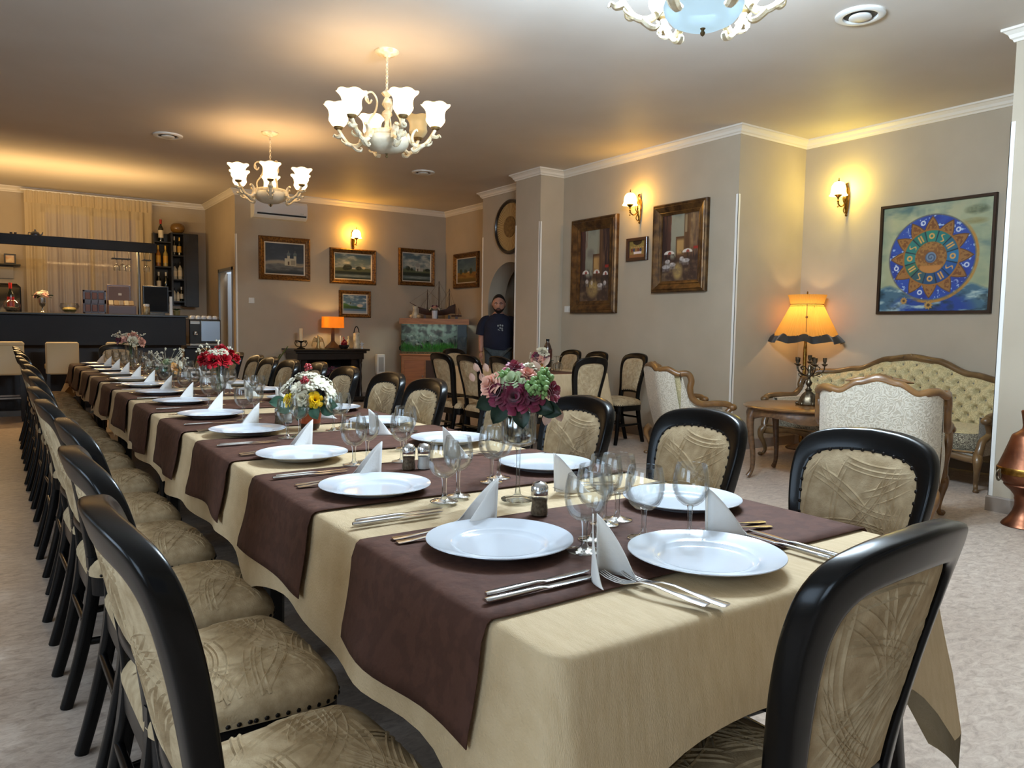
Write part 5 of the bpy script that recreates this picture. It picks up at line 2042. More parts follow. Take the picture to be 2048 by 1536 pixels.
def sofa(name, label, cat, loc, rz, half, crest, arm_z, seat_z, depth, tuft, fab, wood, band, outer, legs_mid=True, back_y=None, front_w=1.0):
    """local: faces +y, x along the length, origin on the floor below the back"""
    t = thing(name, label, cat, loc, rz)
    cx = [c[0] * half for c in crest]
    czs = [c[1] for c in crest]

    def top(x):
        ax = abs(x)
        # cosine-smoothed interpolation
        for i in range(len(cx) - 1):
            if ax <= cx[i + 1]:
                f = (ax - cx[i]) / (cx[i + 1] - cx[i])
                f = f * f * (3 - 2 * f)
                return czs[i] + (czs[i + 1] - czs[i]) * f
        return czs[-1]
    lean = .10
    nx = int(120 * half) + 21
    nz = 26

    def ysurf(x, z):
        k = (z - seat_z) / max(.05, (top(x) - seat_z))
        return .10 - lean * k + .16 * (abs(x) / half) ** 6

    def tuftd(x, z):
        if not tuft:
            k = (z - seat_z) / max(.05, (top(x) - seat_z))
            return .045 * (math.sin(PI * min(max(k, 0), 1)) ** .6) * (1 - (abs(x) / half) ** 4)
        px, pz = .125, .135
        a, b = x / px, (z - seat_z) / pz
        u, v = a + b, a - b
        fu, fv = u - round(u), v - round(v)
        q = math.hypot(fu, fv)
        return .062 * (1 - math.exp(-(q / .24) ** 2)) - .010 * (math.exp(-(fu / .07) ** 2) + math.exp(-(fv / .07) ** 2)) * (1 - math.exp(-(q / .3) ** 2))

    def fn(u, v):
        x = (2 * u - 1) * half * .975
        z = seat_z - .06 + (top(x) - .02 - seat_z + .06) * v
        e = min(1, v * 6, (1 - v) * 6, (1 - abs(2 * u - 1)) * 9)
        return (x, ysurf(x, z) + tuftd(x, z) * max(e, 0) ** .5, z)
    MB().grid(nx * (2 if tuft else 1), nz * (2 if tuft else 1), fn).build('backrest', fab, t, 180)
    if tuft:
        mb = MB()
        for a in range(-18, 19):
            for b in range(0, 9):
                x, z = a * .125 / 2, seat_z + b * .135 / 2
                if (a + b) % 2 == 0 and abs(x) < half * .93 and z < top(x) - .05 and b > 0:
                    mb.ball((x, ysurf(x, z) + .004, z), .011, 7, 5, (1, .6, 1))
        mb.build('pit_shade_buttons', band, t, 180)  # dark button balls stand in for the shade in the tuft pits
    # outside of the back
    MB().grid(nx, 10, lambda u, v: ((2 * u - 1) * half * .985, ysurf((2 * u - 1) * half * .985, .25 + (top((2 * u - 1) * half * .985) - .01 - .25) * v) - .055 - .012 * math.sin(PI * v), .25 + (top((2 * u - 1) * half * .985) - .01 - .25) * v)).build('outside_back', outer, t, 180)
    # carved crest rail
    P, R = [], []
    n = 90
    for i in range(n):
        x = (2 * i / (n - 1) - 1) * half
        z = top(x)
        P.append((x, ysurf(x, z) - .025 + .01, z))
        R.append((.026 + .012 * math.exp(-(x / (.22 * half)) ** 2), .036))
    mb = MB().tube(P, R, 10, up=(0, 0, 1), sq=.8)
    for k in range(-2, 3):
        mb.ball((k * .028, ysurf(0, top(0)) + .005, top(0) + .022 - abs(k) * .006), .02, 8, 6, (1, .7, .9))
    for sg in (-1, 1):
        mb.tube([(sg * .06, ysurf(0, top(0)) + .022, top(0) + .008), (sg * .13, ysurf(0, top(0)) + .026, top(0) - .006), (sg * .19, ysurf(0, top(0)) + .022, top(0) - .014)], [.012, .016, .004], 7)
    mb.build('crest_rail', wood, t, 60)
    # sides: the rail sweeps down and forward into the arms
    for sg in (-1, 1):
        x = sg * half
        yb_ = ysurf(x, top(x))
        y1 = depth - .10
        p = smooth_path([(x, yb_ - .015, top(x) + .004), (x + sg * .012, yb_ + .055, top(x) + .002), (x + sg * .018, yb_ + .085, top(x) - .06), (x + sg * .016, yb_ + .075, top(x) * .55 + arm_z * .45), (x + sg * .018, yb_ + .10, arm_z + .06),
                         (x + sg * .022, yb_ + .19, arm_z + .012), (x + sg * .03, (yb_ + .19 + y1) / 2, arm_z + .018), (x + sg * .034, y1 - .03, arm_z + .012), (x + sg * .034, y1 + .02, arm_z - .015)], 44)
        mb = MB().tube(p, [(.028, .026)] * 44, 9, sq=.85)
        mb.ball(p[-1], .036, 9, 7, (1.1, 1.2, .9))
        q = smooth_path([(x + sg * .034, y1 + .01, arm_z - .02), (x + sg * .03, y1 - .06, arm_z - .12), (x + sg * .012, y1 + .01, seat_z - .06), (x + sg * .01, y1 + .045, seat_z - .13), (x, y1 + .05, .28)], 24)
        mb.tube(q, [.024 + .01 * (i / 23) for i in range(24)], 9)
        mb.build('arm_rail', wood, t, 60)
        # upholstered side
        def fs_(u, v, sg=sg, x=x, yb_=yb_, y1=y1):
            y = yb_ + (y1 - .06 - yb_) * u
            zt = arm_z if u > .3 else arm_z + (top(x) - arm_z) * (1 - (u / .3)) ** 1.5
            z = .27 + (zt - .27) * v
            return (x + sg * (.0 + .018 * math.sin(PI * v) * math.sin(PI * u)), y, z)
        mb = MB().grid(14, 10, fs_)
        mb.v = mb.v + [(vx - sg * .05, vy, vz) for vx, vy, vz in mb.v]
        nn = 140
        mb.f = mb.f + [tuple(i + nn for i in f[::-1]) for f in mb.f]
        for i in range(13):
            a, b = i * 10 + 9, (i + 1) * 10 + 9
            mb.f.append((a, b, b + nn, a + nn))
        mb.build('arm_panel', outer, t, 60)
    # seat: loose dark banded cushion over an upholstered base and a wavy front rail
    mb = MB()
    pr = [(1.0, .0), (1.0, .10), (.985, .125), (.94, .14), (.7, .152), (.0, .158)]
    so = []
    for k in range(72):
        a = 2 * PI * k / 72
        x = math.copysign(abs(math.cos(a)) ** .22, math.cos(a))
        y = math.copysign(abs(math.sin(a)) ** .22, math.sin(a))
        so.append((x * (half - .05), .10 + (depth - .10 - .10) / 2 + .02 + y * (depth - .18) / 2 + .03 * (y > 0) * (1 - x * x)))
    cyy = .10 + (depth - .20) / 2 + .02
    mb.rings([[(x * f if f else x * .001, cyy + (y - cyy) * max(f, .001), seat_z - .14 + z) for x, y in so] for f, z in pr[2:]], False)
    mb.build('seat', fab, t, 60)
    mb = MB().rings([[(x * f, cyy + (y - cyy) * f, seat_z - .14 + z) for x, y in so] for f, z in ((.985, -.004), (1.004, .004), (1.006, .10), (.988, .124))], False)
    mb.build('seat_band', band, t, 60)
    MB().rings([[(x * f, cyy + (y - cyy) * f, z) for x, y in so] for f, z in ((1.0, .25), (1.01, .28), (1.01, seat_z - .146), (.9, seat_z - .14))], True).build('seat_base', outer, t, 60)
    mb = MB()
    n = 60
    P = []
    for i in range(n):
        x = (2 * i / (n - 1) - 1) * (half + .01)
        P.append((x, depth - .055 + .03 * (1 - (x / half) ** 2), .262 + .018 * math.cos(x / half * PI * (3 if half > .6 else 2))))
    mb.tube(P, [(.028, .02)] * n, 8, up=(0, 0, 1), sq=.7)
    P2 = [(x, y - .004, z + (.12 if half > .6 else .1)) for x, y, z in P]
    mb.build('front_rail', wood, t, 60)
    MB().tube([(x * .96, y + .012, seat_z - .148) for x, y, z in P], [(.010, .012)] * n, 6, up=(0, 0, 1)).build('seat_moulding', wood, t, 60)
    xs = [-half + .0, half - .0] + ([-half / 3, half / 3] if legs_mid else [])
    for x in xs:
        mb = MB()
        cabriole(mb, x, depth - .05, .28, (-1 if x < 0 else 1) * .5, 1)
        mb.build('leg', wood, t, 60)
    for x in (-half + .04, half - .04):
        mb = MB()
        cabriole(mb, x, .06, .28, (-1 if x < 0 else 1) * .6, -1, .9)
        mb.build('leg', wood, t, 60)
    return t


# long tufted sofa against the alcove wall (its local +y is world -x)
sofa('sofa', 'long tufted olive damask sofa with carved walnut crest under the zodiac painting', 'sofa', (6.97, 3.66, 0), PI / 2, .97,
     [(0, .985), (.22, .965), (.55, .86), (.80, .82), (.93, .815), (1.0, .74)], .565, .45, .86, True, M_SOFA, M_FRAMEW, M_SOFAD, M_ARMB)
CR = [(0, .925), (.3, .90), (.62, .845), (.86, .862), (1.0, .835)]
sofa('armchair', 'carved armchair seen from behind, pale damask back, in front of the sofa', 'armchair', (4.40, 2.50, 0), -PI / 2 + .44, .35, CR, .60, .42, .70, False, M_SOFA, M_FRAMEP, M_SOFAD, M_ARMB, False)
sofa('armchair', 'carved armchair in profile against the side wall, below the street paintings', 'armchair', (5.02, 5.02, 0), -PI / 2 - .52, .34, [(0, .88), (.3, .875), (.62, .845), (.86, .86), (1.0, .82)], .545, .40, .70, False, M_SOFA, M_FRAMEP, M_SOFAD, M_ARMB, False)

# round side table
t = thing('side_table', 'round walnut side table with bowed legs beside the armchair', 'table', (5.46, 3.76, 0))
MB().lathe([(0, .575), (.43, .575), (.452, .583), (.458, .592), (.448, .602), (.43, .605), (.0, .605)], 64).build('tabletop', mat('honey_walnut', (140, 96, 52), .22, coat=.5, col2=(112, 76, 40), scale=3, stretch=(1, 7, 1)), t, 40)
MB().lathe([(.40, .50), (.425, .505), (.43, .53), (.415, .576), (.39, .576), (.39, .5)], 64, scallop=lambda r, z, a, i: (r, z + (.022 * math.cos(4 * a) if i in (0, 1, 5) else 0))).build('apron', M_WALNUT, t, 40)
for a in (2.66, 1.09, -.48, -2.05):
    mb = MB()
    dx, dy = math.cos(a), math.sin(a)
    P = smooth_path([(dx * .40, dy * .40, .57), (dx * .43, dy * .43, .50), (dx * .425, dy * .425, .38), (dx * .40, dy * .40, .22), (dx * .40, dy * .40, .08), (dx * .435, dy * .435, .015)], 20)
    mb.tube(P, [float(np.interp(i / 19, (0, .2, .5, .85, 1), (.034, .034, .024, .017, .022))) for i in range(20)], 9)
    mb.build('leg', M_WALNUT, t, 60)

# candelabra standing on it
t = thing('candelabra', 'ornate bronze five armed candelabra on the round side table', 'candelabra', (5.53, 3.74, .606))
M_CAND = mat('tarnished_silver', (120, 108, 90), .35, .9, col2=(60, 50, 38), scale=36)
mb = MB()
mb.lathe([(0, .0), (.085, .0), (.09, .008), (.082, .016), (.07, .03), (.06, .06), (.048, .085), (.03, .105), (.02, .115), (.0, .115)], 24, scallop=lambda r, z, a, i: (r * (1 + .08 * math.cos(6 * a)), z))
for k in range(6):
    a = k * PI / 3
    mb.ball((.085 * math.cos(a), .085 * math.sin(a), .012), .016, 7, 5)
mb.build('base', M_CAND, t, 60)
MB().lathe([(.018, .11), (.03, .125), (.016, .14), (.012, .155), (.024, .17), (.028, .185), (.014, .205), (.010, .225), (.022, .24), (.018, .255), (.012, .27), (.02, .29), (.014, .305), (.01, .33), (.0, .335)], 16).build('stem', M_CAND, t, 60)
for k in range(6):
    if k < 5:
        a = k * 2 * PI / 5 + .35
        R = .115
    else:
        a, R = 0, 0.0
    mb = MB()
    dx, dy = math.cos(a), math.sin(a)
    top = .352 if k < 5 else .372
    if k < 5:
        P = smooth_path([(0, 0, .27), (dx * .03, dy * .03, .245), (dx * .075, dy * .075, .26), (dx * .11, dy * .11, .29), (dx * R, dy * R, .335)], 16)
        mb.tube(P, .006, 6)
        mb.tube(smooth_path([(dx * .05, dy * .05, .25), (dx * .085, dy * .085, .235), (dx * .1, dy * .1, .25), (dx * .085, dy * .085, .262), (dx * .075, dy * .075, .25)], 12), .004, 5)
        mb.tube(smooth_path([(dx * .02, dy * .02, .29), (dx * .05, dy * .05, .32), (dx * .08, dy * .08, .31), (dx * .07, dy * .07, .29), (dx * .055, dy * .055, .3)], 12), .004, 5)
    mb.lathe([(0, top - .03), (.012, top - .028), (.024, top - .016), (.026, top - .012), (.010, top - .008), (.009, top), (.015, top + .008), (.016, top + .036), (.018, top + .04), (.013, top + .04), (.012, top + .01), (0, top + .01)], 12, (dx * R, dy * R, 0))
    mb.build('candle_arm', M_CAND, t, 60)

# floor lamp with a pleated shade in the corner
LP = (6.86, 4.70, 0)
t = thing('floor_lamp', 'floor lamp with pleated amber shade and dark ruffled hem in the corner behind the sofa', 'floor lamp', LP)
MB().lathe([(0, 0), (.15, 0), (.155, .012), (.13, .03), (.05, .045), (.03, .06), (.0, .06)], 32).build('base', M_WALNUT, t, 40)
MB().lathe([(.018, .05), (.026, .1), (.018, .2), (.022, .5), (.017, .55), (.024, .62), (.017, .7), (.02, 1.0), (.014, 1.12), (.012, 1.30), (.0, 1.30)], 16).build('pole', M_BRASS, t, 60)
mb = MB()
for k in range(3):
    a = k * 2.09
    mb.tube([(0, 0, 1.30), (.17 * math.cos(a), .17 * math.sin(a), 1.47)], .003, 5)
mb.tube([(.165 * math.cos(q * PI / 18), .165 * math.sin(q * PI / 18), 1.475) for q in range(37)], .003, 5)
mb.lathe([(.0, 1.30), (.012, 1.30), (.008, 1.62), (.0, 1.63)], 8)
mb.build('shade_carrier', M_BRASS, t, 60)


def amber_shade():
    m = bpy.data.materials.new('lit_pleated_silk')
    m.use_nodes = True
    nt = m.node_tree
    nt.nodes.clear()
    L = nt.links.new
    out = nt.nodes.new('ShaderNodeOutputMaterial')
    d = nt.nodes.new('ShaderNodeBsdfTranslucent')
    d.inputs[0].default_value = lin((240, 190, 100)) + (1,)
    df = nt.nodes.new('ShaderNodeBsdfDiffuse')
    df.inputs[0].default_value = lin((210, 162, 88)) + (1,)
    mx = nt.nodes.new('ShaderNodeMixShader')
    mx.inputs[0].default_value = .45
    L(d.outputs[0], mx.inputs[1])
    L(df.outputs[0], mx.inputs[2])
    L(mx.outputs[0], out.inputs[0])
    return m


M_SHADE = amber_shade()


def pl(r, z, a, i):
    k = 1 + .022 * math.cos(64 * a)
    return r * k, z


MB().lathe([(.185, 1.59), (.172, 1.555), (.158, 1.50), (.156, 1.488), (.168, 1.46), (.205, 1.38), (.25, 1.29), (.29, 1.21), (.31, 1.17)], 256, scallop=pl).build('lamp_shade', M_SHADE, t, 180)


def ruf(r, z, a, i):
    w = math.sin(9 * a) + .35 * math.sin(17 * a + 1)
    k = (0, .5, 1)[i]
    return r + .022 * w * k, z + .012 * w


MB().lathe([(.308, 1.178), (.335, 1.145), (.362, 1.105)], 180, scallop=ruf).build('ruffle', mat('black_ribbon', (34, 30, 28), .6, sheen=.3), t, 180)
MB().tube([(.16 * math.cos(q * PI / 32), .16 * math.sin(q * PI / 32), 1.492) for q in range(65)], .0045, 6).build('ribbon', mat('ochre_cord', (150, 108, 50), .6), t, 60)
mb = MB()
cdx, cdy = -.82, -.57
P = smooth_path([(cdx * .165, cdy * .165, 1.49), (cdx * .185, cdy * .185, 1.44), (cdx * .21, cdy * .21, 1.39), (cdx * .225, cdy * .225, 1.36)], 12)
mb.tube(P, .004, 6)
mb.ball(P[-1], .014, 8, 6)
mb.tube([P[-1], (cdx * .245, cdy * .245, 1.33), (cdx * .30, cdy * .30, 1.21)], .0035, 6)
mb.build('pull_tassel', mat('ochre_cord', (150, 108, 50)), t, 60)
lamp('floor_lamp_bulb', 'POINT', (LP[0], LP[1], 1.36), 8, (1.0, 0.64, 0.28), .05)

# copper vessel by the column
t = thing('copper_pot', 'tall hammered copper pot with brass band and ring handles by the front column', 'pot', (5.335, 2.03, 0))
M_COP = mat('hammered_copper', (132, 84, 60), .38, .9, col2=(96, 58, 42), scale=7, bump=.35, bscale=30)
MB().lathe([(0, .0), (.125, .0), (.13, .006), (.122, .02), (.095, .05), (.072, .09), (.062, .13), (.062, .16), (.066, .175), (.064, .185), (.07, .2), (.09, .225), (.118, .25), (.128, .262), (.125, .27), (.140, .285), (.158, .305), (.165, .335)], 48).build('foot_and_bowl', M_COP, t, 50)
MB().lathe([(.165, .333), (.170, .338), (.171, .372), (.166, .378)], 48).build('brass_band', M_BRASS, t, 50)
MB().lathe([(.166, .376), (.158, .395), (.135, .46), (.112, .53), (.098, .575), (.09, .585), (.06, .605), (.045, .62), (.042, .64), (.05, .70), (.056, .73), (.052, .735), (.04, .70), (.0, .70)], 48).build('neck', M_COP, t, 50)
for a in (2.5, 2.5 + PI):
    mb = MB()
    c = (.178 * math.cos(a), .178 * math.sin(a), .325)
    mb.tube([(c[0] + .012 * math.cos(q * PI / 10) * math.cos(a), c[1] + .012 * math.cos(q * PI / 10) * math.sin(a), c[2] + .034 * math.sin(q * PI / 10)) for q in range(21)], .006, 7)
    mb.ball((.17 * math.cos(a), .17 * math.sin(a), .356), .010, 7, 5)
    mb.build('ring_handle', M_CAND, t, 60)
# ------------------------------------------------------------------ bar
M_BAR = mat('black_bar_front', (22, 21, 25), .5, col2=(17, 16, 20), scale=3, spec=.3)
t = thing('bar_counter', 'long black bar counter with raised front below the curtained window', 'bar', (0, 0, 0))
MB().rbox(-2.0, 2.13, 11.16, 11.22, .90, 1.285, .006).build('front_panel', M_BAR, t, 0)
MB().rbox(-2.0, 2.15, 11.12, 11.62, 1.285, 1.315, .006).build('countertop', mat('black_worktop', (30, 30, 34), .3, coat=.3), t, 0)
MB().box(-2.0, 2.10, 11.36, 11.42, 0.0, .905).build('lower_panel', mat('deep_brown_panel', (22, 16, 18), .5), t, 0)
MB().rbox(2.13, 2.68, 11.14, 11.66, .86, .895, .005).build('side_worktop', mat('black_worktop', (30, 30, 34)), t, 0)
MB().box(2.12, 2.66, 11.2, 11.26, 0, .86).build('side_panel', M_BAR, t, 0)
MB().box(-2.0, 2.10, 11.33, 11.36, 0, .07).build('kick_strip', mat('steel_kick', (120, 118, 116), .4, .8), t, 0)

t = thing('bar_canopy', 'black overhead beam above the bar counter carried on a steel post', 'bar shelf', (0, 0, 0))
MB().rbox(-2.0, 1.78, 11.18, 11.24, 2.145, 2.275, .004).build('front_beam', M_BAR, t, 0)
MB().box(-2.0, 1.78, 11.24, 11.50, 2.20, 2.235).build('top_board', M_BAR, t, 0)
MB().tube([(1.585, 11.40, 1.315), (1.585, 11.40, 2.20)], .022, 14).build('post', mat('dull_steel', (110, 108, 104), .42, .8), t, 60)
MB().tube([(-.9, 11.40, 1.315), (-.9, 11.40, 2.20)], .022, 14).build('post', M_STEEL, t, 60)
mb = MB().box(1.27, 1.50, 11.44, 11.60, 2.06, 2.072).box(1.65, 1.75, 11.44, 11.60, 2.06, 2.072)
for x in (1.3, 1.47, 1.67, 1.73):
    mb.tube([(x, 11.46, 2.20), (x, 11.46, 2.07)], .004, 6)
mb.build('glass_rack', M_BLACKW, t, 0)
st = MB().box(-1.9, 1.74, 11.30, 11.42, 2.237, 2.245).build('added_glow_strip', mat('added_strip_glow', (255, 200, 120), emit=(255, 190, 100), emit_s=2.0), t, 0)  # hidden glowing strip, added on the beam for warm light
lamp('added_bar_light', 'AREA', (.3, 11.42, 2.27), 46, (1.0, .64, .26), 3.2, (PI - .5, 0, 0), .08)  # unseen light added above the beam to brighten the curtain
lamp('added_bar_light', 'AREA', (.6, 11.46, 2.185), 40, (1.0, .66, .30), 2.6, (-.5, 0, 0), .06)  # unseen light added under the beam for more warm glow
for k, x in enumerate((1.33, 1.40, 1.47, 1.70)):
    g = dup(GL[k % 2], (x, 11.52, 2.06), 0, 'stemmed glass hanging under the bar beam, %s from the window end' % ORD[k], 'glasses hanging above the bar')
    g.rotation_euler = (PI, 0, 0)


def bar_stool(x, label, roll):
    t = thing('bar_stool', label, 'stool', (x, 10.72, 0), 0, 'cream leather bar stools')
    MB().rbox(-.178, .178, -.05, .0, .56, .955, .018).build('backrest', M_CREAML, t, 50)
    if roll:
        MB().rbox(-.182, .182, -.062, .012, .90, .962, .022).build('headrest_roll', M_CREAML, t, 50)
    MB().rbox(-.178, .178, -.02, .36, .60, .69, .02).build('seat', M_CREAML, t, 50)
    for sx in (-1, 1):
        for y in (-.02, .33):
            MB().box(sx * .15 - .017, sx * .15 + .017, y - .017, y + .017, 0, .60).build('leg', M_BLACKW, t, 0)
    mb = MB().box(-.15, .15, -.035, -.012, .275, .295)
    mb.box(-.15, .15, .32, .345, .275, .295)
    mb.build('footrest', M_STEEL, t, 0)
    return t


bar_stool(.05, 'cream leather bar stool with padded top roll at the window end of the bar', True)
bar_stool(.62, 'cream leather bar stool, middle one at the bar, with plain square back', False)
bar_stool(1.27, 'cream leather bar stool mostly hidden behind the pink roses', False)

# sheer curtain with its rail
t = thing('curtain', 'sheer gathered beige curtain across the window behind the bar', 'curtain', (1.22, 13.52, 0))


def sheer():
    m = bpy.data.materials.new('sheer_voile')
    m.use_nodes = True
    nt = m.node_tree
    nt.nodes.clear()
    L = nt.links.new
    out = nt.nodes.new('ShaderNodeOutputMaterial')
    d = nt.nodes.new('ShaderNodeBsdfDiffuse')
    d.inputs[0].default_value = lin((228, 212, 180)) + (1,)
    tl = nt.nodes.new('ShaderNodeBsdfTranslucent')
    tl.inputs[0].default_value = lin((228, 212, 180)) + (1,)
    tr = nt.nodes.new('ShaderNodeBsdfTransparent')
    a = nt.nodes.new('ShaderNodeMixShader')
    a.inputs[0].default_value = .35
    L(d.outputs[0], a.inputs[1])
    L(tl.outputs[0], a.inputs[2])
    b = nt.nodes.new('ShaderNodeMixShader')
    b.inputs[0].default_value = .22
    L(a.outputs[0], b.inputs[1])
    L(tr.outputs[0], b.inputs[2])
    L(b.outputs[0], out.inputs[0])
    return m


M_SHEER = sheer()
rs = random.Random(5)
ph = [rs.uniform(0, 6) for _ in range(6)]


def cf(u, v):
    x = (u - .5) * 1.74
    a = .018 + .022 * (1 - v)
    y = a * (math.sin(x * 62 + ph[0]) * .6 + math.sin(x * 37 + ph[1]) * .5 + .4 * math.sin(x * 95 + ph[2]))
    y *= .35 + .65 * min(1, abs(v - .93) * 12)
    return (x, y, 1.0 + 2.14 * v)


MB().grid(300, 14, cf).build('curtain_sheer', M_SHEER, t, 180)
MB().grid(300, 4, lambda u, v: ((u - .5) * 1.75, -.012 + .008 * math.sin(u * 190) + .006 * math.sin(u * 118), 2.98 + .18 * v)).build('curtain_heading', M_SHEER, t, 180)
MB().tube([(-.92, 0, 3.165), (1.12, 0, 3.165)], .012, 8).build('curtain_rail', M_WHITEP, t, 60)

# black shelf unit with bottles, right of the window
t = thing('bottle_shelf', 'black open shelf unit of bottles right of the curtained window', 'shelf', (0, 0, 0))
mb = MB()
SH = []
mb.box(2.08, 2.10, 13.38, 13.68, 1.5, 2.66).box(2.34, 2.37, 13.36, 13.68, 1.5, 2.68).box(2.53, 2.56, 13.36, 13.68, 1.5, 2.68)
mb.box(2.08, 2.56, 13.66, 13.69, 1.5, 2.68)
for z in (2.51, 2.11, 1.72, 1.50):
    mb.box(2.10, 2.34, 13.38, 13.66, z, z + .02)
for z in (2.66, 2.30, 1.91, 1.55):
    mb.box(2.37, 2.53, 13.36, 13.66, z, z + .02)
mb.build('carcass', M_BLACKW, t, 0)
MB().rbox(2.56, 2.76, 13.36, 13.69, 1.48, 2.68, .004).build('side_cupboard', M_BLACKW, t, 0)


def bottle(x, y, z, label, glass_m, lab_m, cap_m, h=.30, r=.037, dark=True):
    t = thing('bottle', label, 'bottle', (x, y, z), 0, 'bottles behind the bar')
    MB().lathe([(0, 0), (r * .95, 0), (r, .01), (r, h * .58), (r * .9, h * .64), (r * .42, h * .74), (r * .36, h * .80), (r * .36, h * .96), (r * .42, h * .965), (r * .42, h), (0, h)], 18).build('bottle_body', glass_m, t, 60)
    if lab_m:
        MB().lathe([(r * 1.01, h * .18), (r * 1.02, h * .2), (r * 1.02, h * .50), (r * 1.01, h * .52)], 18).build('label', lab_m, t, 60)
    if cap_m:
        MB().lathe([(r * .40, h * .80), (r * .44, h * .81), (r * .46, h * 1.002), (0, h * 1.004)], 12).build('capsule', cap_m, t, 60)
    return t


GD = mat('dark_green_bottle', (16, 22, 14), .1, coat=.7)
GA = mat('amber_bottle', (150, 96, 30), .12, coat=.7)
GLB = mat('pale_gold_bottle', (170, 150, 84), .12, coat=.6)
GR = mat('red_bottle', (150, 22, 18), .2, coat=.6)
LW = mat('cream_label', (222, 210, 186), .6)
LY_ = mat('gold_label', (206, 160, 66), .45)
CB = mat('black_capsule', (20, 18, 18), .4)
CG = mat('gold_capsule', (196, 158, 70), .35, .6)
CRD = mat('red_capsule', (160, 30, 26), .45)
CWH = mat('white_capsule', (226, 222, 214), .4)
B = 'shelf right of the curtain'
bottle(2.215, 13.50, 2.53, 'dark bottle with red capsule standing on top level of the bottle shelf', GD, LW, CRD, .36, .04)
bottle(2.17, 13.5, 2.13, 'amber bottle, nearer the curtain, on the second level of the bottle shelf', GA, LY_, CG, .34, .038)
bottle(2.28, 13.5, 2.13, 'pale gold bottle on the second level of the bottle shelf', GLB, LY_, CG, .34, .038)
bottle(2.17, 13.5, 1.74, 'dark wine bottle with white capsule, lower level nearest the curtain', GD, LW, CWH, .30, .035)
bottle(2.28, 13.5, 1.74, 'dark wine bottle with white capsule, lower level next to the divider', GD, None, CWH, .30, .035)
bottle(2.41, 13.48, 2.32, 'dark bottle with pale capsule, upper compartment of the bottle shelf', GD, LW, CWH, .31, .033)
bottle(2.49, 13.48, 2.32, 'dark bottle with yellow label, upper compartment of the bottle shelf', GD, LY_, CG, .30, .033)
bottle(2.41, 13.48, 1.93, 'clear spirit bottle with broad cream label, middle compartment', mat('clear_spirit', (190, 186, 170), .1, coat=.6), LW, CB, .27, .038)
bottle(2.495, 13.48, 1.93, 'squat bottle with cream label and dark cap, middle compartment', mat('clear_spirit', (190, 186, 170)), LW, CB, .29, .036)
bottle(2.40, 13.48, 1.57, 'small cream bottle, lowest compartment, nearest the divider', mat('cream_bottle', (206, 196, 168), .3), LW, CB, .22, .026)
bottle(2.455, 13.47, 1.57, 'small cream bottle, lowest compartment, middle one', mat('cream_bottle', (206, 196, 168)), LW, CB, .20, .026)
bottle(2.51, 13.48, 1.57, 'small dark bottle, lowest compartment, by the cupboard side', GD, LW, CWH, .24, .026)
t = thing('amber_bowl', 'round amber glass bowl on top of the bottle shelf', 'bowl', (2.47, 13.5, 2.68))
MB().lathe([(0, 0), (.05, 0), (.10, .04), (.115, .09), (.10, .14), (.07, .165), (.06, .16), (.09, .135), (.105, .09), (.09, .045), (.0, .01)], 28).build('bowl_body', mat('smoky_amber', (120, 88, 40), .15, coat=.6), t, 60)
t.children[0].name = 'bowl_glass'

# things along the counter
CT = 1.315
t = thing('globe_vase', 'round clear glass globe on the bar counter near the red capped bottle', 'vase', (.13, 11.36, CT))
MB().lathe([(0, 0), (.05, 0), (.085, .04), (.095, .085), (.08, .13), (.06, .15), (.055, .15), (.075, .128), (.09, .085), (.08, .042), (.0, .006)], 28).build('glass_globe', M_GLASS, t, 60)
MB().lathe([(0, .006), (.05, .01), (.075, .04), (.08, .06), (.0, .066)], 20).build('filling', mat('brown_beads', (70, 52, 38), .5, col2=(150, 130, 100), scale=60), t, 60)
bottle(.12, 11.48, CT, 'tall bottle with a bright red neck and label behind the glass globe', GD, GR, mat('bright_red', (210, 44, 30), .4), .37, .04)
simple_bouquet('silver goblet with pale pink flowers on the bar counter', (.455, 11.38, CT), [(-.06, .23, .03, .05, M_PINK, 'd'), (.0, .25, .03, .05, M_WHT, 'd'), (.06, .23, .02, .05, M_PINK, 'd'), (-.08, .215, .0, .03, M_BURG, 'r'), (.02, .27, -.02, .045, M_WHT, 'd')], 5,
               lambda V: MB().lathe([(0, 0), (.04, 0), (.01, .02), (.008, .07), (.03, .09), (.04, .13), (.042, .19), (.036, .19), (.0, .14)], 24).build('silver_goblet', M_STEEL, V, 60), seed=400)
t = thing('glass_bowl', 'wide yellowish glass bowl on the bar counter beside the partitioned wooden box', 'bowl', (.755, 11.38, CT))
MB().lathe([(0, 0), (.05, 0), (.06, .01), (.10, .05), (.115, .09), (.10, .13), (.092, .128), (.105, .09), (.09, .055), (.0, .02)], 28).build('bowl_glass', M_GLASS, t, 60)
MB().lathe([(0, .02), (.06, .02), (.085, .05), (.06, .075), (.0, .085)], 20).build('sweets', mat('yellow_sweets', (170, 150, 80), .5, col2=(110, 100, 50), scale=40), t, 60)
t = thing('wooden_box', 'upright red brown wooden box with six square compartments on the bar counter', 'box', (1.045, 11.40, CT))
M_MAH = mat('mahogany', (84, 40, 30), .35, coat=.4, col2=(62, 28, 22), scale=5)
mb = MB().box(-.135, .135, .0, .05, 0, .31)
for x0, x1, z0, z1 in ((-.135, -.115, 0, .31), (.115, .135, 0, .31), (-.135, .135, 0, .02), (-.135, .135, .29, .31), (-.135, .135, .135, .185), (-.045, -.037, 0, .31), (.037, .045, 0, .31)):
    mb.box(x0, x1, -.02, 0, z0, z1)
mb.build('box_body', M_MAH, t, 0)
for a in (-.078, 0, .078):
    for z in (.03, .19):
        MB().rbox(a - .03, a + .03, -.012, 0, z, z + .09, .005).build('compartment_pad', mat('dusty_rose', (140, 96, 84), .6), t, 0)
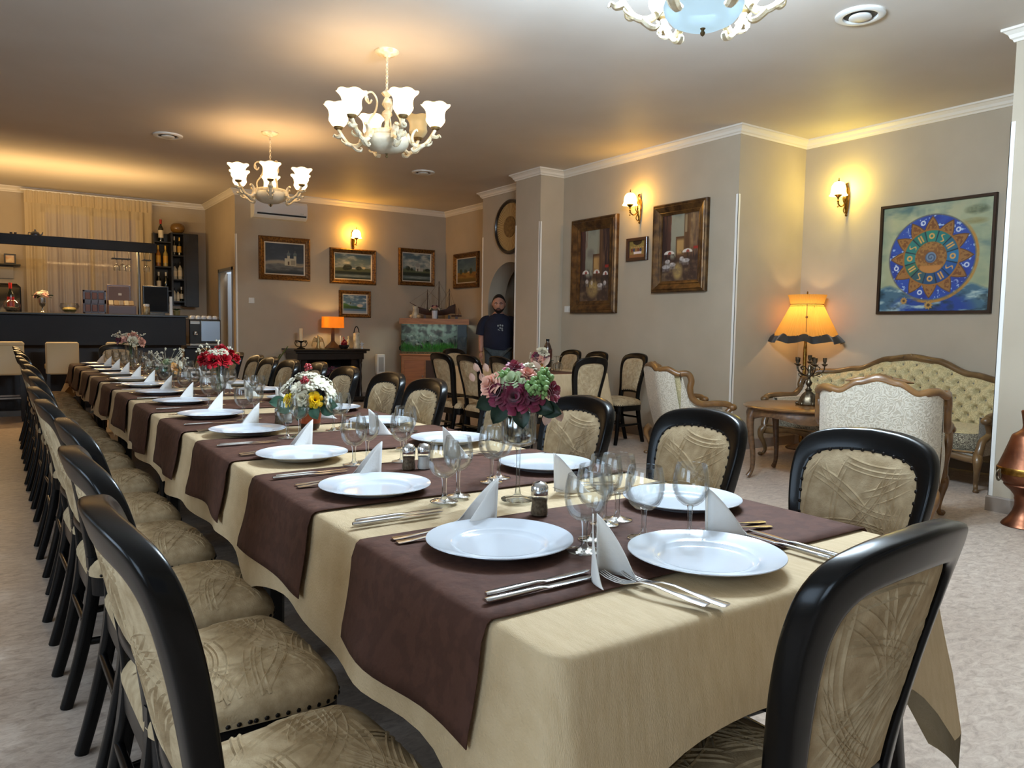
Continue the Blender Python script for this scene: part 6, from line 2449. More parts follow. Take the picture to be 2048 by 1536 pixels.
t = thing('tea_box', 'open brown tea box with raised lid and rows of tea packets on the bar counter', 'box', (1.36, 11.36, CT))
M_TEA = mat('tea_box_brown', (96, 66, 60), .4, coat=.2)
MB().rbox(-.165, .165, -.10, .10, 0, .115, .004).build('box_body', M_TEA, t, 0)
lid = MB().rbox(-.16, .13, .10, .125, .11, .40, .004).build('lid', M_TEA, t, 0)
MB().rbox(-.14, .11, .094, .10, .135, .375, .002).build('lid_lining', mat('taupe_lining', (122, 96, 86), .6), lid, 0)
MB().box(-.025, .015, .090, .095, .255, .285).build('lid_emblem', mat('pale_emblem', (222, 210, 190), .5), lid, 0)
for r in range(2):
    for c in range(5):
        x = -.128 + c * .062
        m = MB()
        m.M = Matrix.Translation((x, -.05 + r * .08, .12)) @ Matrix.Rotation(-.5, 4, 'X')
        m.rbox(-.025, .025, -.008, .008, 0, .07, .003)
        m.build('tea_packet', mat(('packet_cream', 'packet_sand', 'packet_grey')[(r + c) % 3], ((180, 168, 142), (150, 128, 98), (130, 122, 114))[(r + c) % 3], .5), t, 0)
t = thing('jar', 'small glass jar with white lid on the bar counter beside the steel post', 'jar', (1.66, 11.33, CT))
MB().lathe([(0, 0), (.04, 0), (.043, .01), (.043, .10), (.034, .115), (.0, .115)], 20).build('jar_body', mat('cream_powder', (180, 164, 130), .3, col2=(90, 74, 50), scale=20), t, 60)
MB().lathe([(.036, .112), (.038, .115), (.038, .145), (0, .147)], 20).build('lid', M_WHITEP, t, 50)
t = thing('till_screen', 'black till screen on the bar counter in front of the lower bottle shelves', 'screen', (1.80, 11.44, CT))
MB().rbox(-.17, .16, -.02, .02, .03, .40, .006).build('screen_housing', mat('black_plastic', (14, 14, 15), .35), t, 0)
MB().rbox(-.10, .10, -.08, .08, 0, .03, .004).build('base', mat('black_plastic', (14, 14, 15)), t, 0)
MB().box(-.155, .145, -.0215, -.02, .045, .385).build('screen', mat('dark_screen', (8, 8, 9), .6, spec=.2), t, 0)
t = thing('card_stand', 'thin white leaning card stand beside the till screen on the counter', 'stand', (1.975, 11.36, CT))
MB().box(-.018, .018, -.01, .0, 0, .26).build('card', M_WHITEP, t, 0)
MB().box(-.022, .022, -.02, .04, 0, .008).build('foot', M_WHITEP, t, 0)
t = thing('small_plant', 'small green plant in a pot at the end of the bar counter', 'plant', (2.06, 11.42, CT))
MB().lathe([(0, 0), (.04, 0), (.05, .07), (.044, .07), (0, .06)], 20).build('pot', mat('olive_glaze', (120, 112, 70), .4), t, 60)
mb = MB()
for k in range(9):
    a = k * .7
    leaf(mb, (0, 0, .06), (math.cos(a), math.sin(a), .9), .10, .035, .5)
mb.build('leaves', M_GREEN, t, 60)

# espresso machine with cups on top
t = thing('coffee_machine', 'black and steel espresso machine on the lower worktop at the bar end', 'coffee machine', (2.385, 11.40, .896))
MB().rbox(-.21, .21, -.22, .2, .02, .37, .01).build('machine_body', mat('gloss_black', (16, 18, 22), .2, coat=.5), t, 0)
MB().rbox(-.06, .20, -.232, -.215, .06, .35, .006).build('steel_front', mat('brushed_steel', (150, 160, 172), .3, .9), t, 0)
MB().rbox(-.20, -.07, -.228, -.215, .30, .345, .004).build('badge_plate', M_STEEL, t, 0)
mb = MB().lathe([(0, .15), (.03, .15), (.032, .18), (.026, .2), (0, .2)], 16, (-.135, -.25, 0))
mb.tube([(-.135, -.26, .175), (-.135, -.33, .16)], .011, 8)
mb.build('portafilter', M_STEEL, t, 60)
MB().rbox(-.21, .21, -.25, -.2, .0, .03, .004).build('drip_tray', M_STEEL, t, 0)
for k, (x, y) in enumerate(((-.155, -.12), (-.075, -.13), (.0, -.12), (.075, -.13), (.15, -.12), (-.11, -.03), (.04, -.03))):
    c = thing('coffee_cup', 'white cup upside down on the espresso machine, %s along' % ORD[k], 'cup', (2.385 + x, 11.40 + y, .896 + .371), 0, 'upturned cups on the espresso machine')
    MB().lathe([(.034, 0), (.033, .02), (.026, .045), (.018, .05), (.0, .05)], 18).build('cup_body', M_CHINA, c, 60)
    c.children[0].name = 'cup_shell'
    MB().tube([(.030, 0, .012), (.046, 0, .015), (.046, 0, .035), (.029, 0, .036)], .004, 6).build('handle', M_CHINA, c, 60)

# on the beam
t = thing('teapot', 'little grey blue teapot standing on the black bar beam', 'teapot', (.40, 11.33, 2.246))
MB().lathe([(0, 0), (.05, 0), (.07, .03), (.072, .055), (.055, .085), (.02, .095), (.012, .105), (.014, .118), (0, .122)], 20).build('pot_body', mat('pewter', (70, 74, 84), .3, .6), t, 60)
t.scale = (.72, .72, .95)
MB().tube([(.06, 0, .04), (.10, 0, .06), (.115, 0, .09)], [.014, .01, .007], 7).build('spout', mat('pewter', (70, 74, 84)), t, 60)
MB().tube(smooth_path([(-.06, 0, .07), (-.10, 0, .075), (-.10, 0, .03), (-.065, 0, .025)], 10), .006, 6).build('handle', mat('pewter', (70, 74, 84)), t, 60)
for k, x in enumerate((.145, .19)):
    t = thing('spice_jar', ('tiny dark spice jar on the bar beam, closer to the window side', 'tiny red spice jar on the bar beam, closer to the teapot')[k], 'jar', (x, 11.33, 2.246))
    MB().lathe([(0, 0), (.018, 0), (.018, .04), (.012, .045), (0, .045)], 14).build('jar_body', mat(('umber_jar', 'rust_jar')[k], ((60, 40, 30), (120, 50, 36))[k], .4), t, 60)
    t.children[0].name = 'jar_glass'
    MB().lathe([(.014, .044), (.015, .06), (0, .061)], 12).build('lid', CB, t, 60)

# shelf and framed photo on the wall left of the curtain; black fridge beneath
t = thing('wall_shelf', 'thin black wall shelf left of the curtain', 'shelf', (-.12, 13.69, 2.03))
MB().rbox(-.40, .40, -.20, 0, 0, .02, .003).build('shelf_board', M_BLACKW, t, 0)
MB().box(-.36, .31, -.03, -.01, -.19, 0).build('back_plate', mat('steel_backplate', (100, 90, 76), .35, .6), t, 0)
t = thing('framed_photo', 'small framed photo on the wall shelf left of the curtain', 'photo frame', (.15, 13.58, 2.051))
frame_mesh(.15, .15, .02, PF_FLAT).build('frame', M_BLACKW, t, 0)
MB().box(-.058, .058, -.012, -.006, -.058, .058).build('print', mat('orange_print', (214, 150, 90), .5, col2=(240, 226, 200), scale=12), t, 0)
t.location.z = 2.051 + .075
t = thing('espresso_grinder', 'black rounded appliance behind the counter below the wall shelf', 'appliance', (-.03, 13.35, 1.0))
MB().rbox(-.35, .30, -.12, .2, -1.0, .75, .05).build('appliance_body', mat('black_plastic', (14, 14, 15)), t, 50)
MB().rbox(-.34, .29, -.126, -.115, .0, .70, .01).build('appliance_door', mat('gloss_black', (16, 18, 22)), t, 50)

# ------------------------------------------------------------------ mantel console by the back wall
CY0, CY1 = 11.14, 11.72
t = thing('mantel_console', 'black wooden mantel console with turned columns against the back wall', 'console', (0, 0, 0))
M_CONS = mat('ebonised_wood', (30, 22, 19), .35, coat=.3, col2=(20, 15, 13), scale=5)
MB().rbox(3.62, 4.84, CY0 - .04, CY1, .815, .845, .008).build('mantel_shelf', M_CONS, t, 0)
MB().rbox(3.66, 4.80, CY0, CY1, .775, .815, .006).rbox(3.69, 4.76, CY0 + .02, CY1, .68, .775, .004).build('frieze', M_CONS, t, 0)
for x in (3.70, 4.58):
    MB().rbox(x, x + .17, CY0 + .10, CY1, .09, .68, .004).build('side_panel', M_CONS, t, 0)
MB().box(3.87, 4.58, CY1 - .03, CY1, .09, .68).build('back_panel', mat('black_recess', (12, 10, 10), .7), t, 0)
MB().rbox(3.66, 4.80, CY0 + .0, CY1, .03, .09, .006).build('plinth', M_CONS, t, 0)
for x in (3.74, 4.71):
    MB().lathe([(0, .09), (.035, .09), (.035, .12), (.024, .14), (.028, .2), (.02, .3), (.026, .4), (.018, .5), (.028, .6), (.022, .63), (.034, .65), (.034, .68), (0, .68)], 16, (x, CY0 + .05, 0)).build('column', M_CONS, t, 60)
for x in (3.72, 4.74):
    for y in (CY0 + .06, CY1 - .06):
        MB().lathe([(0, 0), (.03, 0), (.04, .012), (.03, .03), (0, .03)], 14, (x, y, 0)).build('foot', M_CONS, t, 60)
simple_bouquet('dusky burgundy flowers in a white vase inside the mantel console opening', (4.32, CY0 + .22, .09), [(-.06, .38, .04, .06, M_BURG, 'r'), (.05, .36, .05, .06, M_BURG, 'r'), (.0, .44, .02, .06, M_BURG, 'r'), (.1, .42, .0, .055, mat('mauve_petals', (110, 54, 80), .6), 'r'), (-.1, .42, -.02, .05, mat('mauve_petals', (110, 54, 80)), 'r')], 8,
               lambda V: MB().lathe([(0, 0), (.05, 0), (.06, .08), (.045, .22), (.05, .30), (.044, .30), (.0, .1)], 24).build('white_vase', M_CHINA, V, 60), seed=500)
KT = .846
# candle holder
t = thing('candle_holder', 'black iron scroll holder with a thick ivory candle on the mantel console', 'candle holder', (3.80, 11.32, KT))
mb = MB().lathe([(0, 0), (.06, 0), (.062, .01), (.03, .02), (.012, .04), (.012, .09), (.05, .11), (.055, .12), (0, .12)], 18)
for sg in (-1, 1):
    mb.tube(smooth_path([(sg * .02, 0, .03), (sg * .07, 0, .04), (sg * .095, 0, .085), (sg * .08, 0, .12), (sg * .06, 0, .10), (sg * .075, 0, .085)], 18), .006, 6)
mb.tube([(-.09, 0, .12), (.09, 0, .12)], .006, 6)
mb.build('iron_holder', M_IRON, t, 60)
MB().lathe([(0, .12), (.027, .12), (.027, .305), (.02, .31), (0, .306)], 20).build('candle', M_WAX, t, 60)
# brass angel
t = thing('angel_figurine', 'openwork brass angel figurine with spread wings on the mantel console', 'figurine', (4.08, 11.34, KT))
mb = MB().lathe([(0, 0), (.04, 0), (.03, .04), (.02, .09), (.028, .13), (.012, .16), (.018, .18), (.012, .205), (0, .21)], 14)
for sg in (-1, 1):
    for k in range(5):
        mb.tube(smooth_path([(sg * .015, .01, .15 - .012 * k), (sg * (.05 + .008 * k), .015, .18 - .018 * k), (sg * (.085 + .004 * k), .012, .12 - .02 * k), (sg * (.09), .01, .05 - .004 * k)], 12), [.006 - .0003 * i for i in range(12)], 6)
for k in range(6):
    mb.ball((.05 * math.cos(k * PI / 3), .05 * math.sin(k * PI / 3), .008), .009, 6, 5)
mb.build('angel_body', mat('pale_brass', (178, 156, 110), .4, .6), t, 60)
t.children[0].name = 'brass_angel'
# table lamp
t = thing('table_lamp', 'table lamp with glowing amber drum shade on the mantel console', 'lamp', (4.33, 11.38, KT))
mb = MB()
mb.rings([[(x * s, y * s, z) for x, y in ((-1, -1), (1, -1), (1, 1), (-1, 1))] for s, z in ((.10, 0), (.10, .012), (.03, .10), (.022, .12), (.02, .34), (.012, .345))])
mb.build('base', mat('dark_teak', (70, 40, 24), .4), t, 30)
MB().lathe([(.175, .325), (.17, .50), (.168, .50), (.173, .325)], 40).build('lamp_shade', M_SHADE, t, 60)
lamp('table_lamp_bulb', 'POINT', (4.33, 11.38, KT + .42), 6.0, (1.0, .66, .26), .03)
# red fruit bowl
t = thing('cherry_ornament', 'dark bowl of red berries with a thin white candle on the mantel console', 'ornament', (4.47, 11.27, KT))
MB().lathe([(0, 0), (.05, 0), (.075, .03), (.08, .06), (.0, .05)], 18).build('dark_bowl', mat('dark_bowl', (40, 36, 32)), t, 60)
mb = MB()
buds(mb, (0, 0, .09), .05, .016, 34, 8)
mb.tube([(.0, .0, .09), (-.01, 0, .19)], .004, 5)
mb.ball((-.005, 0, .17), .014, 7, 5)
mb.build('berry_cluster', M_BERRY, t, 180)
MB().lathe([(0, .05), (.008, .05), (.008, .2), (0, .205)], 10, (-.045, .03, 0)).build('candle', M_WHITEP, t, 60)
t = thing('ivory_figurine', 'slim ivory figurine between the berry bowl and the lantern on the mantel', 'figurine', (4.57, 11.33, KT))
MB().lathe([(0, 0), (.025, 0), (.022, .02), (.016, .05), (.022, .10), (.018, .14), (.008, .16), (.014, .18), (.010, .198), (0, .2)], 14).build('figurine_body', M_IVORY, t, 60)
t.children[0].name = 'ivory_carving'
t = thing('lantern', 'pale lantern with open metal top on the mantel console', 'lantern', (4.70, 11.32, KT))
MB().lathe([(0, 0), (.055, 0), (.06, .02), (.05, .03), (.055, .1), (.048, .2), (.05, .24), (.035, .26), (.0, .26)], 18).build('lantern_glass', mat('frosted_cream', (214, 206, 182), .35, col2=(170, 156, 126), scale=16), t, 60)
mb = MB()
for sg in (-1, 1):
    mb.tube(smooth_path([(sg * .04, 0, .25), (sg * .036, 0, .30), (sg * .012, 0, .345), (0, 0, .355)], 10), .007, 6)
mb.tube([(-.05, 0, .255), (.05, 0, .255)], .007, 6)
mb.build('lantern_top', M_IRON, t, 60)
t = thing('star_figurine', 'tiny white star shaped figurine at the end of the mantel console', 'figurine', (4.79, 11.28, KT))
mb = MB()
for k in range(5):
    a = PI / 2 + k * 2 * PI / 5
    mb.tube([(0, 0, .075), (.04 * math.cos(a), 0, .075 + .04 * math.sin(a))], [.014, .003], 6)
mb.lathe([(0, 0), (.02, 0), (.008, .03), (.006, .06), (0, .07)], 10)
mb.build('white_star', M_CHINA, t, 60)
t.location.x = 4.775

# potted plant
t = thing('potted_plant', 'tall leaved green plant in a pot against the back wall beside the console', 'plant', (3.26, 11.36, 0))
MB().lathe([(0, 0), (.11, 0), (.14, .22), (.145, .24), (.13, .24), (.12, .2), (0, .2)], 28).build('pot', mat('brown_pot', (90, 62, 46), .4), t, 60)
mb = MB()
rs = random.Random(9)
for k in range(11):
    a = k * 1.9
    ln = rs.uniform(.35, .62) if k != 3 else .74
    leaf(mb, (.03 * math.cos(a), .03 * math.sin(a), .2), (.22 * math.cos(a), .22 * math.sin(a), 1), ln, .075, rs.uniform(.05, .25))
mb.build('leaves', mat('yellow_green_leaf', (110, 124, 60), .5, col2=(66, 92, 40), scale=9), t, 60)

# white radiator panel beside the aquarium
t = thing('radiator', 'slim white radiator on the back wall beside the aquarium', 'radiator', (5.27, 11.735, .40))
mb = MB().rbox(-.075, .075, -.10, -.015, 0, .34, .01)
mb.build('radiator_panel', M_WHITEP, t, 30)
mb = MB().box(-.045, .045, -.104, -.10, .05, .29)
mb.build('radiator_grille', mat('grey_grille', (170, 168, 162), .5), t, 0)
MB().box(-.02, .02, -.06, -.03, -.40, 0).box(-.03, .03, -.016, -.001, .1, .2).build('bracket', M_WHITEP, t, 0)

# ------------------------------------------------------------------ aquarium set across the corner
AQ = Matrix.Translation((5.38, 11.15, 0)) @ Matrix.Rotation(-.492, 4, 'Z')
ang = -.492
AL, AD = 1.11, .36
t = thing('aquarium', 'planted aquarium with lit hood on a beech cabinet across the corner', 'aquarium', (5.38, 11.15, 0), ang)
MB().rbox(0.02, AL - .02, .02, AD, 0, .735, .006).build('cabinet', M_OAK, t, 0)
d1 = MB().rbox(.07, .40, .008, .022, .06, .66, .004).build('door', mat('beech_door', (178, 108, 52), .4, col2=(160, 96, 44), scale=4, stretch=(1, 1, 8)), t, 0)
d2 = MB().rbox(.74, 1.05, .008, .022, .06, .66, .004).build('door', mat('beech_door', (178, 108, 52)), t, 0)
for d, x in ((d1, .37), (d2, .77)):
    MB().ball((x, .0, .40), .014, 8, 6).build('knob', M_STEEL, d, 60)
MB().box(.42, .72, .012, .021, .06, .66).build('niche_shade_panel', mat('niche_shadow', (70, 44, 26), .6), t, 0)  # flat panel; the shade of a niche is put into its colour
MB().rbox(-.005, AL + .005, .0, AD + .005, .735, .765, .004).build('base_trim', M_OAK, t, 0)
mb = MB()
for z0, z1 in ((.765, 1.255),):
    mb.box(.01, AL - .01, .012, .018, z0, z1).box(.01, .016, .018, AD - .01, z0, z1).box(AL - .016, AL - .01, .018, AD - .01, z0, z1)
mb.build('tank_glass', thin_glass('tank_glass', (.97, .99, .98), 0, .02), t, 0)
MB().box(.01, AL - .01, AD - .012, AD - .004, .765, 1.255).build('tank_back', mat('slate_rock_back', (62, 72, 64), .8, col2=(8, 10, 9), scale=12, lo=.42, hi=.58, bump=1.0, bscale=14), t, 0)
hd = MB().box(-.012, AL + .012, -.012, .004, 1.255, 1.345).box(-.012, AL + .012, AD - .006, AD + .01, 1.255, 1.345).box(-.012, .004, .004, AD - .006, 1.255, 1.345).box(AL - .004, AL + .012, .004, AD - .006, 1.255, 1.345)
hd.box(.10, AL - .12, .004, AD - .006, 1.33, 1.345)
hd.build('hood', M_OAK, t, 0)
MB().tube([(.02, .10, 1.31), (AL - .02, .10, 1.31)], .013, 10).build('light_tube', mat('lit_tube', (255, 255, 255), emit=(236, 246, 255), emit_s=6), t, 60)
M_MTX = Matrix.Translation((5.38, 11.15, 0)) @ Matrix.Rotation(ang, 4, 'Z')
p = M_MTX @ Vector((AL / 2, .17, 1.29))
lamp('aquarium_light', 'AREA', p, 5.0, (.88, 1.0, .94), 1.0, (0, 0, ang), .12)
MB().rbox(AL - .17, AL - .02, .03, AD - .02, .768, 1.25, .003).build('filter_box', mat('black_filter', (18, 24, 26), .4), t, 0)
# gravel and planting
gr_ = MB().box(.02, AL - .18, .022, AD - .014, .766, .80)
o = gr_.build('gravel_bed', mat('tan_gravel', (150, 130, 90), .9, col2=(90, 80, 56), scale=60), t, 0)
rs = random.Random(4)
mb = MB()
for _ in range(900):
    x, y = rs.uniform(.03, AL - .20), rs.uniform(.03, .20)
    h = rs.uniform(.05, .16) * (1.1 if x < .2 or x > .35 else .8)
    a = rs.uniform(-1, 1)
    w = .0035
    mb.add([(x - w, y, .80), (x + w, y, .80), (x + a * .03 + w * .6, y + rs.uniform(-.01, .01), .80 + h * .7), (x + a * .045, y, .80 + h)], [(0, 1, 2), (0, 2, 3)])
o = mb.build('water_plants', mat('bright_water_plant', (60, 140, 40), .5, col2=(36, 104, 28), scale=30), None, 0)
o.location = (5.38, 11.15, 0)
o.rotation_euler = (0, 0, ang)
tag(o, 'bright green water plants carpeting the aquarium floor', 'plants', None, 'stuff')
for k, (x, y, r, lab) in enumerate(((.14, .24, .12, 'grey rock in the aquarium, at the end away from the man'), (.55, .26, .15, 'large pitted grey rock in the middle of the aquarium'), (.80, .25, .11, 'grey rock in the aquarium beside the black filter box'), (.30, .13, .06, 'low dark rock in front among the water plants'))):
    mb = MB().ball((0, 0, 0), r, 22, 14)
    rr = random.Random(k)
    nv = []
    for vx, vy, vz in mb.v:
        n = 1 + .35 * math.sin(vx * 40 + k) * math.sin(vy * 37 + 2 * k) + .22 * math.sin(vz * 70 + vx * 33)
        nv.append((vx * n, vy * n * .5, max(vz * n * 1.25 + .05, -.02)))
    mb.v = nv
    o = mb.build('rock', mat('aquarium_stone', (66, 72, 66), .9, col2=(26, 30, 28), scale=12, bump=.8, bscale=24), None, 60)
    o.location = M_MTX @ Vector((x, y, .82))
    o.rotation_euler = (0, 0, ang)
    tag(o, lab, 'rock', 'rocks inside the aquarium')
# things on the hood
HT = 1.346
t = thing('model_ship', 'three masted wooden model ship on the aquarium hood', 'model ship', M_MTX @ Vector((.60, .20, HT)), ang)
M_SHIP = mat('ship_wood', (74, 46, 30), .5, col2=(48, 30, 20), scale=8)
mb = MB()
rings = []
for i in range(17):
    f = i / 16
    x = -.30 + .60 * f
    w = .058 * math.sin(PI * min(max(f * .92 + .05, .02), .98)) ** .6
    zt = .14 + .09 * (f - .45) ** 2 * 3 + (.03 if f > .75 else 0)
    zb = .05 + .05 * (1 - math.sin(PI * min(f * 1.1 + .02, .98)) ** .5)
    rings.append([(x, -w, zt), (x, -w * .9, (zt + zb) / 2), (x, -w * .3, zb), (x, w * .3, zb), (x, w * .9, (zt + zb) / 2), (x, w, zt)])
mb.rings(rings)
mb.tube([(-.28, 0, .17), (-.45, 0, .26)], [.009, .004], 6)
mb.build('hull', M_SHIP, t, 40)
mb = MB()
for x in (-.2, .0, .2):
    mb.box(x - .02, x + .02, -.05, .05, 0, .06)
mb.build('cradle', M_SHIP, t, 0)
for x, h in ((-.16, .48), (.03, .62), (.2, .5)):
    mb = MB().tube([(x, 0, .12), (x, 0, h)], [.011, .006], 7)
    for z, l in ((.28, .10), (.38, .08)):
        mb.tube([(x, -l, z), (x, l, z)], .004, 5)
    mb.build('mast', M_SHIP, t, 60)
mb = MB()
for a, b in (((-.45, 0, .26), (-.16, 0, .46)), ((-.16, 0, .47), (.03, 0, .30)), ((.03, 0, .61), (-.28, 0, .18)), ((.03, 0, .61), (.2, 0, .3)), ((.2, 0, .5), (.3, 0, .2)), ((.2, 0, .48), (.03, 0, .2))):
    mb.tube([a, b], .0022, 4)
for x, h in ((-.16, .46), (.03, .58), (.2, .46)):
    for sy in (-1, 1):
        for q in (-.05, 0, .05):
            mb.tube([(x, 0, h), (x + q, sy * .055, .17)], .0018, 4)
mb.build('rigging', mat('rigging_cord', (90, 70, 50), .8), t, 60)
simple_bouquet('ridged white vase with small red and white flowers in front of the model ship', M_MTX @ Vector((.56, .07, HT)), [(-.07, .16, .02, .034, M_WHT, 'd'), (.0, .18, .03, .036, M_PINK, 'r'), (.07, .16, .02, .034, M_WHT, 'd'), (.03, .2, .0, .034, M_BURG, 'r'), (-.03, .2, .0, .03, M_BURG, 'r')], 4,
               lambda V: MB().lathe([(0, 0), (.04, 0), (.048, .13), (.042, .13), (0, .1)], 40, scallop=lambda r, z, a, i: (r * (1 + .05 * math.cos(10 * a)), z)).build('white_vase', M_CHINA, V, 60), seed=600)
t = thing('model_boat', 'tiny two sailed model boat on the aquarium hood by the man', 'model boat', M_MTX @ Vector((.92, .12, HT)), ang)
mb = MB()
rings = []
for i in range(11):
    f = i / 10
    x = -.085 + .17 * f
    w = .028 * math.sin(PI * min(max(f, .03), .97)) ** .6
    rings.append([(x, -w, .065), (x, -w * .6, .035), (x, w * .6, .035), (x, w, .065)])
mb.rings(rings)
mb.box(-.02, .02, -.02, .02, 0, .04)
mb.build('hull', M_SHIP, t, 40)
for x, h in ((-.02, .24), (.035, .18)):
    m2 = MB().tube([(x, 0, .06), (x, 0, h)], .004, 6)
    m2.build('mast', M_SHIP, t, 60)
    MB().add([(x + .005, -.001, .075), (x + .05, -.001, .075), (x + .005, -.001, h - .01), (x + .005, .001, .075), (x + .05, .001, .075), (x + .005, .001, h - .01)], [(0, 1, 2), (5, 4, 3), (0, 3, 4, 1), (1, 4, 5, 2), (2, 5, 3, 0)]).build('sail', mat('tan_sail', (140, 104, 66), .8), t, 0)
t = thing('glass_ornament', 'pale glass jug ornament on the aquarium hood near the radiator', 'ornament', M_MTX @ Vector((.24, .17, HT)))
MB().lathe([(0, 0), (.05, 0), (.06, .04), (.045, .1), (.03, .15), (.045, .2), (.04, .2), (.025, .15), (.04, .1), (0, .02)], 20).build('jug', mat('frosted_cream', (214, 206, 182)), t, 60)
for k in range(4):
    MB().ball((.08 * math.cos(k * 1.7), .06 * math.sin(k * 1.7), .03), .03, 9, 7).build('shell', M_IVORY, t, 180)

# ------------------------------------------------------------------ the man in the archway
M_SKIN = mat('skin', (190, 140, 116), .55, col2=(178, 124, 102), scale=14)
M_SHIRT = mat('navy_cotton', (24, 28, 48), .85, col2=(20, 24, 42), scale=10, bump=.3, bscale=20)
M_JEAN = mat('grey_denim', (70, 80, 84), .85, col2=(58, 66, 70), scale=40)
M_HAIR = mat('dark_hair', (28, 20, 17), .7, col2=(18, 13, 11), scale=60, bump=.5, bscale=200)


def skin_obj(name, verts, edges, radii, m, parent, root=0, lev=2):
    me = bpy.data.meshes.new(name)
    me.from_pydata(verts, edges, [])
    me.materials.append(m)
    o = bpy.data.objects.new(name, me)
    C.objects.link(o)
    o.parent = parent
    sk = o.modifiers.new('skin', 'SKIN')
    sk.use_smooth_shade = True
    sv = me.skin_vertices[0].data
    for i, r in enumerate(radii):
        sv[i].radius = r if isinstance(r, tuple) else (r, r)
        sv[i].use_root = (i == root)
    sb = o.modifiers.new('smooth', 'SUBSURF')
    sb.levels = lev
    sb.render_levels = lev
    return o


# local: faces -y (towards the camera), origin on the floor; a heavyset man about 1.72 m tall
MN = thing('person', 'dark haired bearded man in navy T-shirt standing in the archway, looking down the room', 'person', (5.93, 9.06, 0), -.62)
V_ = [(0, .01, .95), (0, .0, 1.10), (0, .0, 1.26), (0, .012, 1.335), (0, .008, 1.40), (0, -.004, 1.46),
      (-.185, .015, 1.30), (-.245, .02, 1.10), (-.245, -.035, .93), (-.243, -.06, .855),
      (.185, .015, 1.30), (.245, .02, 1.10), (.255, -.035, .93), (.253, -.06, .855),
      (-.10, .01, .86), (-.105, -.005, .50), (-.11, .02, .09), (-.115, -.10, .035),
      (.10, .01, .86), (.105, -.005, .50), (.11, .02, .09), (.115, -.10, .035)]
E_ = [(0, 1), (1, 2), (2, 3), (3, 4), (4, 5), (3, 6), (6, 7), (7, 8), (8, 9), (3, 10), (10, 11), (11, 12), (12, 13), (0, 14), (14, 15), (15, 16), (16, 17), (0, 18), (18, 19), (19, 20), (20, 21)]
R_ = [(.15, .11), (.155, .12), (.16, .11), (.14, .09), .070, .066, .064, .050, .038, .032, .064, .050, .038, .032, .095, .065, .042, .038, .095, .065, .042, .038]
body = skin_obj('body', V_, E_, R_, M_SKIN, MN)
# head: one shaped surface with brow, nose, cheeks, chin
mb = MB()


def head(u, v):
    a = 2 * PI * u
    ph = PI * (v - .5)
    x, y, z = math.cos(ph) * math.sin(a), -math.cos(ph) * math.cos(a), math.sin(ph)
    X, Y, Z = x * .076, y * .098, z * .125
    if Z < 0:
        k = 1 - .32 * (-z) ** 1.6
        X *= k
        Y *= 1 - .12 * (-z)
        Y -= .014 * (-z)
    front = max(0, -y)
    g = lambda cx, cz, s: math.exp(-((X - cx) ** 2 + (Z - cz) ** 2) / s)
    Y -= front * (.026 * g(0, -.022, .00022) + .016 * g(0, -.004, .00018) + .007 * g(0, .030, .0016) + .006 * g(0, -.060, .0004) + .008 * g(0, -.098, .0006))
    Y += front * (.012 * g(.030, .004, .00022) + .012 * g(-.030, .004, .00022) + .004 * g(0, -.078, .0002))
    return (X, Y, Z)


mb.grid(48, 36, head, cu=True)
hd = mb.build('head', M_SKIN, MN, 180)
hd.matrix_basis = Matrix.Translation((0, -.025, 1.545)) @ Matrix.Rotation(.14, 4, 'X') @ Matrix.Diagonal((1.2, 1.1, 1.08, 1))
for sg in (-1, 1):
    MB().ball((sg * .076, .012, -.008), .026, 9, 7, (.35, .7, 1.15)).build('ear', M_SKIN, hd, 180)
    MB().ball((sg * .030, -.0745, .006), .0115, 10, 8).build('eye', mat('eye_white', (216, 208, 200), .2), hd, 180)
    MB().ball((sg * .030, -.0835, .005), .0055, 8, 6, (1, .6, 1)).build('pupil', mat('dark_iris', (30, 20, 16), .15), hd, 180)
    MB().tube([(sg * .012, -.100, .026), (sg * .030, -.099, .031), (sg * .050, -.086, .024)], [.004, .005, .003], 6).build('eyebrow', M_HAIR, hd, 60)
MB().tube([(-.022, -.098, -.061), (0, -.107, -.059), (.022, -.098, -.061)], [.003, .006, .003], 7).build('mouth', mat('lip', (160, 96, 88), .5), hd, 60)


def hair(u, v):
    x, y, z = head(u, .52 + .48 * v)
    return (x * 1.07, y * 1.05 + .003, z * 1.06 + .004)


def hairm(u, v):
    a = 2 * PI * u
    fr = math.cos(a)
    lo = .56 + .19 * max(0, fr) ** 1.2 if fr > 0 else .56 - .14 * (-fr)
    x, y, z = head(u, lo + (1 - lo) * v)
    return (x * 1.075, y * 1.05 + .004, z * 1.055 + .004)


MB().grid(40, 14, hairm, cu=True).build('hair', M_HAIR, hd, 180)


def beard(u, v):
    a = (u - .5) * 2 * 1.75
    lo, hi = .10, .40 - .085 * math.cos(a) ** 2 + (.07 if abs(a) > 1.25 else 0)
    x, y, z = head(a / (2 * PI), lo + (hi - lo) * v)
    return (x * 1.05, y * 1.05 - .002, z * 1.03)


MB().grid(30, 10, beard).build('beard', M_HAIR, hd, 180)
MB().tube([(-.030, -.092, -.056), (-.014, -.108, -.048), (0, -.112, -.046), (.014, -.108, -.048), (.030, -.092, -.056)], [.003, .006, .006, .006, .003], 7).build('moustache', M_HAIR, hd, 60)
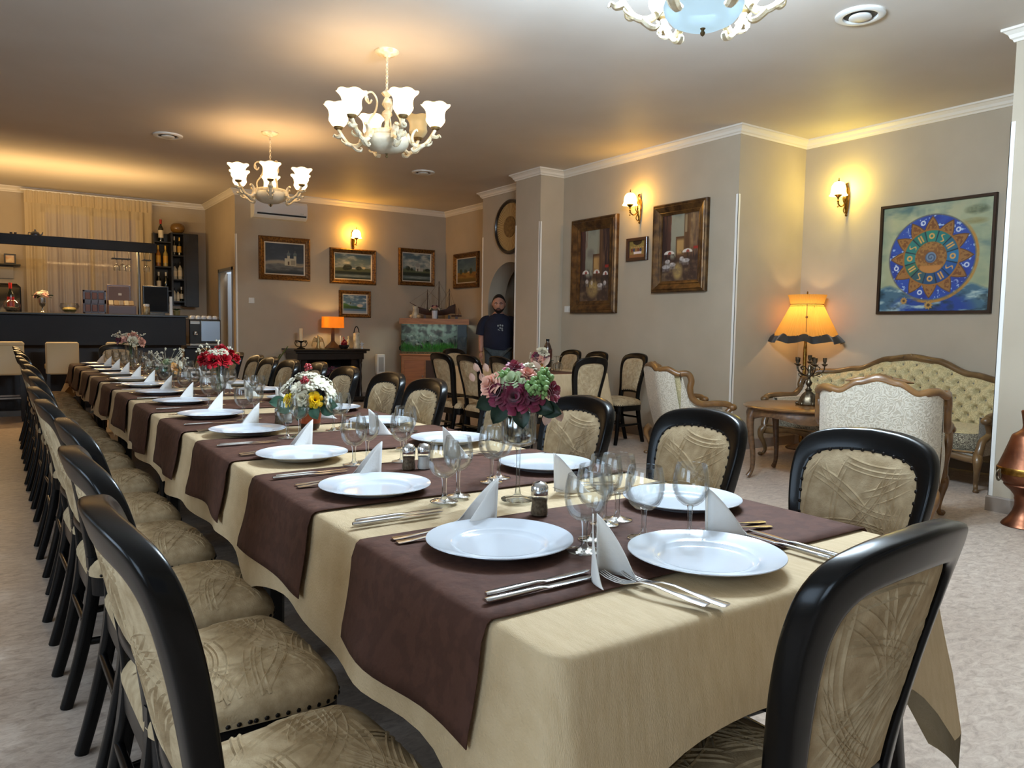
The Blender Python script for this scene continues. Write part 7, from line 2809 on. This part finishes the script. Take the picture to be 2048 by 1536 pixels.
# hands: palm and five separate fingers
for sg in (-1, 1):
    bx = -.243 if sg < 0 else .253
    W = (bx, -.06, .855)
    vs = [W, (W[0], W[1] - .012, W[2] - .045), (W[0], W[1] - .018, W[2] - .085)]
    es = [(0, 1), (1, 2)]
    rd = [(.024, .018), (.036, .016), (.034, .014)]
    hand = skin_obj('hand', vs, es, rd, M_SKIN, MN, 0, 2)
    for k, (o, ln) in enumerate(((-.030, .072), (-.010, .082), (.010, .076), (.028, .060))):
        b = (W[0] + sg * .004, W[1] - .018 + o * .9, W[2] - .082)
        f = [b, (b[0] - sg * .004, b[1] - .004, b[2] - ln * .45), (b[0] - sg * .014, b[1] - .004, b[2] - ln * .78), (b[0] - sg * .026, b[1] - .002, b[2] - ln)]
        skin_obj('finger', f, [(0, 1), (1, 2), (2, 3)], [.0098, .0090, .0082, .0070], M_SKIN, hand, 0, 1)
    b = (W[0] - sg * .008, W[1] - .042, W[2] - .035)
    f = [b, (b[0] - sg * .012, b[1] - .016, b[2] - .028), (b[0] - sg * .020, b[1] - .018, b[2] - .058)]
    skin_obj('thumb', f, [(0, 1), (1, 2)], [.012, .0105, .0085], M_SKIN, hand, 0, 1)
MB().tube([(.255 + .040 * math.cos(q * PI / 8), -.035 + .040 * math.sin(q * PI / 8), .925) for q in range(17)], [(.012, .003)] * 17, 6, up=(0, 0, 1)).build('watch', M_IRON, MN, 60)
mb = MB()
TR = [(.90, .205, .160, .0), (.93, .212, .168, -.004), (1.00, .215, .178, -.012), (1.08, .215, .178, -.012), (1.16, .212, .166, -.008), (1.24, .212, .150, -.002), (1.30, .208, .132, .004),
      (1.345, .180, .112, .008), (1.378, .130, .092, .008), (1.400, .092, .080, .006), (1.412, .078, .072, .004)]
rings = []
for z, rx, ry, cy_ in TR:
    rings.append([(math.copysign(abs(math.cos(a)) ** .82, math.cos(a)) * rx, cy_ + math.copysign(abs(math.sin(a)) ** .9, math.sin(a)) * ry + .004 * math.sin(3 * a + z * 30), z + .012 * math.sin(2 * a) * (z < .95)) for a in [2 * PI * k / 40 for k in range(40)]])
mb.rings(rings, False)
for sg in (-1, 1):
    P = smooth_path([(sg * .12, .010, 1.325), (sg * .185, .014, 1.298), (sg * .232, .018, 1.21), (sg * .252, .018, 1.10)], 14)
    mb.tube(P, [float(np.interp(k / 13, (0, .3, .6, 1), (.060, .082, .084, .080))) for k in range(14)], 18, caps=False)
sh = mb.build('shirt', M_SHIRT, MN, 180)
mb = MB()
rs = random.Random(2)
for k in range(9):
    x, z = .01 + (k % 3) * .028 - .01 + rs.uniform(-.006, .006), 1.17 + (k // 3) * .035 + rs.uniform(-.006, .006)
    if k in (3,):
        continue
    mb.ball((x, -.176 + (z - 1.12) * .14, z), .0125, 8, 5, (1, .35, 1.2))
mb.build('shirt_print', mat('grey_print', (150, 156, 156), .7), sh, 180)
PV = [(0, .012, .95), (-.10, .01, .85), (-.108, -.004, .50), (-.112, .02, .10), (.10, .01, .85), (.108, -.004, .50), (.112, .02, .10)]
skin_obj('trousers', PV, [(0, 1), (1, 2), (2, 3), (0, 4), (4, 5), (5, 6)], [(.18, .135), .115, .085, .072, .115, .085, .072], M_JEAN, MN)
for sg in (-1, 1):
    MB().ball((sg * .114, -.06, .045), .05, 12, 8, (.9, 2.5, .9)).build('shoe', M_IRON, MN, 180)
